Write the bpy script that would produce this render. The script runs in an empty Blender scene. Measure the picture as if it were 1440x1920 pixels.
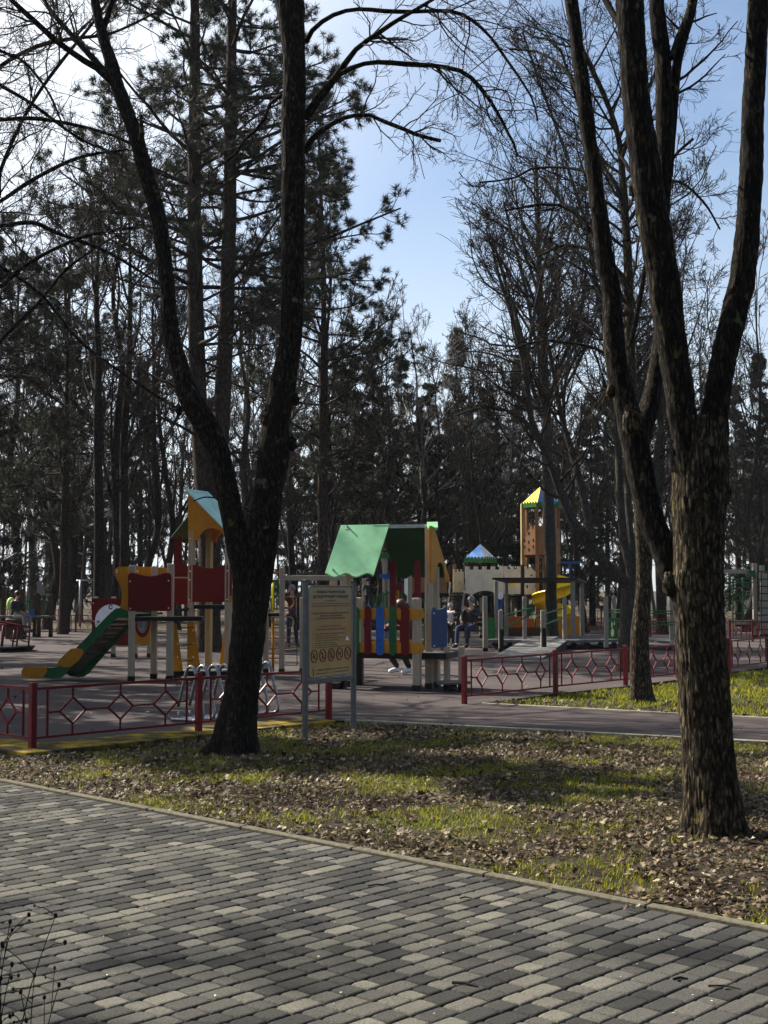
import bpy, math, random
import numpy as np
from mathutils import Vector, Matrix
C = bpy.context
SC = C.scene
# ---------------------------------------------------------------- camera
H = 1.55
F = 2430.0                     # focal length in photo pixels (1440 x 1920)
PITCH = math.atan(146.0 / F)
cam = bpy.data.cameras.new('camera')
cam.sensor_fit = 'VERTICAL'
cam.sensor_height = 24.0
cam.lens = 24.0 * F / 1920.0
cam.clip_start = 0.05
cam.clip_end = 2000
camo = bpy.data.objects.new('camera', cam)
SC.collection.objects.link(camo)
camo.location = (0, 0, H)
camo.rotation_euler = (math.radians(90) + PITCH, 0, 0)
SC.camera = camo
SC.view_settings.view_transform = 'Standard'
SC.view_settings.look = 'None'
SC.view_settings.exposure = 1.38
SC.view_settings.gamma = 1.0
# ---------------------------------------------------------------- light
SUN_EL = 41.0
SUN_AZ = 56.0                  # degrees left of the viewing direction
sdir = Vector((-math.sin(math.radians(SUN_AZ)) * math.cos(math.radians(SUN_EL)),
               math.cos(math.radians(SUN_AZ)) * math.cos(math.radians(SUN_EL)),
               math.sin(math.radians(SUN_EL))))
W = bpy.data.worlds.new('World')
SC.world = W
W.use_nodes = True
nt = W.node_tree
bg = nt.nodes['Background']
sky = nt.nodes.new('ShaderNodeTexSky')
sky.sky_type = 'NISHITA'
sky.sun_disc = False
sky.sun_elevation = math.radians(SUN_EL)
sky.sun_rotation = math.radians(-SUN_AZ)
sky.air_density = 1.0
sky.dust_density = 1.3
sky.ozone_density = 1.6
# thin veils of cloud, laid out on the sky's own directions
tc = nt.nodes.new('ShaderNodeTexCoord')
mp = nt.nodes.new('ShaderNodeMapping'); mp.inputs['Scale'].default_value = (2.2, 2.2, 5.5)
nz = nt.nodes.new('ShaderNodeTexNoise'); nz.inputs['Scale'].default_value = 1.7; nz.inputs['Detail'].default_value = 7; nz.inputs['Roughness'].default_value = 0.62
cr = nt.nodes.new('ShaderNodeValToRGB'); cr.color_ramp.elements[0].position = 0.43; cr.color_ramp.elements[1].position = 0.75
mul = nt.nodes.new('ShaderNodeMath'); mul.operation = 'MULTIPLY'; mul.inputs[1].default_value = 0.22
mixc = nt.nodes.new('ShaderNodeMixRGB'); mixc.inputs[2].default_value = (9.0, 9.6, 10.4, 1)
# the white veil round the sun and along the horizon
dotn = nt.nodes.new('ShaderNodeVectorMath'); dotn.operation = 'DOT_PRODUCT'; dotn.inputs[1].default_value = tuple(sdir)
mr1 = nt.nodes.new('ShaderNodeMapRange'); mr1.interpolation_type = 'SMOOTHSTEP'; mr1.inputs[1].default_value = .53; mr1.inputs[2].default_value = .82; mr1.inputs[4].default_value = .95
sepz = nt.nodes.new('ShaderNodeSeparateXYZ')
mr2 = nt.nodes.new('ShaderNodeMapRange'); mr2.interpolation_type = 'SMOOTHSTEP'; mr2.inputs[1].default_value = .36; mr2.inputs[2].default_value = .0; mr2.inputs[3].default_value = 0.0; mr2.inputs[4].default_value = .85
mxa = nt.nodes.new('ShaderNodeMath'); mxa.operation = 'MAXIMUM'; mxb = nt.nodes.new('ShaderNodeMath'); mxb.operation = 'MAXIMUM'
L = nt.links.new
L(tc.outputs['Generated'], mp.inputs[0]); L(mp.outputs[0], nz.inputs['Vector']); L(nz.outputs[0], cr.inputs[0])
L(cr.outputs[0], mul.inputs[0]); L(tc.outputs['Generated'], dotn.inputs[0]); L(dotn.outputs['Value'], mr1.inputs[0]); L(tc.outputs['Generated'], sepz.inputs[0]); L(sepz.outputs[2], mr2.inputs[0])
mr3 = nt.nodes.new('ShaderNodeMapRange'); mr3.inputs[1].default_value = -.1; mr3.inputs[2].default_value = .45; mr3.inputs[3].default_value = .05; mr3.inputs[4].default_value = 1.0
ma = nt.nodes.new('ShaderNodeMath'); ma.operation = 'MAXIMUM'; mb_ = nt.nodes.new('ShaderNodeMath'); mb_.operation = 'MULTIPLY'
mcol = nt.nodes.new('ShaderNodeMixRGB'); mcol.inputs[1].default_value = (7.4, 8.0, 8.7, 1); mcol.inputs[2].default_value = (9.5, 9.9, 10.4, 1)
L(mr2.outputs[0], ma.inputs[0]); L(mul.outputs[0], ma.inputs[1]); L(ma.outputs[0], mb_.inputs[0]); L(dotn.outputs['Value'], mr3.inputs[0]); L(mr3.outputs[0], mb_.inputs[1])
L(mr1.outputs[0], mxb.inputs[0]); L(mb_.outputs[0], mxb.inputs[1]); L(mxb.outputs[0], mixc.inputs[0]); L(mr1.outputs[0], mcol.inputs[0]); L(mcol.outputs[0], mixc.inputs[2]); hsv = nt.nodes.new('ShaderNodeHueSaturation'); hsv.inputs['Saturation'].default_value = 1.0; hsv.inputs['Value'].default_value = 1.25; L(sky.outputs[0], hsv.inputs['Color']); L(hsv.outputs[0], mixc.inputs[1]); L(mixc.outputs[0], bg.inputs[0])
bg.inputs[1].default_value = 0.051
sl = bpy.data.lights.new('sun', 'SUN')
sl.energy = 5.0
sl.angle = math.radians(0.5)
sl.color = (1.0, 0.93, 0.82)
so = bpy.data.objects.new('sun', sl)
SC.collection.objects.link(so)
so.rotation_euler = (-sdir).to_track_quat('-Z', 'Y').to_euler()
SC.cycles.max_bounces = 5
SC.cycles.diffuse_bounces = 3
SC.cycles.glossy_bounces = 2
SC.cycles.transparent_max_bounces = 4
SC.cycles.use_adaptive_sampling = True
# ---------------------------------------------------------------- pixel helpers (photo pixels -> world points)
cT, sT = math.cos(PITCH), math.sin(PITCH)
def ray(px, py):
    u = (px - 720.0) / F; v = (960.0 - py) / F
    return Vector((u, cT - v * sT, sT + v * cT))
def at(px, py, Y):
    r = ray(px, py); k = Y / r.y
    return Vector((r.x * k, Y, H + r.z * k))
def g(px, py, z=0.0):
    r = ray(px, py); k = (z - H) / r.z
    return Vector((r.x * k, r.y * k, z))
def hit(px, py, O, yaw):
    """the point of a vertical plane through O with heading yaw that is seen at px, py"""
    d = Vector((math.cos(yaw), math.sin(yaw), 0)); n = Vector((-d.y, d.x, 0))
    r = ray(px, py); o = Vector((0, 0, H))
    k = (Vector(O) - o).dot(n) / r.dot(n)
    return o + r * k
# ---------------------------------------------------------------- mesh helpers
def mesh_np(name, V, F4=None, F3=None, mats=(), smooth=False, midx=None):
    me = bpy.data.meshes.new(name)
    V = np.asarray(V, dtype=np.float32).reshape(-1, 3)
    me.vertices.add(len(V)); me.vertices.foreach_set('co', V.ravel())
    parts, starts, tot = [], [], 0
    n4 = 0 if F4 is None else len(F4); n3 = 0 if F3 is None else len(F3)
    if n4: parts.append(np.asarray(F4, dtype=np.int32).ravel()); starts.append(np.arange(n4) * 4); tot = n4 * 4
    if n3: parts.append(np.asarray(F3, dtype=np.int32).ravel()); starts.append(tot + np.arange(n3) * 3); tot += n3 * 3
    me.loops.add(tot); me.loops.foreach_set('vertex_index', np.concatenate(parts))
    me.polygons.add(n4 + n3); me.polygons.foreach_set('loop_start', np.concatenate(starts).astype(np.int32))
    if smooth: me.polygons.foreach_set('use_smooth', np.ones(n4 + n3, dtype=bool))
    if midx is not None: me.polygons.foreach_set('material_index', np.asarray(midx, dtype=np.int32))
    for m in (mats if isinstance(mats, (list, tuple)) else [mats]): me.materials.append(m)
    me.update(calc_edges=True); me.validate()
    return me
def link(name, me, parent=None):
    o = bpy.data.objects.new(name, me); SC.collection.objects.link(o)
    if parent is not None: o.parent = parent
    return o
def tag(o, label=None, cat=None, group=None, kind=None):
    if label: o['label'] = label
    if cat: o['category'] = cat
    if group: o['group'] = group
    if kind: o['kind'] = kind
    return o
def thing(name, label, cat, loc=(0, 0, 0), rz=0.0, group=None):
    o = bpy.data.objects.new(name, None); SC.collection.objects.link(o)
    o.location = loc; o.rotation_euler = (0, 0, rz); o.empty_display_size = 0.1
    return tag(o, label, cat, group)
def wloc(o):
    p = Vector(o.location)
    return p if o.parent is None else p + wloc(o.parent)
class MB:
    def __init__(s): s.v = []; s.f = []; s.m = []; s.cm = 0
    def add(s, vs, fs):
        k = len(s.v); s.v += [tuple(x) for x in vs]; s.f += [tuple(i + k for i in f) for f in fs]; s.m += [s.cm] * len(fs); return s
    def box(s, c, size, rz=0.0, bev=0.0, M=None):
        hx, hy, hz = size[0] / 2, size[1] / 2, size[2] / 2
        b = min(bev, hx * .9, hy * .9, hz * .9)
        cz, sz = math.cos(rz), math.sin(rz)
        def T(x, y, z):
            p = Vector((x, y, z))
            if M is not None: return Vector(c) + M @ p
            return (c[0] + x * cz - y * sz, c[1] + x * sz + y * cz, c[2] + z)
        if b <= 0:
            vs = [T(a * hx, d * hy, e * hz) for e in (-1, 1) for a, d in ((-1, -1), (1, -1), (1, 1), (-1, 1))]
            return s.add(vs, [(3, 2, 1, 0), (4, 5, 6, 7), (0, 1, 5, 4), (1, 2, 6, 5), (2, 3, 7, 6), (3, 0, 4, 7)])
        rings = []
        for z, i in ((-hz, b), (-hz + b, 0), (hz - b, 0), (hz, b)):
            X, Y = hx - i, hy - i
            q = b if i == 0 else b * .3
            rings.append([T(*p, z) for p in ((-X + q, -Y), (X - q, -Y), (X, -Y + q), (X, Y - q), (X - q, Y), (-X + q, Y), (-X, Y - q), (-X, -Y + q))])
        vs = [p for r in rings for p in r]
        fs = [tuple(range(7, -1, -1)), tuple(range(24, 32))]
        for k in range(3):
            for j in range(8):
                fs.append((k * 8 + j, k * 8 + (j + 1) % 8, k * 8 + 8 + (j + 1) % 8, k * 8 + 8 + j))
        return s.add(vs, fs)
    def bar(s, p, q, w, h=None, bev=0.0):
        p, q = Vector(p), Vector(q); h = w if h is None else h
        d = q - p; ln = d.length; d.normalize()
        up = Vector((0, 0, 1)) if abs(d.z) < .95 else Vector((0, 1, 0))
        x = d.cross(up).normalized(); z = x.cross(d)
        M = Matrix((x, d, z)).transposed()
        return s.box((p + q) / 2, (w, ln, h), bev=bev, M=M)
    def tube(s, pts, r, n=8, cap=True, closed=False):
        pts = [Vector(p) for p in pts]; K = len(pts)
        rs = [r] * K if not isinstance(r, (list, tuple)) else list(r)
        tan = []
        for i in range(K):
            a = pts[(i - 1) % K] if (closed or i > 0) else pts[i]; b = pts[(i + 1) % K] if (closed or i < K - 1) else pts[i]
            tan.append((b - a).normalized())
        ref = Vector((0, 0, 1)) if abs(tan[0].z) < .9 else Vector((1, 0, 0))
        u = tan[0].cross(ref).normalized(); vs = []
        for i in range(K):
            u = (u - tan[i] * u.dot(tan[i])).normalized(); w = tan[i].cross(u)
            for j in range(n):
                a = 2 * math.pi * j / n
                vs.append(pts[i] + (u * math.cos(a) + w * math.sin(a)) * rs[i])
        fs = []
        for i in range(K if closed else K - 1):
            for j in range(n):
                a = i * n + j; b = i * n + (j + 1) % n; k2 = ((i + 1) % K) * n
                fs.append((a, b, k2 + (j + 1) % n, k2 + j))
        if cap and not closed: fs += [tuple(range(n - 1, -1, -1)), tuple((K - 1) * n + j for j in range(n))]
        return s.add(vs, fs)
    def prism(s, pts, off):
        """a polygon (list of 3-D points) pushed through by the vector off"""
        pts = [Vector(p) for p in pts]; n = len(pts); off = Vector(off)
        vs = pts + [p + off for p in pts]
        fs = [tuple(range(n)), tuple(range(2 * n - 1, n - 1, -1))] + [((i + 1) % n, i, n + i, n + (i + 1) % n) for i in range(n)]
        return s.add(vs, fs)
    def ball(s, c, r, n=8, m=6, sc=(1, 1, 1)):
        vs = []; fs = []
        for i in range(1, m):
            t = math.pi * i / m
            for j in range(n):
                a = 2 * math.pi * j / n
                vs.append((c[0] + r * sc[0] * math.sin(t) * math.cos(a), c[1] + r * sc[1] * math.sin(t) * math.sin(a), c[2] + r * sc[2] * math.cos(t)))
        k = len(vs); vs += [(c[0], c[1], c[2] + r * sc[2]), (c[0], c[1], c[2] - r * sc[2])]
        for i in range(m - 2):
            for j in range(n): fs.append((i * n + j, (i + 1) * n + j, (i + 1) * n + (j + 1) % n, i * n + (j + 1) % n))
        for j in range(n): fs.append((k, j, (j + 1) % n)); fs.append((k + 1, (m - 2) * n + (j + 1) % n, (m - 2) * n + j))
        return s.add(vs, fs)
    def lathe(s, c, prof, n=16):
        vs = []; fs = []
        for z, r in prof:
            for j in range(n):
                a = 2 * math.pi * j / n; vs.append((c[0] + r * math.cos(a), c[1] + r * math.sin(a), c[2] + z))
        for i in range(len(prof) - 1):
            for j in range(n): fs.append((i * n + j, i * n + (j + 1) % n, (i + 1) * n + (j + 1) % n, (i + 1) * n + j))
        fs += [tuple(range(n - 1, -1, -1)), tuple((len(prof) - 1) * n + j for j in range(n))]
        return s.add(vs, fs)
    def build(s, name, mats, parent=None, smooth=False, world=True):
        o0 = wloc(parent) if (parent is not None and world) else Vector((0, 0, 0))
        me = bpy.data.meshes.new(name)
        me.from_pydata([(x - o0.x, y - o0.y, z - o0.z) for x, y, z in s.v], [], s.f)
        for m in (mats if isinstance(mats, (list, tuple)) else [mats]): me.materials.append(m)
        if any(s.m): me.polygons.foreach_set('material_index', s.m)
        if smooth: me.polygons.foreach_set('use_smooth', [True] * len(me.polygons))
        me.update()
        return link(name, me, parent)
def root_of(loc, name, label, cat, group=None):
    return thing(name, label, cat, loc, 0.0, group)
# ---------------------------------------------------------------- noise
def vnoise(P, seed=0):
    P = np.asarray(P, dtype=np.float64); I = np.floor(P).astype(np.int64); f = P - I; f = f * f * (3 - 2 * f)
    def h(ix, iy, iz):
        n = (ix * 374761393 + iy * 668265263 + iz * 2147483647 + seed * 974634777) & 0xffffffff
        n = ((n ^ (n >> 13)) * 1274126177) & 0xffffffff
        n = (n ^ (n >> 16)) & 0xffffff
        return n / float(0xffffff)
    out = 0
    for dx in (0, 1):
        for dy in (0, 1):
            for dz in (0, 1):
                w = (f[..., 0] if dx else 1 - f[..., 0]) * (f[..., 1] if dy else 1 - f[..., 1]) * (f[..., 2] if dz else 1 - f[..., 2])
                out = out + w * h(I[..., 0] + dx, I[..., 1] + dy, I[..., 2] + dz)
    return out
def fbm(P, seed=0, octv=4):
    P = np.asarray(P, dtype=np.float64); a = 0; k = 1.0; t = 0
    for i in range(octv): a = a + vnoise(P * (2 ** i), seed + i) * k; t += k; k *= .5
    return a / t
# ---------------------------------------------------------------- materials
def nodes(name):
    m = bpy.data.materials.new(name); m.use_nodes = True
    t = m.node_tree; b = t.nodes['Principled BSDF']
    return m, t, b
def N(t, kind, **kw):
    n = t.nodes.new('ShaderNode' + kind)
    for k, v in kw.items():
        if k in n.inputs: n.inputs[k].default_value = v
        else: setattr(n, k, v)
    return n
def ramp(t, stops):
    n = t.nodes.new('ShaderNodeValToRGB'); e = n.color_ramp.elements
    while len(e) < len(stops): e.new(.5)
    for i, (p, c) in enumerate(stops): e[i].position = p; e[i].color = (*c, 1) if len(c) == 3 else c
    return n
def coords(t, scale=(1, 1, 1), kind='Object'):
    c = t.nodes.new('ShaderNodeTexCoord'); m = t.nodes.new('ShaderNodeMapping'); m.inputs['Scale'].default_value = scale
    t.links.new(c.outputs[kind], m.inputs[0]); return m.outputs[0]
def bump(t, b, src, strength=.3, dist=.01):
    n = t.nodes.new('ShaderNodeBump'); n.inputs['Strength'].default_value = strength; n.inputs['Distance'].default_value = dist
    t.links.new(src, n.inputs['Height']); t.links.new(n.outputs[0], b.inputs['Normal'])
def mixed(name, c1, c2, scale=6.0, rough=.7, stretch=(1, 1, 1), bstr=.0, detail=6, lo=.35, hi=.65, metal=0.0, spec=.4, bdist=.01):
    m, t, b = nodes(name); v = coords(t, stretch)
    n = N(t, 'TexNoise', Scale=scale, Detail=detail, Roughness=.6); t.links.new(v, n.inputs['Vector'])
    r = ramp(t, [(lo, c1), (hi, c2)]); t.links.new(n.outputs[0], r.inputs[0]); t.links.new(r.outputs[0], b.inputs['Base Color'])
    b.inputs['Roughness'].default_value = rough; b.inputs['Metallic'].default_value = metal
    b.inputs['Specular IOR Level'].default_value = spec
    if bstr: bump(t, b, n.outputs[0], bstr, bdist)
    return m
def paint(name, c, rough=.55):
    c = tuple(x * .62 for x in c); d = tuple(x * .72 for x in c)
    return mixed(name, d, c, scale=3.5, rough=rough, detail=8, lo=.25, hi=.55, bstr=.06, spec=.22)
M = {}
M['red'] = paint('dark_red_paint', (.21, .002, .004))
M['fence_red'] = paint('fence_red_paint', (.20, .003, .009), .4)
M['orange'] = paint('orange_paint', (.80, .33, .015))
M['orange_deep'] = paint('deep_orange_paint', (.85, .22, .012))
M['green'] = paint('green_paint', (.02, .17, .05))
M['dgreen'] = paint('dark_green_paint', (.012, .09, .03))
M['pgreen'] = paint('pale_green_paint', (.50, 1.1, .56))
M['cgreen'] = paint('castle_green_paint', (.05, .25, .05))
M['mint'] = paint('mint_paint', (.7, 1.1, .95))
M['olive'] = paint('olive_paint', (.09, .11, .02))
M['blue'] = paint('blue_paint', (.03, .16, .62))
M['dblue'] = paint('slate_blue_paint', (.07, .12, .28))
M['skyblue'] = paint('sky_blue_paint', (.16, .55, 1.3))
M['white'] = paint('white_paint', (1.5, 1.5, 1.5))
M['beige'] = paint('beige_panel_paint', (1.6, 1.35, .85))
M['castle'] = paint('castle_grey_paint', (1.5, 1.3, .98))
M['brown'] = paint('brown_panel_paint', (.46, .22, .09))
M['dbrown'] = paint('dark_brown_paint', (.09, .045, .022))
M['yellow'] = paint('yellow_plastic', (1.7, 1.3, .03), .3)
M['black'] = paint('black_metal', (.012, .012, .013), .5)
M['grey'] = paint('grey_board', (.35, .35, .34))
M['wood'] = mixed('pale_wood_posts', (.30, .245, .175), (.46, .385, .285), scale=9, rough=.85, stretch=(14, 14, .7), bstr=.25, spec=.15)
M['wood_side'] = mixed('yellow_wood', (0.315, 0.2175, 0.09), (0.4125, 0.3, 0.1425), scale=9, rough=.7, stretch=(14, 14, .7), bstr=.2)
M['wood_grey'] = mixed('weathered_posts', (.20, .175, .14), (.33, .295, .24), scale=9, rough=.8, stretch=(14, 14, .7), bstr=.25)
M['deck'] = mixed('deck_boards', (0.105, 0.1013, 0.0975), (0.165, 0.1575, 0.15), scale=8, rough=.9, stretch=(1, 6, 1), bstr=.1, spec=.12)
M['steel'] = mixed('galvanised_tube', (.20, .205, .22), (.32, .325, .345), scale=20, rough=.32, metal=.9, bstr=.02)
M['post_grey'] = mixed('grey_sign_posts', (.07, .07, .068), (.11, .11, .105), scale=12, rough=.5, bstr=.05)
M['rope'] = mixed('dark_rope', (.02, .02, .02), (.05, .05, .05), scale=80, rough=.9)
M['skin'] = mixed('skin', (.45, .26, .19), (.52, .31, .23), scale=9, rough=.55)
M['jeans'] = mixed('blue_jeans', (0.015, 0.02625, 0.06), (0.02625, 0.04125, 0.09), scale=30, rough=.9)
M['coat_black'] = mixed('black_coat', (.008, .008, .01), (.02, .02, .024), scale=14, rough=.7, bstr=.3)
M['coat_white'] = mixed('white_jacket', (.62, .60, .60), (.78, .76, .76), scale=9, rough=.7, bstr=.4)
M['coat_maroon'] = mixed('maroon_coat', (.06, .012, .015), (.10, .02, .025), scale=14, rough=.8, bstr=.3)
M['hair'] = mixed('brown_hair', (.03, .012, .008), (.08, .03, .018), scale=40, rough=.5)
M['hair_grey'] = mixed('grey_hair', (.12, .115, .11), (.26, .25, .24), scale=40, rough=.7)
M['shoe'] = mixed('dark_shoes', (.012, .012, .014), (.03, .03, .03), scale=20, rough=.6)
M['shoe_white'] = mixed('white_shoes', (.6, .6, .6), (.8, .8, .8), scale=20, rough=.5)
M['lime'] = mixed('lime_rucksack', (.35, .55, .10), (.5, .7, .16), scale=20, rough=.7)
M['hat_navy'] = mixed('navy_hat', (.01, .014, .035), (.02, .028, .06), scale=30, rough=.9)
M['fur'] = mixed('pale_grey_hat', (.45, .44, .42), (.6, .58, .55), scale=60, rough=.95)
def bark(name, c1, c2, c3, sc=1.0, lichen=.0, rough=.95):
    m, t, b = nodes(name)
    v = coords(t, (20 * sc, 20 * sc, 5.0 * sc))
    wn = N(t, 'TexNoise', Scale=1.3, Detail=4, Roughness=.6); t.links.new(v, wn.inputs['Vector'])
    vm = t.nodes.new('ShaderNodeVectorMath'); vm.operation = 'MULTIPLY_ADD'; vm.inputs[1].default_value = (1.1, 1.1, 1.1); t.links.new(wn.outputs['Color'], vm.inputs[0]); t.links.new(v, vm.inputs[2])
    n = N(t, 'TexNoise', Scale=2.4, Detail=9, Roughness=.7); t.links.new(v, n.inputs['Vector'])
    vo = N(t, 'TexVoronoi', Scale=1.8, feature='DISTANCE_TO_EDGE'); t.links.new(vm.outputs[0], vo.inputs['Vector'])
    ed = N(t, 'MapRange'); ed.inputs[1].default_value = 0.0; ed.inputs[2].default_value = .22; t.links.new(vo.outputs[0], ed.inputs[0])
    hm_ = N(t, 'Math', operation='MULTIPLY_ADD'); hm_.inputs[1].default_value = .20; t.links.new(ed.outputs[0], hm_.inputs[0])
    nm_ = N(t, 'Math', operation='MULTIPLY'); nm_.inputs[1].default_value = 1.0; t.links.new(n.outputs[0], nm_.inputs[0]); t.links.new(nm_.outputs[0], hm_.inputs[2])
    r = ramp(t, [(.46, c1), (.66, c2), (.84, c3)]); t.links.new(hm_.outputs[0], r.inputs[0])
    out = r.outputs[0]
    if lichen:
        v2 = coords(t, (1, 1, .8)); n2 = N(t, 'TexNoise', Scale=9.0, Detail=4, Roughness=.6); t.links.new(v2, n2.inputs['Vector'])
        r2 = ramp(t, [(.64, (0, 0, 0)), (.68, (1, 1, 1))]); t.links.new(n2.outputs[0], r2.inputs[0])
        n3 = N(t, 'TexNoise', Scale=2.2, Detail=3); t.links.new(v2, n3.inputs['Vector'])
        r3 = ramp(t, [(.4, (.15, .16, .11)), (.6, (.12, .10, .02))]); t.links.new(n3.outputs[0], r3.inputs[0])
        ml = N(t, 'Math', operation='MULTIPLY'); ml.inputs[1].default_value = lichen; t.links.new(r2.outputs[0], ml.inputs[0])
        mx = t.nodes.new('ShaderNodeMixRGB'); t.links.new(ml.outputs[0], mx.inputs[0]); t.links.new(out, mx.inputs[1]); t.links.new(r3.outputs[0], mx.inputs[2]); out = mx.outputs[0]
    t.links.new(out, b.inputs['Base Color']); b.inputs['Roughness'].default_value = rough; b.inputs['Specular IOR Level'].default_value = .06
    bump(t, b, hm_.outputs[0], .9, .012)
    return m
M['bark'] = bark('maple_bark', (.006, .005, .004), (.034, .027, .018), (.165, .128, .08), 1.0, .6)
M['bark_dark'] = bark('dark_maple_bark', (.004, .0034, .003), (.013, .011, .009), (.06, .048, .034), 1.0, .5)
M['bark_far'] = bark('dull_bark', (0.0112, 0.0096, 0.008), (0.0272, 0.024, 0.0208), (0.056, 0.0496, 0.0416), .6)
M['bark_pine'] = bark('pine_bark', (0.0175, 0.0126, 0.0105), (0.0455, 0.0315, 0.0252), (0.084, 0.0595, 0.049), .55)
M['bark_grey'] = bark('grey_bark', (0.025, 0.0235, 0.021), (0.05, 0.0475, 0.0425), (0.085, 0.08, 0.07), .7, .5)
M['bark_birch'] = bark('birch_bark', (0.084, 0.077, 0.07), (0.315, 0.308, 0.294), (0.434, 0.427, 0.406), .5)
M['twig'] = mixed('twig_bark', (0.014, 0.0112, 0.0091), (0.0385, 0.0322, 0.0266), scale=5, rough=.95, spec=.08)
M['twig_grey'] = mixed('pale_twig_bark', (0.025, 0.021, 0.018), (0.05, 0.044, 0.0375), scale=5, rough=.95, spec=.08)
def leafy(name, cols, trans=.25, rough=.6):
    m, t, b = nodes(name)
    gn = t.nodes.new('ShaderNodeNewGeometry')
    k = [(i / max(1, len(cols) - 1), c) for i, c in enumerate(cols)]
    r = ramp(t, k); t.links.new(gn.outputs['Random Per Island'], r.inputs[0]); t.links.new(r.outputs[0], b.inputs['Base Color'])
    b.inputs['Roughness'].default_value = rough; b.inputs['Specular IOR Level'].default_value = .15
    if trans:
        tr = t.nodes.new('ShaderNodeBsdfTranslucent'); mx = t.nodes.new('ShaderNodeMixShader'); mx.inputs[0].default_value = trans
        t.links.new(r.outputs[0], tr.inputs[0]); t.links.new(b.outputs[0], mx.inputs[1]); t.links.new(tr.outputs[0], mx.inputs[2])
        t.links.new(mx.outputs[0], t.nodes['Material Output'].inputs[0])
    return m
M['pine_needles'] = leafy('pine_needles', [(0.015, 0.0195, 0.01125), (0.03, 0.0345, 0.021), (0.0525, 0.05625, 0.03375)], .2)
M['spruce_needles'] = leafy('spruce_needles', [(0.0075, 0.012, 0.00675), (0.015, 0.021, 0.0105), (0.02625, 0.03, 0.015)], .15)
M['grass'] = leafy('grass_blades', [(.03, .06, .006), (.12, .155, .009), (.29, .29, .012), (.38, .31, .03)], .45)
M['litter'] = leafy('dead_leaves', [(.022, .015, .009), (.045, .03, .017), (.11, .077, .044), (.22, .165, .10), (.038, .025, .016), (.085, .058, .032), (.38, .33, .24)], .2, .6)
# ================================================================ THE SETTING
def sheet(name, pts, z, m, sub=None):
    mb = MB(); mb.add([(p[0], p[1], z) for p in pts], [tuple(range(len(pts)))])
    return tag(mb.build(name, m), kind='structure')
def ground_mat():
    m, t, b = nodes('bare_soil_and_leaf_mould'); v = coords(t)
    n = N(t, 'TexNoise', Scale=.9, Detail=8, Roughness=.7); t.links.new(v, n.inputs['Vector'])
    n2 = N(t, 'TexNoise', Scale=22, Detail=6, Roughness=.7); t.links.new(v, n2.inputs['Vector'])
    r = ramp(t, [(.35, (0.016, 0.012, 0.008)), (.5, (0.036, 0.0272, 0.0176)), (.65, (0.04, 0.048, 0.012))]); t.links.new(n.outputs[0], r.inputs[0])
    r2 = ramp(t, [(.3, (.45, .45, .45)), (.7, (1.5, 1.5, 1.4))]); t.links.new(n2.outputs[0], r2.inputs[0])
    mx = t.nodes.new('ShaderNodeMixRGB'); mx.blend_type = 'MULTIPLY'; mx.inputs[0].default_value = 1
    t.links.new(r.outputs[0], mx.inputs[1]); t.links.new(r2.outputs[0], mx.inputs[2]); t.links.new(mx.outputs[0], b.inputs['Base Color'])
    b.inputs['Specular IOR Level'].default_value = .12; b.inputs['Roughness'].default_value = .95; bump(t, b, n2.outputs[0], .8, .03)
    return m
def wood_floor_mat():
    m, t, b = nodes('woodland_floor'); v = coords(t)
    n = N(t, 'TexNoise', Scale=.35, Detail=8, Roughness=.7); t.links.new(v, n.inputs['Vector'])
    n2 = N(t, 'TexNoise', Scale=6, Detail=8, Roughness=.8); t.links.new(v, n2.inputs['Vector'])
    r = ramp(t, [(.35, (0.03, 0.034, 0.01)), (.5, (0.055, 0.042, 0.029)), (.65, (0.09, 0.066, 0.048))]); t.links.new(n.outputs[0], r.inputs[0])
    r2 = ramp(t, [(.3, (.4, .4, .4)), (.7, (1.5, 1.5, 1.5))]); t.links.new(n2.outputs[0], r2.inputs[0])
    mx = t.nodes.new('ShaderNodeMixRGB'); mx.blend_type = 'MULTIPLY'; mx.inputs[0].default_value = 1
    t.links.new(r.outputs[0], mx.inputs[1]); t.links.new(r2.outputs[0], mx.inputs[2]); t.links.new(mx.outputs[0], b.inputs['Base Color'])
    b.inputs['Specular IOR Level'].default_value = .12; b.inputs['Roughness'].default_value = .95; bump(t, b, n2.outputs[0], .8, .05)
    return m
def rubber_mat():
    m, t, b = nodes('reddish_brown_play_surface'); v = coords(t)
    n = N(t, 'TexNoise', Scale=.55, Detail=7, Roughness=.65); t.links.new(v, n.inputs['Vector'])
    n2 = N(t, 'TexNoise', Scale=160, Detail=3, Roughness=.8); t.links.new(v, n2.inputs['Vector'])
    r = ramp(t, [(.3, (0.04352, 0.03628, 0.03553)), (.5, (0.06166, 0.04933, 0.04788)), (.7, (0.08341, 0.06673, 0.06384))]); t.links.new(n.outputs[0], r.inputs[0])
    r2 = ramp(t, [(.3, (.65, .65, .65)), (.7, (1.3, 1.3, 1.3))]); t.links.new(n2.outputs[0], r2.inputs[0])
    mx = t.nodes.new('ShaderNodeMixRGB'); mx.blend_type = 'MULTIPLY'; mx.inputs[0].default_value = 1
    t.links.new(r.outputs[0], mx.inputs[1]); t.links.new(r2.outputs[0], mx.inputs[2]); t.links.new(mx.outputs[0], b.inputs['Base Color'])
    b.inputs['Specular IOR Level'].default_value = .12; b.inputs['Roughness'].default_value = .95; bump(t, b, n2.outputs[0], .5, .004)
    return m
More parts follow.
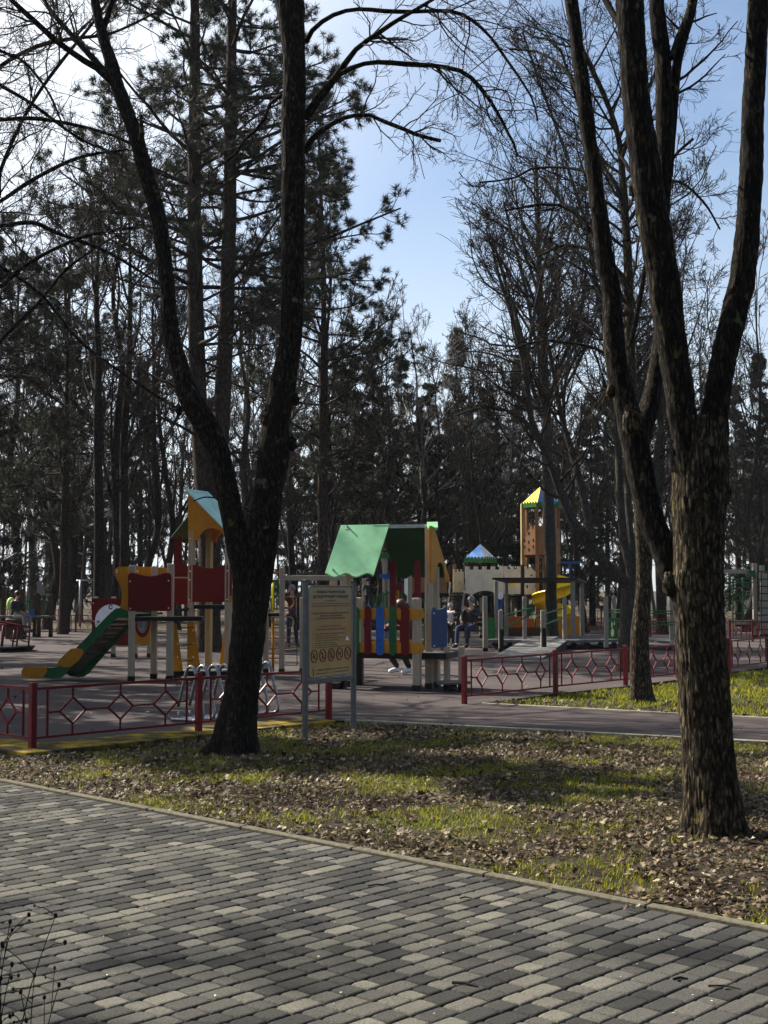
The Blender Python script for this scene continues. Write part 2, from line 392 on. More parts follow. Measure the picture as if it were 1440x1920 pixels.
def paver_mat():
    m, t, b = nodes('concrete_pavers'); v = coords(t)
    gn = t.nodes.new('ShaderNodeNewGeometry')
    r = ramp(t, [(0, (0.03017, 0.02944, 0.02873)), (.25, (0.03949, 0.03883, 0.03688)), (.45, (0.05798, 0.05617, 0.05127)), (.68, (0.07497, 0.0722, 0.06498)), (.85, (0.1029, 0.09781, 0.08493)), (1, (0.1341, 0.1268, 0.1077))])
    t.links.new(gn.outputs['Random Per Island'], r.inputs[0])
    n2 = N(t, 'TexNoise', Scale=110, Detail=4, Roughness=.7); t.links.new(v, n2.inputs['Vector'])
    r2 = ramp(t, [(.32, (.55, .55, .55)), (.68, (1.4, 1.4, 1.4))]); t.links.new(n2.outputs[0], r2.inputs[0])
    n3 = N(t, 'TexNoise', Scale=1.3, Detail=5, Roughness=.6); t.links.new(v, n3.inputs['Vector'])
    r3 = ramp(t, [(.35, (.8, .8, .82)), (.65, (1.15, 1.13, 1.05))]); t.links.new(n3.outputs[0], r3.inputs[0])
    a = r.outputs[0]
    for q in (r2, r3):
        mx = t.nodes.new('ShaderNodeMixRGB'); mx.blend_type = 'MULTIPLY'; mx.inputs[0].default_value = 1
        t.links.new(a, mx.inputs[1]); t.links.new(q.outputs[0], mx.inputs[2]); a = mx.outputs[0]
    t.links.new(a, b.inputs['Base Color'])
    b.inputs['Specular IOR Level'].default_value = .12; b.inputs['Roughness'].default_value = .95; bump(t, b, n2.outputs[0], .9, .006)
    return m
M['soil'] = ground_mat(); M['floor'] = wood_floor_mat(); M['rubber'] = rubber_mat(); M['paver'] = paver_mat()
M['joint'] = mixed('joint_sand', (.008, .0075, .006), (.02, .019, .014), scale=40, rough=1.0, spec=.05)
M['kerb'] = mixed('kerb_concrete', (.075, .068, .048), (.13, .118, .085), scale=30, rough=.95, bstr=.4, spec=.1)
M['kerb_pale'] = mixed('pale_kerb_concrete', (.20, .19, .14), (.32, .30, .22), scale=20, rough=.95, bstr=.3, spec=.1)
M['moss'] = mixed('mossy_slabs', (.05, .04, .022), (.27, .19, .016), scale=4.2, rough=.95, spec=.1, bstr=.6, lo=.42, hi=.62, detail=9)
# ground to the horizon
sheet('ground', [(-900, -300), (900, -300), (900, 1500), (-900, 1500)], 0.0, M['floor'])
# curb line of the paved path: from g(0,1470) to g(1440,1755)
cA, cB = g(0, 1470), g(1440, 1755)
cd = (cB - cA); cd.z = 0; cd.normalize()                     # along the curb, to the right and nearer
cn = Vector((-cd.y, cd.x, 0))                                # away from the camera, to the right
def cur(t, n, z=0.0):                                        # point in curb coordinates
    p = cA + cd * t + cn * n; return Vector((p.x, p.y, z))
# lawn strip (uneven soil), between the curb and the play surface
pl_edge = [(-14, 22.6), (-9.0, 17.6), (-3.42, 12.05), (-2.2, 13.35), (-.62, 15.0), (-.12, 14.96), (3.83, 12.92), (9.0, 10.2)]
def grid_soil(name, inside, x0, x1, y0, y1, st, z0, amp, mat):
    nx = int((x1 - x0) / st) + 1; ny = int((y1 - y0) / st) + 1
    xs = np.linspace(x0, x1, nx); ys = np.linspace(y0, y1, ny); X, Y = np.meshgrid(xs, ys)
    Z = z0 + (fbm(np.stack([X * 1.6, Y * 1.6, X * 0], -1), 5, 4) - .5) * amp
    idx = np.arange(nx * ny).reshape(ny, nx)
    Q = np.stack([idx[:-1, :-1], idx[:-1, 1:], idx[1:, 1:], idx[1:, :-1]], -1).reshape(-1, 4)
    V = np.stack([X, Y, Z], -1).reshape(-1, 3)
    cen = V[Q].mean(1); Q = Q[inside(cen[:, 0], cen[:, 1])]
    return tag(link(name, mesh_np(name, V, Q, None, mat, True)), kind='structure')
def poly_in(poly, X, Y):
    r = np.zeros(X.shape, bool); n = len(poly)
    for i in range(n):
        x1, y1 = poly[i][:2]; x2, y2 = poly[(i + 1) % n][:2]
        c = ((y1 > Y) != (y2 > Y)) & (X < (x2 - x1) * (Y - y1) / ((y2 - y1) or 1e-9) + x1)
        r ^= c
    return r
LAWN = [tuple(cur(-12, .05)[:2])] + pl_edge[:] + [tuple(cur(13, .05)[:2])]
LAWN[1] = (-14, 22.0)
ISLAND = [(1.15, 17.15), (1.47, 17.3), (4.54, 15.3), (9.5, 12.3), (14, 20), (12.2, 31), (8.7, 26.9), (7.5, 25.2), (6.25, 23.4), (4.95, 21.6), (3.85, 20.2), (2.55, 18.7)]
grid_soil('lawn_soil', lambda X, Y: poly_in(LAWN, X, Y), -14, 12, 1, 23, .14, .016, .05, M['soil'])
grid_soil('island_soil', lambda X, Y: poly_in(ISLAND, X, Y), 0, 14, 12, 32, .16, .03, .05, M['soil'])
# play surface and its path arm
PLAY = pl_edge[2:] + [(9.0, 12.45), (4.54, 15.25), (1.30, 17.25)] + [(2.5, 18.9), (3.8, 20.4), (4.9, 21.8), (6.2, 23.6), (7.5, 25.4), (8.8, 27.1), (14, 34), (24, 46), (-30, 47), (-30, 40), (-14, 22.0)]
sheet('play_surface', PLAY, .05, M['rubber'])
def strip(name, pts, w, z, h, m, kind='structure'):
    mb = MB()
    for a, b in zip(pts[:-1], pts[1:]):
        a = Vector((*a[:2], z - h / 2)); b = Vector((*b[:2], z - h / 2)); L_ = (b - a).length; n = max(1, int(L_ / 1.0)); d = (b - a).normalized()
        for k in range(n):
            p = a + d * (L_ * k / n + .003); q = a + d * (L_ * (k + 1) / n - .003)
            mb.bar(p, q, w, h, .006)
    return tag(mb.build(name, m), kind=kind)
strip('kerb', [(-.45, 15.02), (-.12, 14.93), (3.83, 12.89), (9.0, 10.17)], .06, .062, .1, M['kerb_pale'])
strip('kerb', [(1.30, 17.28), (4.54, 15.28), (9.0, 12.48)], .05, .06, .1, M['kerb_pale'])
# mossy slabs under the left fence
sf = Vector((-3.30, 12.27, 0)); e1 = Vector((.676, .737, 0)); e2 = Vector((-.737, .676, 0))
def slab_strip(name, a, d, n, L_, w):
    mb = MB()
    for k in range(int(L_ / .5)):
        c = a + d * (.5 * k + .25) + n * (w / 2); mb.box((c.x, c.y, .035), (.494, w, .07), math.atan2(d.y, d.x), .006)
    return tag(mb.build(name, M['moss']), kind='structure')
e1n = Vector((.737, -.676, 0))
slab_strip('slab_edging', sf - e1 * .25 + e1n * .30, e1, -e1n, 4.2, .58)
slab_strip('slab_edging', sf + e2 * .285 - e1 * .30, e2, e1, 9.0, .58)
# paved path
sheet('path_bed', [cur(-14, .0)[:2], cur(14, .0)[:2], cur(14, -9)[:2], cur(-14, -9)[:2]], .012, M['joint'])
rng = np.random.default_rng(4)
def pavers():
    V = []; F4 = []; cap = []
    w = .0985; pitch = .1065
    # outline of a rounded rectangle, 3 points per corner
    def outline(lx, ly, r):
        o = []
        for sx, sy, a0 in ((1, 1, 0), (-1, 1, 90), (-1, -1, 180), (1, -1, 270)):
            for a in (0, 45, 90):
                t = math.radians(a0 + a); o.append((sx * (lx / 2 - r) + r * math.cos(t), sy * (ly / 2 - r) + r * math.sin(t)))
        return o
    a = MB(); faces = []; vs = []
    n_row = 130
    for i in range(-75, n_row):
        t = i * pitch + .03; off = 0.0 - rng.random() * .1
        n = -.065
        while n > -8.2:
            ln = (.078, .105, .105, .155, .155, .155)[rng.integers(6)]
            if n > -.10: ln = (.08, .13, .155)[rng.integers(3)]
            c = cur(t, n - ln / 2)
            n -= ln + .007
            if c.y < 3.3 or c.x < -6.2 or c.x > 5.2 or abs(c.x) > c.y * .52 + 1.0: continue
            z = .035 + (rng.random() - .5) * .003; tx, ty = (rng.random(2) - .5) * .016
            k = len(vs)
            for ins, dz, r in ((0, -.03, .008), (0, -.007, .010), (.004, -.0022, .013), (.011, 0, .016)):
                for x, y in outline(w - 2 * ins, ln - 2 * ins, r):
                    p = cur(t + x, n + .007 + ln / 2 + y); vs.append((p.x, p.y, z + dz + x * tx + y * ty))
            for q in range(3):
                for j in range(12): faces.append((k + q * 12 + j, k + q * 12 + (j + 1) % 12, k + q * 12 + 12 + (j + 1) % 12, k + q * 12 + 12 + j))
            faces.append(tuple(k + 36 + j for j in range(12)))
    me = bpy.data.meshes.new('paving'); me.from_pydata(vs, [], faces); me.materials.append(M['paver'])
    me.polygons.foreach_set('use_smooth', [len(p.vertices) == 4 for p in me.polygons]); me.update()
    return tag(link('paving', me), kind='structure')
pavers()
strip('path_kerb', [cur(-12, .0)[:2], cur(13, .0)[:2]], .06, .042, .09, M['kerb'])
# dead leaves: thin curled maple and linden leaves, one island each
def leaves(name, n, inside, x0, x1, y0, y1, z, seed, size=(.03, .075), dens=None, label=None):
    r = np.random.default_rng(seed)
    X = r.uniform(x0, x1, n * 9); Y = r.uniform(y0, y1, n * 9); ok = inside(X, Y)
    if dens is not None: ok &= r.random(n * 9) < dens(X, Y)
    X = X[ok][:n]; Y = Y[ok][:n]; n = len(X)
    base = np.array([(-.5, 0), (-.28, .30), (-.05, .22), (.08, .48), (.24, .22), (.55, 0), (.24, -.22), (.08, -.48), (-.05, -.22), (-.28, -.30)])
    mid = np.array([(-.25, 0), (0, 0), (.25, 0)])
    B = np.concatenate([base, mid]); nb = len(B)
    tri = [(0, 10, 1), (10, 2, 1), (10, 11, 2), (2, 11, 3), (11, 4, 3), (11, 12, 4), (12, 5, 4), (12, 6, 5), (12, 11, 6), (11, 7, 6), (11, 8, 7), (11, 10, 8), (10, 9, 8), (10, 0, 9)]
    s = r.uniform(size[0], size[1], n) * r.choice([.5, .7, .9, 1.1], n)
    asp = r.uniform(.6, 1.1, n); curl = r.uniform(-1.0, 1.7, n); cur2 = r.uniform(-.8, 1.0, n)
    P = np.zeros((n, nb, 3)); P[:, :, 0] = B[None, :, 0]; P[:, :, 1] = B[None, :, 1] * asp[:, None]
    P[:, :, :2] *= 1 + r.normal(0, .1, (n, nb, 2))
    P[:, :, 2] = curl[:, None] * P[:, :, 1] ** 2 + cur2[:, None] * P[:, :, 0] ** 2 * .8
    P *= s[:, None, None]
    ax = r.normal(0, .42, n); ay = r.normal(0, .42, n); az = r.uniform(0, 2 * np.pi, n)
    def rot(P, a, i, j):
        c, s_ = np.cos(a)[:, None], np.sin(a)[:, None]; A, B_ = P[:, :, i].copy(), P[:, :, j].copy()
        P[:, :, i] = A * c - B_ * s_; P[:, :, j] = A * s_ + B_ * c
    rot(P, ax, 1, 2); rot(P, ay, 0, 2); rot(P, az, 0, 1)
    Z = z + (fbm(np.stack([X * 1.6, Y * 1.6, X * 0], -1), 5, 4) - .5) * .05
    mn = P[:, :, 2].min(1)
    P[:, :, 0] += X[:, None]; P[:, :, 1] += Y[:, None]; P[:, :, 2] += (Z - mn * .8 + r.uniform(0, .012, n))[:, None]
    T = np.array(tri)[None] + (np.arange(n) * nb)[:, None, None]
    o = link(name, mesh_np(name, P.reshape(-1, 3), None, T.reshape(-1, 3), M['litter'], False))
    return tag(o, label, kind='stuff')
def blades(name, n, inside, x0, x1, y0, y1, z, seed, hgt=(.03, .09), dens=None, wd=.004, tuft=9, spread=.035):
    r = np.random.default_rng(seed); nt_ = n // tuft
    X = r.uniform(x0, x1, nt_ * 4); Y = r.uniform(y0, y1, nt_ * 4); ok = inside(X, Y)
    if dens is not None: ok &= r.random(nt_ * 4) < dens(X, Y)
    X = X[ok][:nt_]; Y = Y[ok][:nt_]
    X = np.repeat(X, tuft) + r.normal(0, spread, len(X) * tuft); Y = np.repeat(Y, tuft) + r.normal(0, spread, len(Y) * tuft)
    ok = inside(X, Y); X = X[ok]; Y = Y[ok]; n = len(X)
    h = r.uniform(hgt[0], hgt[1], n); a = r.uniform(0, 2 * np.pi, n); ln = r.uniform(.2, 1.1, n) * h
    dx, dy = np.cos(a), np.sin(a); w = wd * r.uniform(.6, 1.5, n)
    Z = z + (fbm(np.stack([X * 1.6, Y * 1.6, X * 0], -1), 5, 4) - .5) * .05
    P = np.zeros((n, 5, 3)); wx, wy = -dy * w, dx * w
    for k, (f, l, ww) in enumerate(((0, 0, 1), (0, 0, -1), (.6, .35, .8), (.6, .35, -.8), (1, 1, 0))):
        P[:, k, 0] = X + dx * ln * l + wx * ww; P[:, k, 1] = Y + dy * ln * l + wy * ww; P[:, k, 2] = Z - .004 + h * f
    b = (np.arange(n) * 5)[:, None]
    Q = b + np.array([[0, 1, 3, 2]]); T = b + np.array([[2, 3, 4]])
    return tag(link(name, mesh_np(name, P.reshape(-1, 3), Q, T, M['grass'], False)), kind='stuff')
inl = lambda X, Y: poly_in(LAWN, X, Y) & (np.abs(X) < Y * .40 + .8)
ini = lambda X, Y: poly_in(ISLAND, X, Y)
def patch(X, Y, s=1.7, seed=31, lo=.42, hi=.60): return np.clip((fbm(np.stack([X * s, Y * s, X * 0], -1), seed, 4) - lo) / (hi - lo), 0, 1)
leaves('leaf_litter', 42000, inl, -9, 5, 3.5, 18, .022, 1, (.022, .056), lambda X, Y: (1 - .82 * patch(X, Y)) * (.55 + .45 * patch(X, Y, 2.6, 44, .4, .55)))
leaves('leaf_litter', 4200, ini, .8, 13, 12.5, 31, .035, 2, (.04, .08), lambda X, Y: np.where(Y + .62 * X < 18.9, 1, .22))
blades('lawn_grass', 120000, inl, -9, 5, 3.5, 18, .016, 3, (.012, .045), lambda X, Y: .08 + patch(X, Y), .0022)
blades('lawn_grass', 60000, ini, .8, 13, 12.5, 31, .03, 6, (.03, .075), lambda X, Y: .35 + patch(X, Y, .8, 12), .0040)

def near_curb(X, Y): n_ = (X - cA.x) * cn.x + (Y - cA.y) * cn.y; return (n_ < -.04) & (n_ > -.9) & (np.abs(X) < Y * .34 + .3)
leaves('leaf_litter', 170, near_curb, -4.5, 3, 4, 11, .040, 11, (.018, .04), lambda X, Y: np.exp(((X - cA.x) * cn.x + (Y - cA.y) * cn.y) / .16))
leaves('leaf_litter', 320, lambda X, Y: poly_in(PLAY, X, Y) & (np.abs(X) < Y * .33), -8, 9, 12.5, 32, .052, 12, (.025, .06), lambda X, Y: .1 + patch(X, Y, .5, 3))
# ================================================================ TREES
def nrm(a): return a / np.maximum(np.linalg.norm(a, axis=-1, keepdims=True), 1e-9)
def sprout(P, R, rng, n, t0=.25, t1=1.0, ang=50, angs=15, lf=.5, lmin=.1, lmax=9, rf=.6, rmin=.0015, K=6, up=.0, wig=.12, down=0, taper=.15, tpow=1.0, Ls=None, shape=.45):
    """n children on every branch of P (N,K0,3), R (N,K0) -> arrays of child branches"""
    N0, K0 = R.shape
    pl = np.linalg.norm(np.diff(P, axis=1), axis=2).sum(1)
    bi = np.repeat(np.arange(N0), n) if np.isscalar(n) else np.repeat(np.arange(N0), n)
    m = len(bi)
    if m == 0: return np.zeros((0, K, 3)), np.zeros((0, K))
    t = t0 + (t1 - t0) * rng.random(m) ** tpow
    u = t * (K0 - 1); i0 = np.minimum(u.astype(int), K0 - 2); f = (u - i0)[:, None]
    B = P[bi, i0] * (1 - f) + P[bi, i0 + 1] * f
    T = nrm(P[bi, i0 + 1] - P[bi, i0])
    r0 = R[bi, i0] * (1 - f[:, 0]) + R[bi, i0 + 1] * f[:, 0]
    rr = nrm(rng.normal(size=(m, 3))); side = nrm(np.cross(T, rr))
    a = np.radians(rng.normal(ang, angs, m))[:, None]
    D = nrm(T * np.cos(a) + side * np.sin(a))
    ln = np.clip(pl[bi] * lf * (1 - shape * t) * rng.uniform(.6, 1.25, m), lmin, lmax)
    step = (ln / (K - 1))[:, None]
    out = np.zeros((m, K, 3)); out[:, 0] = B
    grav = np.zeros((m, 3)); grav[:, 2] = 1
    for k in range(1, K):
        out[:, k] = out[:, k - 1] + D * step
        D = nrm(D + rng.normal(0, wig, (m, 3)) + grav * (up - down * k / K))
    rb = np.maximum(r0 * rf * rng.uniform(.7, 1.1, m), rmin * 1.2)
    tt = np.linspace(0, 1, K)[None]
    Rn = np.maximum(rb[:, None] * (1 - tt * (1 - taper)), rmin)
    return out, Rn
def tubes(P, R, n):
    N0, K = R.shape
    T = np.empty_like(P); T[:, 1:-1] = P[:, 2:] - P[:, :-2]; T[:, 0] = P[:, 1] - P[:, 0]; T[:, -1] = P[:, -1] - P[:, -2]; T = nrm(T)
    mt = nrm(P[:, -1] - P[:, 0]); ref = np.where(np.abs(mt[:, 2:3]) > .8, np.array([[1., 0, 0]]), np.array([[0, 0, 1.]]))
    u = nrm(np.cross(T, ref[:, None, :])); w = np.cross(T, u)
    a = np.arange(n) * 2 * np.pi / n
    V = P[:, :, None, :] + (u[:, :, None, :] * np.cos(a)[None, None, :, None] + w[:, :, None, :] * np.sin(a)[None, None, :, None]) * R[:, :, None, None]
    idx = np.arange(N0 * K * n).reshape(N0, K, n)
    A = idx[:, :-1, :]; B = np.roll(A, -1, 2); C_ = idx[:, 1:, :]; D = np.roll(C_, -1, 2)
    return V.reshape(-1, 3), np.stack([A, B, D, C_], -1).reshape(-1, 4)
class Acc:
    def __init__(s): s.V = []; s.Q = []; s.T = []; s.k = 0
    def add(s, V, Q=None, T=None):
        s.V.append(V)
        if Q is not None and len(Q): s.Q.append(Q + s.k)
        if T is not None and len(T): s.T.append(T + s.k)
        s.k += len(V)
    def branches(s, P, R, n): 
        if len(P): s.add(*tubes(P, R, n))
    def mesh(s, name, m, smooth=True):
        return mesh_np(name, np.concatenate(s.V), np.concatenate(s.Q) if s.Q else None, np.concatenate(s.T) if s.T else None, m, smooth)
def smooth_line(pts, m):
    """Catmull-Rom through rows (x,y,z,r); m points, even in length"""
    p = np.array(pts, float); q = np.vstack([2 * p[0] - p[1], p, 2 * p[-1] - p[-2]]); o = []
    for i in range(len(p) - 1):
        a, b, c, d = q[i], q[i + 1], q[i + 2], q[i + 3]
        for t in np.linspace(0, 1, 12, endpoint=False):
            o.append(.5 * ((2 * b) + (-a + c) * t + (2 * a - 5 * b + 4 * c - d) * t * t + (-a + 3 * b - 3 * c + d) * t ** 3))
    o.append(p[-1]); o = np.array(o)
    s = np.r_[0, np.cumsum(np.linalg.norm(np.diff(o[:, :3], axis=0), axis=1))]
    t = np.linspace(0, s[-1], m); r = np.stack([np.interp(t, s, o[:, k]) for k in range(4)], 1)
    return r[:, :3], r[:, 3]
def pxline(tr, Y, dy=0.0, m=None):
    """trace in photo pixels (px, py, width) at depth Y (drifting by dy along it)"""
    n = len(tr); o = []
    for i, (a, b, w) in enumerate(tr):
        y = Y + (dy[i] if isinstance(dy, (list, tuple)) else dy * i / max(1, n - 1)); p = at(a, b, y); o.append((p.x, p.y, p.z, w * y / F / 2))
    ln = sum(math.dist(o[i][:3], o[i + 1][:3]) for i in range(n - 1))
    return smooth_line(o, m or max(6, int(ln / .12)))
def rough_tube(P, R, n, seed, amp=.012, fr=14, stretch=5.0, flare=0, lump=.0):
    """a trunk or thick limb with furrowed bark as real relief"""
    V, Q = tubes(P[None], R[None], n)
    K = len(R); V = V.reshape(K, n, 3); c = P[:, None, :]; d = V - c; rr = np.linalg.norm(d, axis=2, keepdims=True); d = d / rr
    Z = np.r_[0, np.cumsum(np.linalg.norm(np.diff(P, axis=0), axis=1))][:, None]
    q = np.stack([d[:, :, 0] * R[:, None] * fr, d[:, :, 1] * R[:, None] * fr, np.broadcast_to(Z * fr / stretch, (K, n))], -1)
    if n > 12:
        # cylinder coordinates in the trunk's own frame keep the furrows running along it
        th = np.arange(n) * 2 * np.pi / n
        q = np.stack([np.cos(th)[None] * R[:, None] * fr, np.sin(th)[None] * R[:, None] * fr, np.broadcast_to(Z * fr / stretch, (K, n))], -1)
    q = q + (fbm(q * .5, seed + 50, 2)[..., None] - .5) * .6
    rid = 1 - np.abs(2 * vnoise(q, seed) - 1); rid2 = 1 - np.abs(2 * vnoise(q * 2.1, seed + 3) - 1)
    disp = amp * ((.5 - rid) * 1.3 + (.5 - rid2) * .6)
    if lump: disp = disp + lump * (fbm(q * .09, seed + 9, 3) - .5) * 2
    if flare:
        th = np.arange(n) * 2 * np.pi / n
        fl = np.exp(-Z / .22) * flare * (.55 + .45 * np.cos(th * 5 + seed)[None] + .3 * np.cos(th * 3 + 1)[None])
        disp = disp + fl
    V = V + d * disp[..., None]
    return V.reshape(-1, 3), Q
def knot(acc, c, r, n=28, seed=0, sc=(.92, .92, 1.5)):
    m = 22; th = np.linspace(.001, np.pi - .001, m); ph = np.arange(n) * 2 * np.pi / n
    D = np.stack([np.sin(th)[:, None] * np.cos(ph), np.sin(th)[:, None] * np.sin(ph), np.broadcast_to(np.cos(th)[:, None], (m, n))], -1)
    rr = r * (.88 + .75 * (fbm(D * 2.2, seed, 2) - .5) + .3 * (fbm(D * 7, seed, 2) - .5)); V = np.array(c) + D * rr[..., None] * np.array(sc)
    i = np.arange(m * n).reshape(m, n); A = i[:-1]; B = np.roll(A, -1, 1); Cc = i[1:]; Dd = np.roll(Cc, -1, 1)
    acc.add(V.reshape(-1, 3), np.stack([A, Cc, Dd, B], -1).reshape(-1, 4))
def part_acc(acc, name, m, root, smooth=True):
    o0 = np.array(wloc(root)); acc.V = [v - o0 for v in acc.V]
    return link(name, acc.mesh(name, m, smooth), root)
def twigs_on(acc, lines, rng, n1=9, l1=.38, n2=6, n3=5, up=.10, wig=.16, rmin=.0022, t0=.15, maxl=1.6, a1=52, n4=0, drop=0, rcap=.016):
    """three generations of side shoots on traced limbs (list of (P,R))"""
    for P, R in lines:
        ln = np.linalg.norm(np.diff(P, axis=0), axis=1).sum(); k = max(2, int(n1 * ln))
        B, S = sprout(P[None], R[None], rng, k, t0, .98, a1, 14, l1, .25, maxl, .45, rmin * 1.6, 8, up, wig, drop, .3); S = np.minimum(S, rcap * np.linspace(1, .35, 8)[None])
        acc.branches(B, S, 5)
        C1, S1 = sprout(B, S, rng, n2, .15, 1, 45, 14, .48, .12, .8, .55, rmin * 1.1, 6, up * .6, wig, 0, .35); acc.branches(C1, S1, 3)
        C2, S2 = sprout(C1, S1, rng, n3, .15, 1, 45, 14, .50, .06, .4, .6, rmin * .85, 4, up * .4, wig, 0, .5); acc.branches(C2, S2, 3)
        if n4:
            C3, S3 = sprout(C2, S2, rng, n4, .2, 1, 45, 14, .55, .04, .2, .7, rmin * .75, 3, 0, wig, 0, .6); acc.branches(C3, S3, 3)
def hero(name, label, base, trunk, limbs, twl, m='bark', n=72, amp=.012, flare=.10, seed=1, knots=(), tw=None, group=None):
    r = thing(name, label, 'tree', base)
    a = Acc()
    for P, R in trunk: a.add(*rough_tube(P, R, n, seed, amp, 40 if n > 130 else (30 if n > 60 else 14), 5, flare=flare if P is trunk[0][0] else 0, lump=.009))
    part_acc(a, 'trunk', M[m], r)
    for c, rr in knots: a = Acc(); knot(a, c, rr, 28, seed); part_acc(a, 'burl', M[m], r)
    for i, (P, R) in enumerate(limbs):
        a = Acc(); nn = max(7, min(110, int(R.max() * 620))); a.add(*rough_tube(P, R, nn, seed + i + 5, min(amp, R.mean() * .12), 34 if nn > 60 else 14, 5, lump=R.mean() * .035)); part_acc(a, 'limb', M[m if m != 'bark' else 'bark_dark'], r)
    a = Acc(); twigs_on(a, twl, np.random.default_rng(seed), **(tw or {})); part_acc(a, 'crown', M['twig'], r)
    return r
# ---- the forked tree on the left (base 440,1415)
Y1 = 12.2
tr1 = pxline([(436, 1424, 84), (441, 1400, 78), (445, 1360, 72), (453, 1300, 66), (460, 1240, 64), (466, 1180, 66), (471, 1120, 70), (474, 1070, 80), (476, 1030, 78)], Y1, .15, 95)
l1 = pxline([(468, 1100, 48), (452, 1045, 50), (437, 975, 46), (425, 915, 44), (409, 850, 44), (388, 800, 46), (358, 750, 44), (341, 700, 36), (327, 650, 31), (318, 600, 31), (315, 550, 28), (307, 475, 27), (295, 400, 29), (272, 320, 28), (255, 255, 28), (238, 210, 27), (218, 155, 27), (206, 110, 25), (192, 65, 21), (178, 0, 19), (168, -80, 16)], Y1 + .05, .3, 150)
l2 = pxline([(478, 1100, 58), (489, 1030, 62), (499, 950, 56), (508, 890, 58), (514, 840, 62), (516, 795, 52), (524, 755, 52), (532, 710, 50), (543, 650, 44), (547, 600, 42), (549, 550, 42), (549, 480, 42), (549, 400, 44), (550, 300, 44), (549, 220, 46), (552, 160, 44), (551, 100, 44), (547, 50, 50), (543, 0, 56), (532, -40, 40), (520, -90, 34)], Y1 + .1, -.3, 170)
lim1 = [
 pxline([(219, 165, 15), (185, 130, 13), (155, 112, 12), (110, 80, 12), (65, 40, 11), (30, 8, 10), (-10, -30, 9)], Y1 + .3, -.5),
 pxline([(214, 150, 12), (165, 100, 11), (125, 55, 10), (95, 20, 9), (72, -20, 8)], Y1 + .3, .6),
 pxline([(192, 60, 12), (205, 20, 11), (216, -20, 10)], Y1 + .3, 0),
 pxline([(573, 222, 20), (590, 195, 17), (618, 160, 15), (640, 130, 13), (668, 92, 11), (705, 65, 10), (745, 38, 9), (790, 12, 8), (850, -25, 7)], Y1 - .05, -.6),
 pxline([(636, 140, 10), (658, 128, 10), (690, 118, 9), (722, 117, 10), (770, 121, 10), (820, 124, 9), (870, 136, 9), (905, 170, 8), (935, 215, 7), (950, 245, 6), (963, 268, 6), (970, 292, 5)], Y1 - .3, -.4),
 pxline([(572, 285, 12), (583, 262, 11), (602, 246, 10), (645, 221, 9), (690, 215, 8), (722, 229, 8), (750, 239, 8), (785, 254, 8), (826, 264, 7)], Y1, -.6),
 pxline([(573, 80, 11), (590, 52, 10), (630, 26, 9), (675, 17, 8), (722, 21, 9), (772, 22, 8), (845, 21, 8), (885, 38, 7), (920, 70, 6), (945, 105, 6), (963, 130, 5), (980, 155, 5), (1000, 190, 4), (1008, 226, 4)], Y1, -.7),
 pxline([(528, 178, 8), (502, 200, 7), (492, 232, 7), (462, 258, 6), (438, 292, 5), (400, 318, 4)], Y1, .5),
 pxline([(492, 985, 5), (470, 960, 4), (420, 938, 3.4), (385, 932, 3), (362, 940, 2.4)], Y1 - .35, -.2, 14),
 pxline([(470, 950, 4), (492, 955, 3.5), (508, 965, 3), (516, 978, 2.4)], Y1 - .4, -.1, 8),
 pxline([(265, 262, 11), (266, 245, 9), (264, 215, 6)], Y1 - .1, -.1, 8),
]
kn = [(tuple(at(508, 782, Y1 - .02)), .15), (tuple(at(548, 832, Y1)), .075), (tuple(at(496, 850, Y1)), .11), (tuple(at(335, 768, Y1 + .1)), .055), (tuple(at(555, 750, Y1)), .06), (tuple(at(470, 1050, Y1 + .05)), .21), (tuple(at(532, 655, Y1)), .06)]
hero('bare_tree', 'black forked tree trunk standing on the lawn between the bike rack and the rules board', g(440, 1418), [tr1, l1, l2], lim1, lim1[:8],
     n=120, seed=3, m='bark_dark', amp=.008, knots=[(a, b * .7) for a, b in kn], tw=dict(n1=7, l1=.5, n2=5, n3=5, maxl=1.0, up=.02, t0=.40, drop=.12))
# ---- the large tree on the right (base 1340,1560)
Y2 = 8.3
tr2 = pxline([(1340, 1572, 104), (1338, 1545, 100), (1335, 1500, 97), (1328, 1420, 96), (1320, 1300, 97), (1313, 1200, 96), (1309, 1100, 96), (1310, 1020, 96), (1310, 950, 104), (1312, 900, 108), (1314, 840, 104), (1314, 785, 98)], Y2, .05, 150)
a2 = pxline([(1296, 900, 64), (1288, 830, 58), (1278, 770, 56), (1269, 700, 56), (1259, 640, 57), (1252, 580, 60), (1247, 540, 63), (1238, 490, 62), (1226, 420, 62), (1216, 350, 60), (1207, 290, 58), (1198, 230, 56), (1190, 160, 54), (1187, 100, 52), (1183, 50, 54), (1181, 0, 54), (1178, -60, 50)], Y2, -.1, 150)
b2 = pxline([(1330, 900, 58), (1338, 830, 56), (1342, 770, 52), (1350, 710, 50), (1362, 650, 49), (1376, 590, 50), (1388, 540, 50), (1396, 490, 48), (1402, 420, 46), (1407, 350, 46), (1410, 290, 45), (1412, 200, 43), (1417, 120, 42), (1420, 50, 42), (1424, 0, 44), (1428, -60, 42)], Y2 + .02, .15, 150)
c2 = pxline([(1237, 420, 34), (1240, 360, 38), (1243, 300, 36), (1247, 240, 35), (1244, 160, 33), (1242, 100, 34), (1234, 40, 33), (1231, 0, 32), (1228, -60, 30)], Y2 + .1, .1, 70)
d2 = pxline([(1252, 330, 20), (1257, 260, 20), (1264, 180, 19), (1270, 120, 19), (1282, 70, 18), (1293, 30, 20), (1300, -10, 20), (1305, -60, 18)], Y2 + .12, .2, 50)
e2_ = pxline([(1258, 110, 12), (1270, 75, 12), (1288, 30, 11), (1300, -20, 10)], Y2 + .1, .3, 20)
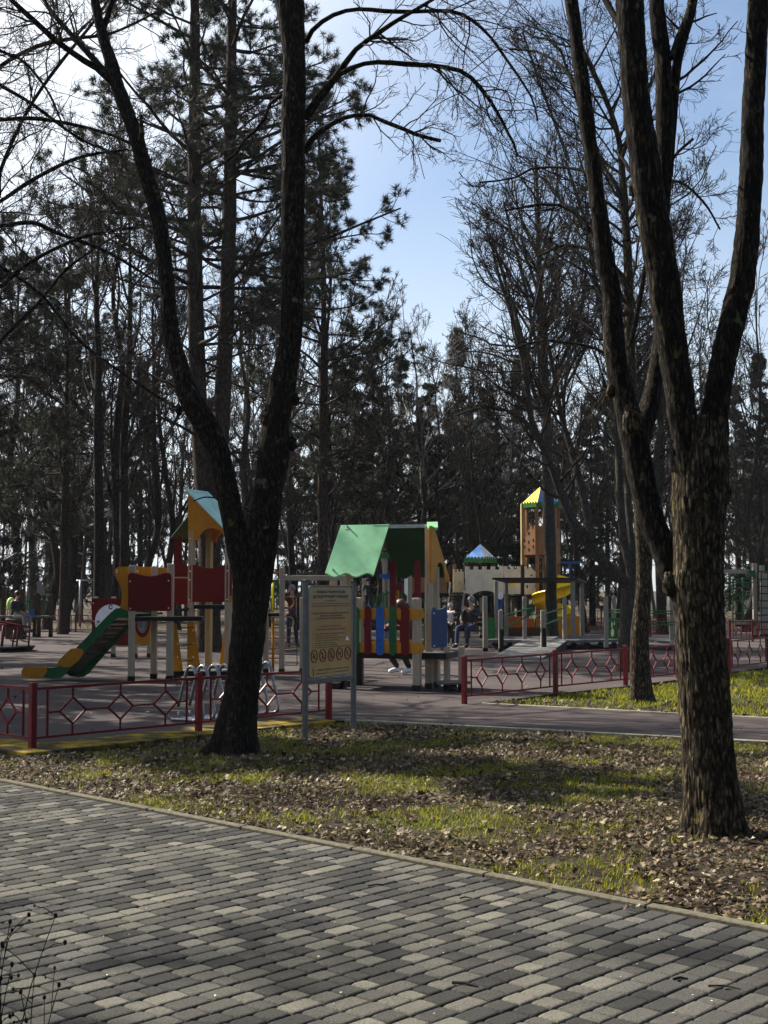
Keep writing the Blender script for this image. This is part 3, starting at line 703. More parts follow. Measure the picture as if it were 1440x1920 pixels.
f2 = pxline([(1305, 1175, 40), (1284, 1120, 50), (1262, 1072, 54), (1245, 1030, 52), (1225, 985, 50), (1208, 920, 52), (1196, 860, 54), (1185, 810, 54), (1174, 760, 44), (1162, 710, 42), (1152, 650, 41), (1148, 600, 38), (1148, 550, 37), (1137, 500, 36), (1128, 440, 34), (1121, 380, 32), (1113, 320, 30), (1104, 260, 29), (1098, 210, 31), (1092, 160, 29), (1084, 100, 27), (1078, 50, 27), (1070, 0, 27), (1062, -60, 25)], Y2 + .15, .5, 200)
g2 = pxline([(1196, 850, 34), (1206, 800, 40), (1218, 760, 38), (1228, 710, 32), (1236, 650, 28), (1240, 590, 24), (1244, 530, 20)], Y2 + .4, .3, 60)
h2 = pxline([(1160, 10, 16), (1140, -10, 16), (1150, 30, 16), (1172, 70, 14)], Y2 + .3, 0, 10)
lim2 = [c2, d2, e2_, f2, g2,
 pxline([(1128, 470, 9), (1118, 458, 8), (1102, 425, 8), (1070, 392, 7), (1030, 382, 6), (985, 388, 5), (945, 395, 4)], Y2 + .5, .5),
 pxline([(1113, 330, 7), (1080, 316, 6), (1040, 314, 6), (1000, 315, 5), (960, 335, 4), (900, 342, 4)], Y2 + .5, .6),
 pxline([(1085, 175, 8), (1060, 130, 7), (1030, 108, 6), (1000, 95, 5), (955, 92, 4)], Y2 + .6, .6),
 pxline([(1172, 62, 14), (1155, 35, 13), (1138, 5, 12), (1120, -30, 11)], Y2 + .2, .3),
 pxline([(1200, 345, 8), (1180, 320, 8), (1170, 300, 6), (1150, 280, 5)], Y2 + .1, .3)]
kn2 = [(tuple(at(1360, 925, Y2)), .065), (tuple(at(1256, 1098, Y2 + .05)), .085), (tuple(at(1185, 790, Y2 + .2)), .11), (tuple(at(1145, 735, Y2 + .25)), .05), (tuple(at(1190, 355, Y2 + .1)), .07)]
hero('bare_tree', 'thick tree with furrowed bark on the right of the lawn, splitting into tall stems', g(1340, 1562), [tr2], [a2, b2] + lim2, [d2] + lim2[5:],
     n=230, amp=.008, flare=.065, seed=11, knots=[(a, b * .7) for a, b in kn2], tw=dict(n1=3.0, l1=.35, n2=5, n3=5, maxl=1.2, up=.05, t0=.35))
# ---- the slim tree behind it on the island (base 1210,1320)
Y3 = 17.6
tr3 = pxline([(1206, 1328, 50), (1203, 1300, 40), (1200, 1250, 37), (1199, 1200, 35), (1203, 1150, 32), (1207, 1100, 29), (1207, 1050, 28), (1204, 1000, 26), (1200, 950, 25), (1194, 890, 22), (1188, 800, 20), (1183, 700, 19), (1180, 600, 18), (1178, 500, 17), (1172, 400, 15), (1165, 300, 13), (1155, 240, 12), (1135, 185, 11), (1115, 140, 10), (1090, 90, 9), (1075, 40, 8)], Y3, .3, 200)
lim3 = [pxline([(1178, 450, 10), (1160, 360, 9), (1130, 310, 8), (1105, 270, 7), (1085, 200, 6), (1050, 90, 5)], Y3, 1),
 pxline([(1182, 650, 11), (1200, 560, 10), (1215, 470, 9), (1230, 380, 8), (1260, 300, 7), (1300, 260, 5)], Y3, -1),
 pxline([(1180, 560, 9), (1150, 500, 8), (1110, 470, 7), (1060, 460, 6), (1010, 480, 5)], Y3, 1.2),
 pxline([(1186, 760, 9), (1160, 700, 8), (1130, 660, 7), (1080, 645, 6), (1010, 640, 5), (950, 660, 4)], Y3, .8),
 pxline([(1175, 420, 8), (1220, 360, 7), (1270, 340, 6), (1320, 380, 5), (1350, 430, 4)], Y3, 1),
 pxline([(1165, 300, 8), (1200, 200, 7), (1240, 120, 6), (1290, 70, 5)], Y3, 1)]
hero('bare_tree', 'slim leaning tree with orange lichen on the grass island by the fence', g(1208, 1322), [tr3], lim3, lim3 + [tr3],
     m='bark', n=40, amp=.008, flare=.05, seed=21, tw=dict(n1=5, l1=.4, n2=8, n3=8, maxl=1.7, up=.1, t0=.45, rmin=.003, rcap=.03))
# ---- the low-forking tree by the ramp (base about 1178,1262)
Y4 = 24.0
tr4 = pxline([(1172, 1268, 34), (1174, 1220, 31), (1176, 1170, 30), (1180, 1120, 32), (1183, 1085, 36)], Y4, 0, 60)
lim4 = [pxline([(1180, 1100, 22), (1162, 1082, 22), (1140, 1062, 21), (1112, 1030, 20), (1090, 1002, 19), (1066, 960, 17), (1048, 915, 15), (1032, 870, 14), (1012, 825, 13), (995, 780, 12), (985, 700, 11), (962, 600, 9), (930, 500, 7)], Y4, -1),
 pxline([(1110, 1015, 16), (1100, 960, 15), (1086, 900, 14), (1070, 840, 12), (1055, 790, 11), (1046, 745, 10), (1035, 680, 9), (1010, 590, 8), (985, 520, 6)], Y4 - .4, .6),
 pxline([(1186, 1090, 18), (1178, 1050, 17), (1168, 1000, 16), (1163, 930, 15), (1160, 860, 14), (1156, 780, 13), (1148, 690, 12), (1130, 600, 10), (1112, 500, 9), (1098, 420, 8), (1060, 300, 6)], Y4, .6),
 pxline([(1188, 1092, 16), (1186, 1040, 15), (1180, 980, 14), (1176, 900, 13), (1172, 800, 12), (1178, 700, 11), (1180, 600, 9)], Y4 + .2, 1),
 pxline([(1196, 1085, 14), (1212, 1040, 13), (1222, 990, 12), (1226, 920, 12), (1232, 840, 10), (1250, 740, 9)], Y4, -.6),
 pxline([(1010, 820, 8), (985, 790, 7), (950, 770, 6), (900, 765, 5), (850, 780, 4)], Y4 - .8, -.4),
 pxline([(1048, 745, 7), (1080, 690, 6), (1110, 620, 5), (1130, 540, 5)], Y4, .4),
 pxline([(985, 700, 8), (1000, 600, 7), (1020, 500, 6), (1040, 420, 5)], Y4 - .8, -.8),
 pxline([(1066, 300, 7), (1040, 230, 6), (1010, 150, 5), (980, 60, 4)], Y4 + .6, .4)]
hero('bare_tree', 'low forking tree with spreading dark limbs, right beside the ramp', g(1175, 1263), [tr4], lim4, lim4, m='bark_grey', n=32, amp=.007, flare=.05, seed=31,
     tw=dict(n1=4.0, l1=.42, n2=8, n3=8, maxl=2.2, up=.14, t0=.3, rmin=.0045, rcap=.03, wig=.15, n4=0))
# ---- the grey trunk in front of the castle tower (base about 1032,1207)
Y5 = 37.0
tr5 = pxline([(1036, 1212, 30), (1034, 1170, 24), (1033, 1100, 22), (1032, 1040, 22), (1030, 980, 22), (1027, 920, 22), (1026, 860, 20), (1025, 800, 19), (1022, 740, 17), (1020, 680, 16), (1018, 620, 14), (1012, 540, 12), (1010, 460, 10), (1008, 380, 8), (1004, 300, 6)], Y5, 0, 120)
lim5 = [pxline([(1024, 800, 9), (1000, 730, 9), (985, 660, 8), (970, 600, 7), (950, 540, 6), (930, 470, 5)], Y5, 1),
 pxline([(1024, 760, 9), (1045, 700, 8), (1070, 640, 7), (1090, 580, 6), (1100, 500, 5)], Y5, -1),
 pxline([(1020, 700, 8), (1000, 620, 7), (985, 540, 6), (960, 440, 5), (945, 380, 4)], Y5, -2),
 pxline([(1018, 640, 8), (1040, 560, 7), (1055, 480, 6), (1080, 400, 5), (1110, 330, 4)], Y5, 2),
 pxline([(1026, 860, 8), (990, 800, 7), (950, 770, 6), (900, 760, 5)], Y5, -1),
 pxline([(1012, 560, 7), (985, 480, 6), (950, 430, 5), (900, 400, 4)], Y5, 1),
 pxline([(1010, 500, 6), (1030, 420, 5), (1045, 340, 4), (1040, 260, 3)], Y5, 1)]
hero('bare_tree', 'straight grey trunk rising in front of the brown castle tower', g(1034, 1209), [tr5], lim5, lim5 + [tr5], m='bark_grey', n=28, amp=.012, flare=.08, seed=41,
     tw=dict(n1=3.4, l1=.45, n2=8, n3=8, maxl=2.8, up=.14, t0=.45, rmin=.006, rcap=.045))
# ---- the tree just outside the frame on the left, its long boughs crossing the sky
Y6 = 20
bt = Vector((-8.6, 20.0, 0))
tr6 = smooth_line([(bt.x, bt.y, -.05, .2), (bt.x + .05, bt.y, 1.5, .17), (bt.x, bt.y + .1, 3.0, .16), (bt.x - .1, bt.y, 6.0, .15), (bt.x, bt.y, 9.5, .12), (bt.x + .1, bt.y, 13, .07)], 90)
def bough(zz, tr, yy, dy):
    zz = zz * 1.6; s = (bt.x - .02, bt.y, zz, .06); o = [s]
    for i, (a, b, w) in enumerate(tr):
        y = yy + dy * i / max(1, len(tr) - 1); p = at(a, b, y); o.append((p.x, p.y, p.z, w * y / F / 2))
    return smooth_line(o, 46)
lim6 = [bough(4.2, [(-60, 190, 10), (0, 125, 9), (75, 85, 9), (140, 72, 8), (210, 62, 6), (300, 20, 4)], bt.y, .6),
 bough(4.4, [(-60, 232, 8), (0, 225, 8), (60, 222, 8), (130, 232, 7), (200, 250, 6), (245, 268, 5)], bt.y, -.4),
 bough(2.9, [(-60, 412, 9), (0, 378, 8), (65, 335, 8), (150, 295, 7), (240, 280, 5)], bt.y, .3),
 bough(3.6, [(-50, 420, 10), (0, 424, 9), (60, 417, 9), (110, 438, 8), (200, 472, 7), (300, 532, 5)], bt.y, .8),
 bough(2.4, [(-60, 578, 9), (0, 538, 8), (60, 490, 8), (150, 446, 7), (230, 430, 6), (320, 422, 4)], bt.y, -.3),
 bough(2.6, [(-30, 420, 8), (0, 322, 8), (45, 220, 7), (100, 135, 7), (180, 35, 6), (215, -20, 5)], bt.y, .2),
 bough(4.9, [(-60, 125, 8), (0, 160, 8), (60, 195, 7), (150, 260, 6), (230, 292, 4)], bt.y, .5),
 bough(5.2, [(-60, 60, 8), (0, 95, 7), (45, 116, 6), (90, 172, 5), (120, 240, 4)], bt.y, -.5),
 bough(2.2, [(-60, 720, 8), (0, 640, 7), (70, 570, 7), (130, 500, 6), (220, 440, 4)], bt.y, 1.0),
 bough(3.0, [(-60, 480, 7), (0, 500, 7), (80, 555, 6), (150, 640, 6), (260, 720, 5), (330, 765, 4)], bt.y, .8)]
hero('bare_tree', 'tree off the left edge whose thin boughs arch across the upper left', bt, [tr6], lim6, lim6 + [tr6], n=40, seed=51,
     tw=dict(n1=3.2, l1=.32, n2=6, n3=5, maxl=1.8, up=.03, t0=.2, rmin=.0035, rcap=.025))
# ================================================================ trees of the wood (shared meshes)
def proto_bare(seed, h=15.0, r=.17, fork=.28, spread=26, nl=8, up=.10, rm=.008, m='bark_far', tw='twig', n1=9, n2=8, n3=7, stems=1):
    rng = np.random.default_rng(seed); a = Acc(); T = []
    for s in range(stems):
        an = 2 * math.pi * s / stems + seed; le = .05 * h if stems > 1 else 0
        pts = [(0, 0, -.1, r * 1.35), (0, 0, .35, r)] if s == 0 else [(0, 0, .3, r * .9)]
        x = y = 0
        for k in range(1, 8):
            z = h * k / 7; x += rng.normal(0, .012 * h) + math.cos(an) * le * (.5 if k > 1 else .2) * (stems > 1) * .4; y += rng.normal(0, .012 * h) + math.sin(an) * le * .2 * (stems > 1)
            pts.append((x, y, z, max(.02, r * (1 - .88 * k / 7))))
        T.append(smooth_line(pts, 44))
    for P, R in T: a.add(*rough_tube(P, R, 14, seed, .01, 9, 4, lump=.015, flare=.06))
    me_t = a.mesh('trunk', M[m]); c = Acc(); 
    TP = np.stack([p for p, _ in T]); TR = np.stack([q for _, q in T])
    A1, S1 = sprout(TP, TR, rng, nl * 2, fork, .97, spread * 1.5, 12, .40, .8, 7, .55, rm * 2, 12, up, .07, 0, .12, .9); c.branches(A1, S1, 6)
    A2, S2 = sprout(A1, S1, rng, n1, .15, 1, 42, 12, .42, .35, 3, .6, rm * 1.3, 7, up * .7, .1, 0, .25); c.branches(A2, S2, 4)
    A3, S3 = sprout(A2, S2, rng, n2, .12, 1, 40, 12, .5, .2, 1.5, .65, rm, 5, up * .5, .12, 0, .4); c.branches(A3, S3, 3)
    A4, S4 = sprout(A3, S3, rng, n3, .15, 1, 40, 12, .5, .12, .7, .75, rm * .8, 3, up * .3, .12, 0, .6); c.branches(A4, S4, 3)
    return [('trunk', me_t), ('crown', c.mesh('crown', M[tw]))]
def needles(acc, B, D, rng, n, ln, wd, spread=70, fwd=.35):
    """tufts of flat needles: at points B, around directions D"""
    m = len(B); idx = np.repeat(np.arange(m), n); k = len(idx)
    d = nrm(nrm(rng.normal(size=(k, 3))) + D[idx] * fwd * 2); l = ln * rng.uniform(.6, 1.15, k)[:, None]
    s = nrm(np.cross(d, rng.normal(size=(k, 3)))) * wd
    b = B[idx] + rng.normal(0, ln * .12, (k, 3))
    V = np.stack([b - s, b + s, b + d * l], 1).reshape(-1, 3)
    acc.add(V, None, np.arange(k * 3).reshape(-1, 3))
def proto_pine(seed, h=22.0, r=.22, fork=True, crown0=.30, rad=4.2, nb=90, flat=.0):
    rng = np.random.default_rng(seed); a = Acc(); T = []
    for s in range(2 if fork else 1):
        off = (.42 if s else -.42) if fork else 0
        pts = [(0, 0, -.2, r * 1.5), (0, 0, .5, r * 1.2), (off * .05, 0, h * .13, r * 1.05), (off * .6, .1 * s, h * .25, r * .9), (off, .2 * s, h * .45, r * .75), (off * 1.1, .3 * s, h * .7, r * .5), (off * 1.3, .2, h * .98, .04)]
        if s: pts = pts[2:]
        T.append(smooth_line(pts, 60))
    for P, R in T: a.add(*rough_tube(P, R, 20, seed, .02, 7, 3.5, lump=.02, flare=.1))
    me_t = a.mesh('trunk', M['bark_pine']); c = Acc(); nd = Acc()
    TP = np.stack([p for p, _ in T]); TR = np.stack([q for _, q in T])
    n = nb // len(T); allP = []; 
    bi = np.repeat(np.arange(len(T)), n); m = len(bi)
    t = rng.uniform(.22, .985, m); u = t * 59; i0 = u.astype(int); B = TP[bi, np.minimum(i0, 58)]
    an = rng.uniform(0, 2 * np.pi, m); L_ = rad * (1.12 - t) ** .55 * rng.uniform(.55, 1.1, m); L_ *= np.clip((t - .12) / .25, .35, 1)
    K = 9; P = np.zeros((m, K, 3)); P[:, 0] = B; D = np.stack([np.cos(an), np.sin(an), rng.uniform(-.05, .45, m)], 1); D = nrm(D)
    for k in range(1, K):
        P[:, k] = P[:, k - 1] + D * (L_ / (K - 1))[:, None]; D = nrm(D + rng.normal(0, .09, (m, 3)) + np.array([0, 0, .035]))
    R = (.012 + .012 * L_)[:, None] * np.linspace(1, .3, K)[None]; c.branches(P, R, 5)
    A2, S2 = sprout(P, R, rng, 11, .22, 1, 48, 12, .34, .25, 1.7, .6, .006, 6, .05, .12, 0, .4); c.branches(A2, S2, 3)
    A3, S3 = sprout(A2, S2, rng, 3, .3, 1, 42, 12, .5, .15, .6, .7, .005, 4, .08, .12, 0, .5); c.branches(A3, S3, 3)
    # needles only in the living crown: bare, dead boughs below
    for Q, keep in ((A2, .95), (A3, .85), (P, 1)):
        z = Q[:, -1, 2] / h; live = (z > crown0 + rng.normal(0, .05, len(z))) & (rng.random(len(z)) < keep)
        E = Q[live]; D = nrm(E[:, -1] - E[:, -2]); needles(nd, E[:, -1], D, rng, 30, .20, .008)
        E2 = E[:, -2] * .6 + E[:, -1] * .4; needles(nd, E2, D, rng, 14, .18, .008)
    return [('trunk', me_t), ('branches', c.mesh('branches', M['twig'])), ('needles', nd.mesh('needles', M['pine_needles'], False))]
def proto_spruce(seed, h=13.0, r=.15, rad=2.4, nb=150, z0=.10):
    rng = np.random.default_rng(seed); a = Acc(); P0, R0 = smooth_line([(0, 0, -.1, r * 1.2), (.03, 0, h * .3, r * .85), (0, .04, h * .7, r * .4), (0, 0, h, .012)], 40)
    a.add(*rough_tube(P0, R0, 12, seed, .008, 9, 3, flare=.05)); me_t = a.mesh('trunk', M['bark_far']); c = Acc(); nd = Acc()
    t = z0 + (1 - z0) * rng.random(nb) ** 1.15 * .985; B = np.stack([np.interp(t, np.linspace(0, 1, 40), P0[:, k]) for k in range(3)], 1)
    an = rng.uniform(0, 2 * np.pi, nb); L_ = rad * (1.03 - t) ** .8 * rng.uniform(.6, 1.15, nb)
    K = 8; P = np.zeros((nb, K, 3)); P[:, 0] = B; D = nrm(np.stack([np.cos(an), np.sin(an), rng.uniform(-.25, .15, nb)], 1))
    for k in range(1, K):
        P[:, k] = P[:, k - 1] + D * (L_ / (K - 1))[:, None]; D = nrm(D + rng.normal(0, .07, (nb, 3)) + np.array([0, 0, -.10 + .05 * k]))
    R = (.008 + .010 * L_)[:, None] * np.linspace(1, .3, K)[None]; c.branches(P, R, 4)
    A2, S2 = sprout(P, R, rng, 12, .12, 1, 58, 12, .30, .15, .8, .6, .005, 5, -.10, .1, 0, .5); c.branches(A2, S2, 3)
    # hanging sprays: short flat shoots along each side twig
    Q = np.concatenate([A2[:, 1], A2[:, 2], A2[:, 3], A2[:, 4], P[:, 3], P[:, 5], P[:, 7]]); k = len(Q)
    needles(nd, Q, np.tile(np.array([[0, 0, -1.0]]), (k, 1)), rng, 7, .22, .016, fwd=.55)
    return [('trunk', me_t), ('branches', c.mesh('branches', M['twig'])), ('needles', nd.mesh('needles', M['spruce_needles'], False))]
def place(proto, name, label, loc, s=1.0, rz=0.0, group=None, sz=None):
    r = thing(name, label, 'tree', (loc[0], loc[1], loc[2] if len(loc) > 2 else 0), rz, group); r.scale = (s, s, sz or s)
    for nme, me in proto: link(nme, me, r)
    return r
def gx(px, Y): return (px - 720) / F * Y * .9985
PINE_A = proto_pine(1, 22, .25, True, .42, 5.0, 150)
PINE_B = proto_pine(2, 15, .17, False, .26, 4.0, 58)
SPR_A = proto_spruce(3, 13, .15, 2.4, 118)
SPR_B = proto_spruce(4, 14.5, .16, 2.1, 120, .14)
BARE_A = proto_bare(5, 15, .20, .22, 30, 8, n1=8, n2=7, n3=5)
BARE_B = proto_bare(6, 13, .15, .12, 22, 10, .12, n1=8, n2=6, n3=4)
BARE_C = proto_bare(7, 17, .22, .35, 30, 7, n1=8, n2=6, n3=5)
BARE_D = proto_bare(8, 13, .17, .30, 34, 7, m='bark_grey', tw='twig_grey', n1=7, n2=6, n3=5)
place(PINE_A, 'pine_tree', 'tall pine with two parallel trunks, behind the red and orange play tower', (gx(392, 31.7), 31.7), 1.0, .15)
place(PINE_B, 'pine_tree', 'pine whose long needled boughs reach out right of the forked black tree', (gx(605, 38), 38), 1.02, .9)
place(PINE_B, 'pine_tree', 'bushy pine behind the left group of bare trunks', (gx(120, 44), 44), .9, 2.2)
place(PINE_B, 'pine_tree', 'pine standing furthest left with drooping boughs', (gx(-22, 41), 41), .92, 4.1)
trs = [  # px, depth, proto, scale, rotation, label
 (186, 35, BARE_C, .80, .3, 'left dark trunk of the three standing close together behind the slide'),
 (206, 36.5, BARE_A, .92, 1.9, 'middle dark trunk of the three standing close together behind the slide'),
 (232, 35.5, BARE_C, .78, 3.9, 'right dark trunk of the three standing close together behind the slide'),
 (121, 48, BARE_A, 1.05, 2.7, 'thick dark trunk behind the far left fence'),
 (30, 52, BARE_C, .95, 5.0, 'dark trunk beside the figure with the lime rucksack'),
 (640, 40, BARE_B, 1.0, .8, 'bare tree whose stems fan out above the pale green playhouse roof'),
 (770, 52, BARE_D, .9, 2.0, 'thin bare tree standing behind the dark side of the playhouse roof'),
 (880, 50, BARE_B, .8, 3.3, 'bare tree behind the blue and white castle roof'),
 (955, 54, BARE_D, .85, 4.4, 'pale twiggy tree left of the castle tower'),
 (1095, 46, BARE_B, .9, 1.1, 'bare tree right behind the castle tower'),
 (1240, 44, BARE_A, .95, .2, 'bare tree seen between the stems on the right'),
 (1400, 48, BARE_B, 1.0, 5.2, 'bare tree behind the climbing net at the right edge'),
 (330, 50, BARE_B, 1.05, 2.2, 'bare tree behind the red house front of the play tower'),
 (500, 54, BARE_D, 1.1, .5, 'twiggy tree seen just right of the forked black tree'),
 (1320, 60, BARE_B, 1.1, 3.0, 'far bare tree behind the thick furrowed trunk'),
 (60, 62, BARE_D, 1.05, 1.2, 'far bare tree over the wooden far left playset'),
 (700, 50, BARE_B, .85, 5.1, 'fan-shaped bare tree directly behind the pale green roof panel'),
 (825, 51, BARE_A, .72, 4.0, 'branchy bare tree between the playhouse and the castle wall'),
 (915, 47, BARE_B, .78, 1.6, 'slim bare tree right behind the castle wall'),
 (1160, 52, BARE_A, .9, 2.9, 'bare tree behind the ramp platform posts'),
 (1290, 50, BARE_B, 1.1, .9, 'bare tree hidden mostly by the thick furrowed trunk'),
 (280, 50, BARE_B, 1.1, 3.5, 'bushy bare tree behind the low red tower'),
 (90, 51, BARE_B, 1.15, 5.5, 'many stemmed bare tree above the far left red fence'),
 (560, 50, BARE_B, 1.1, 1.3, 'bare tree just left of the playhouse roof'),
 (450, 49, BARE_A, 1.0, 2.4, 'bare tree seen through the fork of the black tree'),
]
for i, (px, Y, pr, s, rz, lb) in enumerate(trs): place(pr, 'bare_tree', lb, (gx(px, Y), Y), s, rz)
spr = [(600, 63, 'B', .9), (668, 65, 'A', .92), (730, 62, 'B', .88), (790, 64, 'A', .95), (845, 63, 'B', .88), (930, 64, 'A', .92), (1140, 63, 'B', .9), (150, 64, 'A', 1.0), (262, 63, 'B', .95), (95, 66, 'A', .95), (205, 69, 'B', .9), (545, 66, 'A', .95), (300, 56, 'A', .95), (395, 60, 'B', .95), (560, 60, 'A', 1.0), (640, 58, 'B', .92), (700, 52, 'A', .98), (752, 56, 'B', .96), (806, 53, 'A', 1.0), (858, 57, 'B', 1.02), (915, 54, 'A', .95), (975, 58, 'B', .9), (1110, 56, 'A', .9), (1385, 55, 'A', 1.0), (1430, 50, 'B', .82), (1475, 53, 'A', 1.0), (470, 57, 'B', .9), (-20, 50, 'A', .95), (235, 62, 'B', 1.0), (1215, 60, 'B', .85), (1050, 60, 'A', .8)]
where = ['second row, over the green roof panel edge', 'second row, left of the playhouse ridge', 'second row, over the playhouse ridge', 'second row, right of the playhouse gable', 'second row, between gable and castle', 'second row, right of the small castle roof', 'second row, behind the low forking tree', 'second row, left of the three close trunks', 'second row, over the low red tower', 'far off above the wooden playset', 'far off behind the three close trunks', 'far off just left of the playhouse', 'left of the pine with two trunks', 'behind the pine with two trunks', 'right of the forked black tree', 'above the left end of the playhouse roof', 'above the middle of the playhouse roof', 'above the right end of the playhouse roof',
 'between the playhouse and the castle', 'left above the blue and white castle roof', 'right above the blue and white castle roof', 'just left of the castle tower', 'right behind the low forking tree limbs', 'right of the thick furrowed trunk', 'nearest the right edge above the climbing net', 'cut by the right edge of the view',
 'behind the fork of the black tree', 'at the left edge of the view', 'behind the three close trunks', 'between the slim leaning tree and the thick one', 'right behind the castle tower roof']
for i, ((px, Y, k, s), w) in enumerate(zip(spr, where)):
    if i in (12, 14, 26, 28, 29): continue
    place(SPR_A if k == 'A' else SPR_B, 'spruce_tree', 'dark drooping spruce ' + w, (gx(px, Y), Y), s * .95, i * 1.7, None, s * (.78 + .18 * ((i * .618) % 1)))
# the far wood: thin trunks one can still tell apart
FAR = [proto_bare(31, 15, .17, .35, 30, 6, n1=6, n2=5, n3=4, rm=.016), proto_bare(32, 13, .14, .25, 26, 6, n1=6, n2=5, n3=4, rm=.016, m='bark_grey', tw='twig_grey'), proto_bare(33, 16, .15, .4, 22, 6, n1=6, n2=5, n3=4, rm=.016, m='bark_grey', tw='twig')]
rng = np.random.default_rng(77)
for i in range(135):
    Y = rng.uniform(64, 140) if i % 5 else rng.uniform(62, 70); px = -60 + 1560 * ((i * .618034) % 1)
    place(FAR[i % 3], 'far_tree', 'slender bare tree in the distant wood behind the playground', (gx(px, Y), Y), rng.uniform(.6, .92), rng.uniform(0, 6), 'distant trees of the wood')
place([('trunk', BARE_D[0][1].copy()), ('crown', BARE_D[1][1])], 'birch_tree', 'pale birch trunk seen through the far left pull-up bars', (gx(146, 62), 62), .8, 2.0)
SC.objects[[o.name for o in SC.objects if o.name.startswith('birch_tree')][0]].children[0].data.materials[0] = M['bark_birch']
# trees just beyond the left edge that shade the play surface and the paving
place(BARE_A, 'bare_tree', 'bare tree outside the left edge of the view', (-11.5, 22.0), .8, 1.0, 'trees outside the left edge')
place(BARE_C, 'bare_tree', 'bare tree outside the left edge of the view', (-13.5, 26.0), .8, 2.0, 'trees outside the left edge')
place(BARE_C, 'bare_tree', 'bare tree outside the left edge of the view', (-13.0, 12.0), .85, 4.0, 'trees outside the left edge')
place(PINE_B, 'pine_tree', 'pine outside the left edge of the view', (-17.5, 33.0), .9, 2.0, 'trees outside the left edge')
place(BARE_B, 'bare_tree', 'bare tree outside the left edge of the view', (-12.0, 34.0), .9, 3.0, 'trees outside the left edge')
place(PINE_B, 'pine_tree', 'pine outside the left edge of the view', (-13.6, 24.5), .85, 1.0, 'trees outside the left edge')
place(PINE_B, 'pine_tree', 'pine outside the left edge of the view', (-17.0, 28.5), 1.0, 3.0, 'trees outside the left edge')
place(BARE_A, 'bare_tree', 'bare tree outside the left edge of the view', (-13.0, 30.0), .9, 5.0, 'trees outside the left edge')
place(BARE_A, 'bare_tree', 'bare tree outside the left edge of the view', (-15.5, 20.5), .95, 2.0, 'trees outside the left edge')
place(SPR_A, 'spruce_tree', 'spruce outside the left edge of the view', (-9.7, 18.5), 1.05, 0.5, 'trees outside the left edge')
# unseen conifers added behind the viewpoint to block sky light from that side
for i in range(15):
    a_ = math.radians(-172 + 172 * i / 14); rr_ = 11 + 3 * ((i * .618) % 1)
    place(SPR_B if i % 2 else SPR_A, 'spruce_tree', 'unseen dark spruce added behind the viewpoint to block sky light', (rr_ * math.cos(a_) * 1.15 + 2.5, rr_ * math.sin(a_) - .5), 1.25, i * 1.3, 'unseen spruces added behind the viewpoint')
place(SPR_B, 'spruce_tree', 'spruce outside the left edge of the view', (-11.5, 18.8), 1.15, 2.5, 'trees outside the left edge')
# ================================================================ PLAYGROUND
Vc = Vector
Z0 = .05                                             # level of the play surface
def gp(px, py, z=Z0): return g(px, py, z)
def bolts(name_root, pts, n, r=.012, m='steel'):
    mb = MB()
    for p in pts: mb.ball(p, r, 6, 4)
    return mb.build('bolts', M[m], name_root)
def face(mb, pix, O, yaw, th):
    """flat board traced in pixels on the vertical plane through O, th thick (away from the viewer)"""
    n = Vc((-math.sin(yaw), math.cos(yaw), 0)) * th
    P = [hit(a, b, O, yaw) for a, b in pix]; mb.prism(P, n); return mb
def arc(cx, cy, rx, ry, a0, a1, n=8):
    return [(cx + rx * math.cos(math.radians(a0 + (a1 - a0) * i / n)), cy - ry * math.sin(math.radians(a0 + (a1 - a0) * i / n))) for i in range(n + 1)]
def rrect(x0, y0, x1, y1, r, n=3):
    return arc(x1 - r, y0 + r, r, r, 0, 90, n) + arc(x0 + r, y0 + r, r, r, 90, 180, n) + arc(x0 + r, y1 - r, r, r, 180, 270, n) + arc(x1 - r, y1 - r, r, r, 270, 360, n)
def rrect_hv(x0, y0, x1, y1, r, n=3): return rrect(x0, y0, x1, y1, r, n)
def vpost(root, base, ztop, w=.09, yaw=0.0, m='wood', name='post', foot=True, cap=False):
    mb = MB()
    mb.cm = 0; mb.box((base.x, base.y, (base.z + .06 + ztop) / 2), (w, w, ztop - base.z - .06), yaw, .008)
    # grooves of the laminated post: two proud lips on each side
    for s in (-1, 1):
        o = Vc((math.cos(yaw), math.sin(yaw), 0)) * (w * .3 * s) - Vc((-math.sin(yaw), math.cos(yaw), 0)) * (w / 2 + .002)
        mb.box((base.x + o.x, base.y + o.y, (base.z + .08 + ztop) / 2), (w * .34, .008, ztop - base.z - .12), yaw, .002)
    p = mb.build(name, M[m], root)
    if foot:
        f = MB(); f.box((base.x, base.y, base.z + .045), (w * 1.08, w * 1.08, .09), yaw, .004); f.build('foot', M['black'], p)
    return p
def hz(px, py, Y): return at(px, py, Y).z
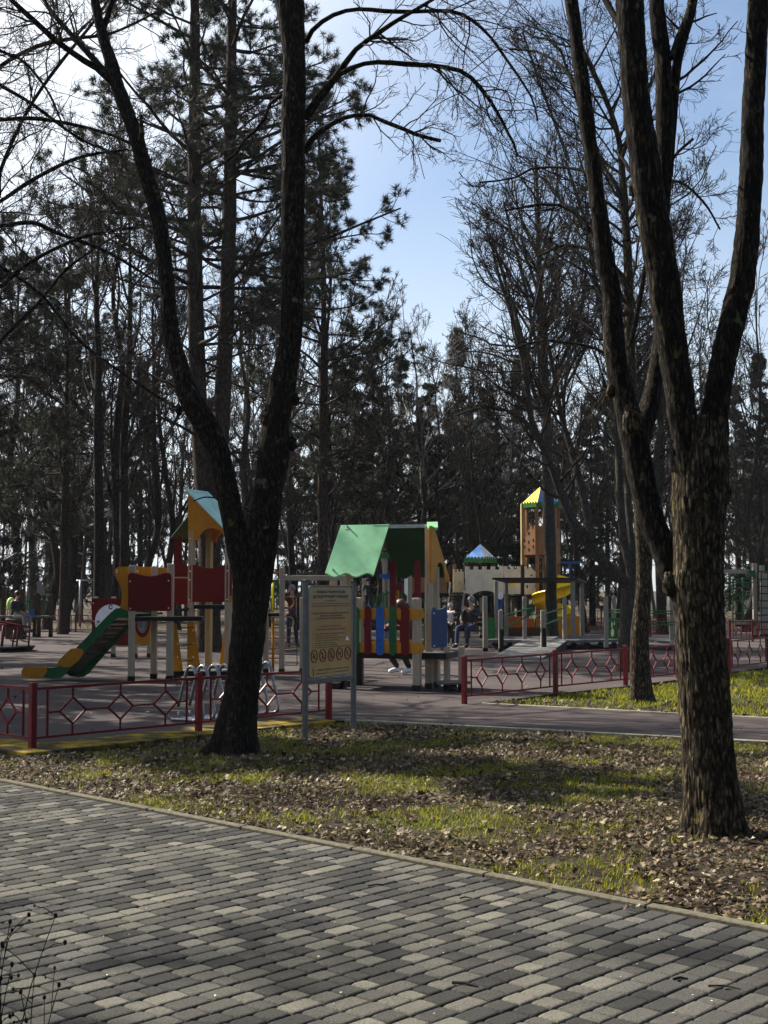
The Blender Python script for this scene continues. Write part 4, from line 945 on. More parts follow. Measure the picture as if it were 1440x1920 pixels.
# ---------------------------------------------------------------- red and orange play tower with the slide (left)
c0 = gp(245, 1277)
R = thing('play_tower', 'red and orange play tower with a green slide and mint gabled roof', 'play tower', (c0.x, c0.y, Z0))
pA = [gp(246, 1278), gp(318, 1277), gp(288, 1273)]
for p, (tx, ty), w in zip(pA, [(246, 1060), (318, 1057), (291, 1062)], (.10, .11, .10)): vpost(R, p, hz(tx, ty, p.y), w)
YA = pA[0].y; OA = Vc((pA[0].x, YA - .06, 0))
def board(root, name, pix, O, yaw, th, m, bolt=None):
    mb = MB(); face(mb, pix, O, yaw, th); o = mb.build(name, M[m], root)
    if bolt:
        b = MB(); n = Vc((-math.sin(yaw), math.cos(yaw), 0))
        for a, c in bolt: b.ball(hit(a, c, O, yaw) - n * .003, .013, 6, 4)
        b.build('bolts', M['white'], o)
    return o
def wave_board(x0, y0, x1, y1, dip, r=5):
    top = []
    for i in range(15):
        t = i / 14; x = x0 + 10 + (x1 - x0 - 20) * t; top.append((x, y0 + dip * math.sin(math.pi * t) ** 1.2))
    return arc(x0 + 6, y0 + 7, 6, 7, 180, 100, 4) + top + arc(x1 - 6, y0 + 7, 6, 7, 80, 0, 4) + arc(x1 - 4, y1 - 4, 4, 4, 0, -90, 3) + arc(x0 + 4, y1 - 4, 4, 4, 270, 180, 3)
board(R, 'red_panel', wave_board(240, 1074, 321, 1145.5, 6.5), OA, 0, .03, 'red', [(244, 1090), (316, 1089), (244, 1141), (316, 1140)])
# yellow flared side of the slide entrance
O_ = Vc((pA[0].x, YA + .12, 0))
fl = [(243, 1062), (222, 1063), (216, 1066), (213.5, 1071), (215, 1078), (220, 1088), (225, 1098), (228, 1110), (228, 1125), (226, 1135), (225, 1143), (228, 1149), (234, 1151.5), (243, 1151)]
board(R, 'orange_side_panel', fl, O_, 0, .03, 'orange', [(219, 1069), (219, 1073), (232, 1147)])
O2 = Vc((pA[2].x, pA[2].y + .05, 0))
board(R, 'orange_back_panel', [(255, 1062), (290, 1063), (322, 1066), (322, 1110), (255, 1110)], O2, 0, .03, 'orange', [(258, 1071), (286, 1071)])
# platform of the low tower
mb = MB(); zt = hz(280, 1156, YA + .3); mb.prism([(pA[0].x + .03, YA - .02, zt - .07), (pA[1].x + .52, pA[1].y - .02, zt - .07), (pA[1].x + .50, pA[1].y + .5, zt - .07), (pA[0].x + .03, pA[2].y + .15, zt - .07)], (0, 0, .07)); mb.build('platform', M['black'], R)
board(R, 'green_skirt', [(262, 1148), (305, 1148), (305, 1152), (262, 1152)], O2, 0, .02, 'green')
# slide: side rails, chute, bulging yellow end pieces
YS = YA + .10
SV = Vc((.30, .42, 0))
top = [(241, 1146), (226, 1140), (217, 1141), (207, 1149), (110, 1248), (106, 1251), (98, 1252), (85, 1252)]
bot = [(82, 1270), (100, 1273), (112, 1272), (122, 1265), (135, 1249), (160, 1221), (209, 1167), (222, 1158), (241, 1159)]
side_pts = [hit(a, b, Vc((0, YS, 0)), 0) for a, b in top + bot]
m = MB(); m.prism(side_pts, (0, .028, 0)); s1 = m.build('slide_side', M['green'], R)
m = MB(); m.prism([p + SV for p in side_pts], (0, .028, 0)); m.build('slide_side', M['green'], R)
O = Vc((0, YS - .026, 0)); m = MB()
face(m, arc(50, 1261, 10, 11, 90, 270, 6) + [(66, 1273), (76, 1272), (84, 1265), (88, 1259), (87, 1252), (84, 1250)], O, 0, .024)
face(m, [(132, 1217), (138, 1215.5), (150, 1216), (156, 1220), (156, 1226), (146, 1240), (133, 1250), (122, 1251), (112, 1249), (108, 1245), (110, 1238)], O, 0, .024); y_ = m.build('slide_cover', M['orange'], s1)
m = MB(); 
for a, c in ((64, 1253), (58, 1269), (75, 1269), (134, 1222), (121, 1235), (140, 1234), (131, 1244)): m.ball(hit(a, c, O, 0), .009, 6, 4)
m.build('bolts', M['black'], y_)
m = MB(); prof = [(241, 1150), (225, 1149), (213, 1157), (112, 1260), (104, 1265), (60, 1265)]
P = [hit(a, b, Vc((0, YS + .03, 0)), 0) for a, b in prof]
for a, b in zip(P[:-1], P[1:]):
    m.prism([a, b, b + SV, a + SV], (0, 0, -.012))
m.build('slide_chute', M['steel'], R)
m = MB()
for t in (.12, .3, .48, .66):
    a = hit(218 + (130 - 218) * t, 1160 + (1254 - 1160) * t, Vc((0, YS + .05, 0)), 0) + Vc((.02, 0, -.03)); m.bar(a, a + SV, .05, .03)
m.build('chute_crossbar', M['black'], R)
# tall tower with the asymmetric gable
yw = math.radians(-22); B0 = gp(358, 1266); ex = Vc((math.cos(yw), math.sin(yw), 0)); ey = Vc((-math.sin(yw), math.cos(yw), 0)); Bw = .74
pB = [B0, B0 + ex * Bw, B0 + ex * Bw + ey * .62, B0 + ey * .62]
for k, p in enumerate(pB): vpost(R, p, 2.62 if k in (0, 3) else 2.35, .10, yw, 'wood_side' if k == 3 else 'wood')
OB = B0 - ey * .055
board(R, 'red_panel', wave_board(353, 1059, 434, 1129, 6.5), OB, yw, .03, 'red', [(357, 1071), (427, 1070), (356, 1087), (355, 1125), (426, 1124)])
zt = hz(400, 1134, B0.y + .2)
m = MB(); m.prism([Vc((p.x, p.y, zt - .07)) for p in (B0 + ex * .05, B0 + ex * (Bw - .05), B0 + ex * (Bw - .05) + ey * .6, B0 + ex * .05 + ey * .6)], (0, 0, .07)); m.prism([Vc((pA[1].x + .1, pA[1].y + .1, zt - .10)), Vc((B0.x - .05, B0.y, zt - .10)), Vc((B0.x - .05, B0.y + .5, zt - .10)), Vc((pA[1].x + .1, pA[1].y + .6, zt - .10))], (0, 0, .05)); m.build('platform', M['black'], R)
# orange gable front (arched) and a second one behind
def gable(O, nm):
    pts = [(352.5, 920), (441, 1016)] + [(424, 1020)] + arc(397, 1018, 27, 28, 8, 172, 12) + [(370, 1012), (353, 1015)]
    return board(R, nm, pts, O, yw, .03, 'orange', [(357, 929), (357, 1010)] if nm == 'gable' else None)
gable(OB, 'gable')
OBb = B0 + ey * .64
m = MB(); fr = [hit(a, b, OB, yw) for a, b in [(352.5, 920), (441, 1016), (424, 1020)] + arc(397, 1018, 27, 28, 8, 172, 12) + [(370, 1012), (353, 1015)]]
m.prism([p + ey * .66 for p in fr], ey * .03); m.build('back_gable', M['orange_deep'], R)
pk = hit(352.5, 920, OB, yw); lo = hit(447, 1022, OB, yw); m = MB()
m.prism([pk - ey * .05 + Vc((0, 0, .02)) - ex * .04, lo - ey * .05 + Vc((0, 0, .01)) + ex * .03, lo + ey * .78 + Vc((0, 0, .01)) + ex * .03, pk + ey * .78 + Vc((0, 0, .02)) - ex * .04], (0, 0, .018)); m.build('roof', M['mint'], R)
m = MB(); pk2 = hit(352.5, 968, OB, yw); lo2 = hit(320.5, 1008, OB, yw)
m.prism([pk2, lo2, lo2 + ey * .74, pk2 + ey * .74], (0, 0, .018)); uu = MB(); uu.prism([pk2 - Vc((0, 0, .012)), lo2 - Vc((0, 0, .012)), lo2 + ey * .73 - Vc((0, 0, .012)), pk2 + ey * .73 - Vc((0, 0, .012))], (0, 0, .008)); uu.build('soffit', M['olive'], R); m.prism([pk, pk + ey * .7 - ex * .0, pk + ey * .7 - ex * .07 - Vc((0, 0, .06)), pk - ex * .07 - Vc((0, 0, .06))], (0, 0, .015)); m.build('roof', M['mint'], R)
# red side wall with its tall window, olive back wall
OC = B0 + ey * .33 - ex * .02
rw = [(325.5, 1000), (352.5, 970), (352.5, 980), (341, 993), (341, 1048), (344, 1056), (350, 1061), (358, 1061), (358, 1133), (325, 1134)]
board(R, 'red_wall', rw, OC, 0, .03, 'red')
board(R, 'olive_wall', [(341, 983), (353, 971), (353, 1019), (348, 1019), (341, 1017)], OC + Vc((0, .3, 0)), 0, .02, 'olive')
m = MB(); m.bar(hit(325, 1083, OC - Vc((0, .04, 0)), 0), hit(356, 1083, OC - Vc((0, .04, 0)), 0), .025); m.build('grab_bar', M['steel'], R)
m = MB(); q = hit(436, 1123, OB, yw); m.lathe((q.x, q.y, q.z - .05), [(0, .05), (.1, .05)], 12); m.build('round_end_cap', M['orange'], R)
# ladder sides and steps below
for pts, O, dz in (([(324, 1170), (328, 1167), (331, 1170), (343, 1260), (324, 1260)], Vc((0, pA[1].y + .25, 0)), 0), ([(351, 1170), (353, 1165), (360, 1165), (364, 1168), (376, 1256), (351, 1256)], Vc((0, pA[1].y + .75, 0)), 0), ([(423, 1165), (427, 1167), (428, 1245), (411, 1247)], Vc((0, B0.y + .9, 0)), 0)):
    board(R, 'ladder_side', pts, O, 0, .03, 'orange', [(sum(p[0] for p in pts) / len(pts) + 3, pts[0][1] + 12 + 25 * k) for k in (0, 1, 2)])
m = MB(); a = hit(343, 1187, Vc((0, pA[1].y + .4, 0)), 0)
for yy in (1178, 1210, 1240):
    m.tube([hit(333, yy, Vc((0, pA[1].y + .30, 0)), 0), hit(362, yy - 2, Vc((0, pA[1].y + .74, 0)), 0)], .012, 6)
m.build('rung', M['olive'], R)
for (x0, x1, yt, Yy) in ((322, 432, 1258, pA[1].y + .25), (375, 432, 1247, B0.y + .7)):
    a = at(x0, yt, Yy); b = at(x1, yt, Yy); m = MB(); m.box(((a.x + b.x) / 2, Yy + .3, a.z - .02), (b.x - a.x, .6, .04), 0, .004); m.cm = 1; m.box(((a.x + b.x) / 2, Yy - .003, a.z - .05), (b.x - a.x - .01, .03, .08), 0); 
    for xx in (a.x + .05, b.x - .05): m.box((xx, Yy + .3, (a.z - .05 + Z0) / 2), (.05, .5, a.z - .05 - Z0), 0)
    m.build('step', [M['deck'], M['black']], R)
# ---------------------------------------------------------------- playhouse with the pale green roof
yh = math.radians(-19); hx = Vc((math.cos(yh), math.sin(yh), 0)); hy = Vc((-math.sin(yh), math.cos(yh), 0))
H0 = gp(782, 1296); D_ = .98; Lh = 1.28
R = thing('playhouse', 'open playhouse with a pale green roof and red, green and blue picket railing', 'playhouse', (H0.x, H0.y, Z0))
zf = hz(782, 1226, H0.y)                             # floor level
corners = [H0, H0 - hx * Lh, H0 + hy * D_, H0 - hx * Lh + hy * D_]
zr = hz(812, 984, H0.y + D_ * .47)                   # ridge height
for p, z in zip(corners, (hz(782, 1121, H0.y),) * 4): vpost(R, p, z, .115, yh)
mid = H0 + hy * D_ * .5 + hx * .04
vpost(R, mid, zr, .105, yh)
vpost(R, mid + hy * .34, hz(829, 1062, mid.y), .10, yh)
vpost(R, mid - hx * (Lh + .02), zr - .04, .10, yh)
# floor
m = MB(); m.prism([Vc((p.x, p.y, zf - .08)) for p in (H0 - hx * (Lh + .02) - hy * .02, H0 + hx * .42 + hy * .1, H0 + hx * .42 + hy * (D_ - .1), H0 - hx * (Lh + .02) + hy * (D_ + .02))], (0, 0, .08)); fl_ = m.build('floor', M['black'], R)
m = MB(); m.prism([Vc((p.x, p.y, zf + .002)) for p in (H0 - hx * (Lh + .0) + hy * .01, H0 + hx * .40 + hy * .12, H0 + hx * .40 + hy * (D_ - .12), H0 - hx * Lh + hy * (D_))], (0, 0, .012)); m.build('floor_mat', M['deck'], R)
for p in (H0 - hx * (Lh - .05) + hy * .1, H0 - hx * (Lh - .05) + hy * .85):
    m = MB(); m.box((p.x, p.y, (zf - .08 + Z0) / 2), (.13, .10, zf - .08 - Z0), yh, .004); m.build('support', M['black'], R)
# railing: two rails and five pickets, front and back
def railing(base, cols, nm, fr=-1):
    z1, z2 = hz(782, 1152, H0.y), hz(782, 1215, H0.y); m = MB(); hh = .075
    for z in (z1, z2):
        a = base - hx * (Lh + .02) + hy * (.075 * fr); b = base + hx * .06 + hy * (.075 * fr); n = hy * (.03)
        pts = [Vc((a.x, a.y, z - hh)), Vc((b.x, b.y, z - hh))] + [Vc((b.x, b.y, z)) + hx * hh * math.sin(t) + Vc((0, 0, -hh * math.cos(t))) for t in (.5, 1.05, 1.57, 2.1, 2.64)] + [Vc((b.x, b.y, z + hh)), Vc((a.x, a.y, z + hh))]
        m.prism(pts, n)
    o = m.build('rail', M['orange'], R)
    bb = MB()
    for z in (z1, z2): p = base + hy * (.08 * fr) + hx * .05; bb.ball((p.x, p.y, z), .016, 8, 5)
    bb.build('bolts', M['wood'], o)
    for k, c in enumerate(cols):
        m = MB(); x = -.155 - .197 * k; w = .05 if k % 2 else .062; zb, zt_ = z2 - .11, z1 + .12; p0 = base + hx * x + hy * ((.079 if fr < 0 else .045) * fr - (.026 if fr < 0 else 0)); pts = []
        for t in np.linspace(0, math.pi, 9): pts.append((w * math.cos(t), zt_ - w + w * math.sin(t)))
        for t in np.linspace(math.pi, 2 * math.pi, 9): pts.append((w * math.cos(t), zb + w + w * math.sin(t)))
        m.prism([Vc((p0.x, p0.y, 0)) + hx * a + Vc((0, 0, b)) for a, b in pts], hy * .022)
        q = m.build('picket', M[c], R); bb = MB()
        for z in (z1, z2): bb.ball((p0.x, p0.y, z), .010, 6, 4)
        bb.build('bolts', M['black'], q)
railing(H0, ['red', 'green', 'blue', 'red', 'green', 'red'], 'front')
railing(H0 + hy * D_, ['green', 'blue', 'red', 'blue', 'green', 'blue'], 'back', 1)
# tall maroon boards with a heart-shaped crosspiece
for k, x in enumerate((-.55, -.155)):
    p = H0 + hx * x + hy * (D_ * .52); m = MB(); w = .05
    m.prism([Vc((p.x, p.y, 0)) + hx * a + Vc((0, 0, b)) for a, b in [(-w, zf), (w, zf), (w, 1.95), (w * .5, 2.0), (-w * .5, 2.0), (-w, 1.95)]], hy * .035); m.build('tall_board', M['fence_red'], R)
m = MB(); Oq = H0 + hx * -.155 + hy * (D_ * .52 - .03)
face(m, [(731, 1100), (742, 1096), (748, 1092), (754, 1096), (757, 1104), (755, 1110), (748, 1106), (741, 1108), (732, 1110)], Oq, yh, .025); m.build('crosspiece', M['fence_red'], R)
# roof: short front slope (wavy lower edge), long back slope, ridge beam
rA = Vc((mid.x, mid.y, zr)) + hx * .10; rB = rA - hx * 1.54
eo = -hy * .44 - hx * .10; ze = hz(604, 1080, (rB + eo).y) - zr
fs_len = 0.80
n_ = 28; low = []; sl_ = (eo + Vc((0, 0, ze)))
for i in range(n_ + 1):
    t = i / n_; low.append(rB + hx * (fs_len * t) + sl_ * (1.0 - .035 * math.cos(t * 4.6 * math.pi)))
up_n = Vc((0, 0, .018))
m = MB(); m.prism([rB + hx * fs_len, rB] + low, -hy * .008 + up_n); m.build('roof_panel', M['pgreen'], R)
m = MB(); 
for f, l in ((.06, .08), (.93, .12), ): 
    for x in (.10,): p = rB + hx * (x + .03) + eo * f + Vc((0, 0, ze * f + .03)); m.tube([p, p + Vc((-.01, -.035, .02))], .014, 6)
m.build('roof_bolts', M['steel'], R)
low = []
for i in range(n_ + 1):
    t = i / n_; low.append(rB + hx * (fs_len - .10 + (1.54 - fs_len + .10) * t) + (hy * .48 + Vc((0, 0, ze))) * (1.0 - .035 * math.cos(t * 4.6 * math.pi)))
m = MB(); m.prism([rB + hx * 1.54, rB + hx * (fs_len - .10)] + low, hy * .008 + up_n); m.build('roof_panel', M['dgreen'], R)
m = MB(); m.bar(rB + hx * .55 + Vc((0, 0, -.02)), rA + Vc((0, 0, -.02)), .045, .05); m.build('ridge_beam', M['steel'], R)
m = MB(); p = rA - hx * .13 - hy * .01; w = .085
m.prism([p + hx * -.0 + Vc((0, -.02, .03))] + [p + hx * (w + w * math.cos(t)) + Vc((0, -.09, -.06 - .05 * math.sin(t))) for t in np.linspace(math.pi, 0, 7)] + [p + hx * .17 + Vc((0, -.02, .03))], Vc((0, -.02, .012))); m.build('corner_flap', M['pgreen'], R)
# orange gable on the right end, with an arch
gO = rA - hx * .04
m = MB(); yg = math.atan2(hy.y, hy.x); Og = gO + hx * .02
gpx = [(805, 986), (810, 988), (818, 1012), (826, 1038), (833, 1062), (839.5, 1084), (839, 1091), (835, 1091), (832, 1085)] + arc(822.5, 1076, 8.5, 22, 0, 180, 12) + [(813, 1085), (811, 1091), (806, 1092), (805, 1088)]
P = [hit(a, b, Og, yg) for a, b in gpx]; m.prism(P, hx * .03); m.build('gable', M['orange'], R)
# blue panel by the entrance, its little rail, round step
Ob = gp(812, 1290) ; Ob = H0 + hx * .46 + hy * .22
bl = [(810.5, 1139), (813, 1138), (816, 1141), (822, 1144), (830, 1141), (836, 1137), (838.5, 1138), (838.5, 1211), (836, 1213), (813, 1215.5), (810.5, 1213)]
O_ = Vc((at(812, 1215, H0.y + .05).x, H0.y + .05, 0))
board(R, 'blue_panel', bl, O_, math.radians(30), .025, 'dblue', [(813.5, 1150), (814, 1211)])
for pxx, yy in ((812, 1266), (831, 1283)): pass
m = MB(); pt = H0 + hx * .46 + hy * .18; zz = hz(812, 1278, pt.y)
m.lathe((pt.x + .05, pt.y, 0), [(zz - .03, .26), (zz, .27), (zz + .004, .26)], 20); m.cm = 1; m.lathe((pt.x + .03, pt.y + .02, 0), [(Z0, .07), (zz - .03, .07)], 10); m.tube([(pt.x + .2, pt.y - .05, Z0), (pt.x + .2, pt.y - .05, zz - .03)], .014, 6); m.build('round_step', [M['deck'], M['black']], R, smooth=False)
for q in (H0 + hx * .37 + hy * .32, H0 + hx * .57 + hy * .42):
    vpost(R, q, zf + .02 if q is None else hz(812, 1215, q.y) + .02, .085, yh)
m = MB(); a = at(790, 1250, H0.y + .1); b = at(806, 1246, H0.y + .1)
for dz in (0, .14): m.bar(a + Vc((0, 0, dz)), b + Vc((0, 0, dz)), .02, .02)
m.build('step_bar', M['steel'], R)
# ---------------------------------------------------------------- rules board
yb = math.atan2(.76, .50); S0 = g(572, 1386, .02); S1 = g(662.5, 1370, .02); bx = (S1 - S0).normalized(); yb = math.atan2(bx.y, bx.x); by = Vc((-bx.y, bx.x, 0)); Wb = (S1 - S0).length
R = thing('rules_board', 'brownish playground rules board between two grey posts on the lawn', 'notice board', (S0.x, S0.y, 0))
for p, (a, b), nm in ((S0, (572, 1090), 0), (S1, (662, 1092), 1)):
    m = MB(); z = hz(a, b, p.y); m.box((p.x, p.y, z / 2), (.05, .05, z), yb, .005); q = m.build('post', M['post_grey'], R); m = MB(); m.box((p.x, p.y, z + .008), (.058, .058, .016), yb, .004); m.build('cap', M['black'], q)
zb0 = hz(572, 1274, S0.y); m = MB(); m.bar(Vc((S0.x, S0.y, zb0 - .03)) + bx * .027, Vc((S1.x, S1.y, zb0 - .03)) - bx * .027, .04, .05, .004)
m.bar(Vc((S0.x, S0.y, zb0 - .055)) + bx * .1, Vc((S1.x, S1.y, zb0 - .055)) - bx * .1, .02, .008); m.build('crossbar', M['post_grey'], R)
ztop = hz(620, 1099, (S0.y + S1.y) / 2); zbot = hz(620, 1267, (S0.y + S1.y) / 2)
mt, tt, bb = nodes('board_with_painted_sheen'); vv = coords(tt)
sx = N(tt, 'SeparateXYZ'); tt.links.new(vv, sx.inputs[0]); rp = ramp(tt, [(0, (.58, .36, .13)), (.5, (.48, .28, .11)), (.8, (.44, .33, .19)), (1, (.42, .38, .33))]); mr = N(tt, 'MapRange'); mr.inputs[1].default_value = 0; mr.inputs[2].default_value = 1.15  # greyer top is a sheen put into the board colour
tt.links.new(sx.outputs[2], mr.inputs[0]); tt.links.new(mr.outputs[0], rp.inputs[0])
nn = N(tt, 'TexNoise', Scale=7, Detail=6); tt.links.new(vv, nn.inputs['Vector']); mm = tt.nodes.new('ShaderNodeMixRGB'); mm.blend_type = 'MULTIPLY'; mm.inputs[0].default_value = .35; tt.links.new(rp.outputs[0], mm.inputs[1]); tt.links.new(nn.outputs[0], mm.inputs[2]); tt.links.new(mm.outputs[0], bb.inputs['Base Color']); bb.inputs['Roughness'].default_value = .5; bb.inputs['Specular IOR Level'].default_value = .2
c = (S0 + S1) / 2; cB = Vc((c.x, c.y, zbot)); hW = Wb / 2 - .045; hH = ztop - zbot
def bp(x, z, off=0.0): return cB + bx * (x * hW * 2 - hW) + Vc((0, 0, z * hH)) - by * (.012 + off)
def rr2(x0, z0, x1, z1, r, off, th):
    pts = []
    for cx, cz, a0 in ((x1 - r, z1 - r, 0), (x0 + r, z1 - r, 90), (x0 + r, z0 + r, 180), (x1 - r, z0 + r, 270)):
        for a in (0, 45, 90):
            t = math.radians(a0 + a); pts.append((cx + r * math.cos(t), cz + r * math.sin(t)))
    return [cB + bx * px_ + Vc((0, 0, pz)) - by * off for px_, pz in pts]
plate = thing; m = MB(); m.prism(rr2(-hW, 0, hW, hH, .03, .012, 0), by * .024)
for v_ in range(len(m.v)): pass
oB = bpy.data.objects.new('board', None)
me = bpy.data.meshes.new('board'); me.from_pydata([(x - cB.x, y - cB.y, z - cB.z) for x, y, z in m.v], [], m.f); me.materials.append(mt)
BO = link('board', me, R); BO.location = cB - Vc(R.location)
m = MB(); rim = rr2(-hW, 0, hW, hH, .03, .015, 0); m.tube(rim, .008, 6, closed=True); m.build('frame', M['steel'], BO)
def ink(nm, c): return mixed(nm, tuple(k * .8 for k in c), c, scale=30, rough=.6)
M['ink'] = ink('dark_print', (.010, .008, .008)); M['ink_red'] = ink('faded_red_print', (.24, .03, .02)); M['ink_brown'] = ink('faded_brown_print', (.06, .035, .018)); M['sign_red'] = ink('dark_red_symbols', (.20, .02, .02))
import bpy as _b
def text(body, x, z, w, h, mat, align='CENTER', bold=.0):
    cu = bpy.data.curves.new('lettering', 'FONT'); cu.body = body; cu.size = 1; cu.align_x = align; cu.offset = bold; cu.resolution_u = 2
    o = bpy.data.objects.new('lettering', cu); SC.collection.objects.link(o)
    C.view_layer.update(); dg = C.evaluated_depsgraph_get(); me = bpy.data.meshes.new_from_object(o.evaluated_get(dg)); bpy.data.objects.remove(o)
    xs = [v.co.x for v in me.vertices]; ys = [v.co.y for v in me.vertices]
    if not xs: return
    kx = w / (max(xs) - min(xs)); kz = h / .72; x0 = (max(xs) + min(xs)) / 2 if align == 'CENTER' else min(xs)
    for v in me.vertices:
        a = (v.co.x - x0) * kx + x; b = v.co.y * kz + z; p = bx * a + Vc((0, 0, b)) - by * .0135; v.co = p
    me.name = 'lettering'; me.materials.clear(); me.materials.append(M[mat]); return link('lettering', me, BO)
# heights measured on the photograph as fractions of the board
zz_ = lambda f: hH * (1 - f)
W2 = hW * 2
for s_, f, wf, hf, mt_, al, xf in (
 ('ПРАВИЛА ЭКСПЛУАТАЦИИ', .067, .66, .024, 'ink', 'CENTER', 0), ('ДЕТСКОЙ ИГРОВОЙ ПЛОЩАДКИ', .118, .82, .026, 'ink', 'CENTER', 0), ('ВНИМАНИЕ!', .163, .22, .016, 'ink_red', 'CENTER', 0),
 ('Дети до 7 лет должны находиться на детской площадке', .193, .86, .013, 'ink_red', 'CENTER', 0), ('под присмотром родителей или сопровождающих взрослых', .219, .90, .013, 'ink_red', 'CENTER', 0),
 ('ПЕРЕД НАЧАЛОМ ИГРЫ УБЕДИТЕСЬ В ИСПРАВНОСТИ', .302, .84, .014, 'ink', 'CENTER', 0), ('ИГРОВОГО ОБОРУДОВАНИЯ', .331, .50, .014, 'ink', 'CENTER', 0), ('И ОТСУТСТВИИ ПОСТОРОННИХ ПРЕДМЕТОВ', .360, .66, .014, 'ink', 'CENTER', 0),
 ('УВАЖАЕМЫЕ ПОСЕТИТЕЛИ!', .448, .46, .014, 'ink_red', 'CENTER', 0), ('НА ДЕТСКОЙ ПЛОЩАДКЕ ЗАПРЕЩАЕТСЯ:', .481, .70, .015, 'ink_red', 'CENTER', 0),
 ('Пользоваться игровым оборудованием детям', .527, .68, .012, 'ink_brown', 'LEFT', -.37), ('старше 12 лет и весом более 70 кг', .553, .52, .012, 'ink_brown', 'LEFT', -.37), ('Приносить и распивать спиртные напитки, курить', .577, .74, .012, 'ink_brown', 'LEFT', -.37),
 ('и находиться в нетрезвом состоянии', .602, .54, .012, 'ink_brown', 'LEFT', -.37), ('Выгуливать собак и других животных', .629, .48, .012, 'ink_brown', 'LEFT', -.37), ('Мусорить, ломать оборудование', .652, .52, .012, 'ink_brown', 'LEFT', -.37),
 ('Использовать игровое оборудование не по назначению', .676, .84, .012, 'ink_brown', 'LEFT', -.37),
 ('НОМЕРА ТЕЛЕФОНОВ ЭКСТРЕННЫХ СЛУЖБ', .925, .74, .014, 'ink', 'CENTER', .05), ('Единая служба 112', .963, .30, .012, 'ink', 'LEFT', -.33), ('Скорая помощь 103', .958, .34, .012, 'ink', 'LEFT', .08)):
    text(s_, xf * W2, zz_(f + hf * .5), wf * W2, hf * 1.12 * hH, mt_, al, (.035 if f < .13 else .02) if mt_ == 'ink' else .012)
m = MB()
for f in (.524, .574, .627, .650, .674): q = bx * (-.42 * W2) + Vc((0, 0, zz_(f))) - by * .0135; m.prism([q + bx * a + Vc((0, 0, b)) for a, b in ((-.005, -.005), (.005, -.005), (.005, .005), (-.005, .005))], -by * .001)
o = m.build('bullet', M['ink_brown'], BO, world=False)
# torn white sticker patch, phone handset
m = MB(); q = bx * (.37 * W2) + Vc((0, 0, zz_(.60))) - by * .0135; m.prism([q + bx * a + Vc((0, 0, b)) for a, b in ((-.03, -.012), (.045, -.012), (.012, .02), (-.008, .033), (-.016, .028))], -by * .001); m.build('torn_patch', M['white'], BO, world=False)
m = MB(); q = bx * (-.42 * W2) + Vc((0, 0, zz_(.945))) - by * .0145; m.tube([q + bx * (.018 * math.cos(t)) + Vc((0, 0, .035 * math.sin(t))) for t in np.linspace(-1.3, 1.3, 8)], [.006, .004, .003, .003, .003, .003, .004, .006], 5); m.build('handset_symbol', M['ink'], BO, world=False)
# five ban symbols: ring, slash and a dark pictogram
RC = .065 * 1.05
picto = [
 [[(-.6, -.2), (-.2, -.45), (.3, -.35), (.55, .3), (.35, .35), (.1, -.1), (-.3, -.05), (-.55, .05)], [(.0, .2), (.2, .5), (.05, .6), (-.1, .3)]],
 [[(-.15, .62), (.1, .62), (.15, .4), (.1, .3), (.3, -.1), (.15, -.15), (.1, .05), (.2, -.7), (.0, -.7), (-.03, -.2), (-.12, -.7), (-.3, -.7), (-.15, .0), (-.3, .25)]],
 [[(-.08, .75), (.1, .75), (.12, .45), (.28, .2), (.28, -.65), (-.28, -.65), (-.28, .2), (-.1, .45)]],
 [[(-.5, -.55), (-.35, -.55), (-.3, -.1), (.25, -.15), (.3, -.55), (.45, -.55), (.4, .05), (.55, .35), (.4, .55), (.2, .25), (-.35, .2), (-.55, .5), (-.62, .4), (-.45, .1)]],
 [[(-.6, .15), (-.1, -.1), (.4, -.45), (.5, -.3), (.0, .1), (-.5, .3)], [(-.45, -.55), (.3, -.15), (.25, -.05), (-.5, -.4)], [(.0, .35), (.3, .55), (.2, .65), (-.05, .5)]]]
for k in range(5):
    q = bx * ((-.385 + .193 * k) * W2) + Vc((0, 0, zz_(.768 - .002 * k))) - by * .0145; m = MB(); r = .070 * W2
    m.tube([q + bx * (r * math.cos(t)) + Vc((0, 0, r * 1.08 * math.sin(t))) for t in np.linspace(0, 2 * math.pi, 25)[:-1]], .006, 5, closed=True)
    m.bar(q + bx * (-.68 * r) + Vc((0, 0, .74 * r)), q + bx * (.68 * r) + Vc((0, 0, -.74 * r)), .002, .010)
    o = m.build('ban_symbol', M['sign_red'], BO, world=False); m = MB()
    for pl in picto[k]: m.prism([q + bx * a * r * .85 + Vc((0, 0, b * r * .9)) + by * .0008 for a, b in pl], -by * .0006)
    m.build('pictogram', M['ink'], o, world=False)
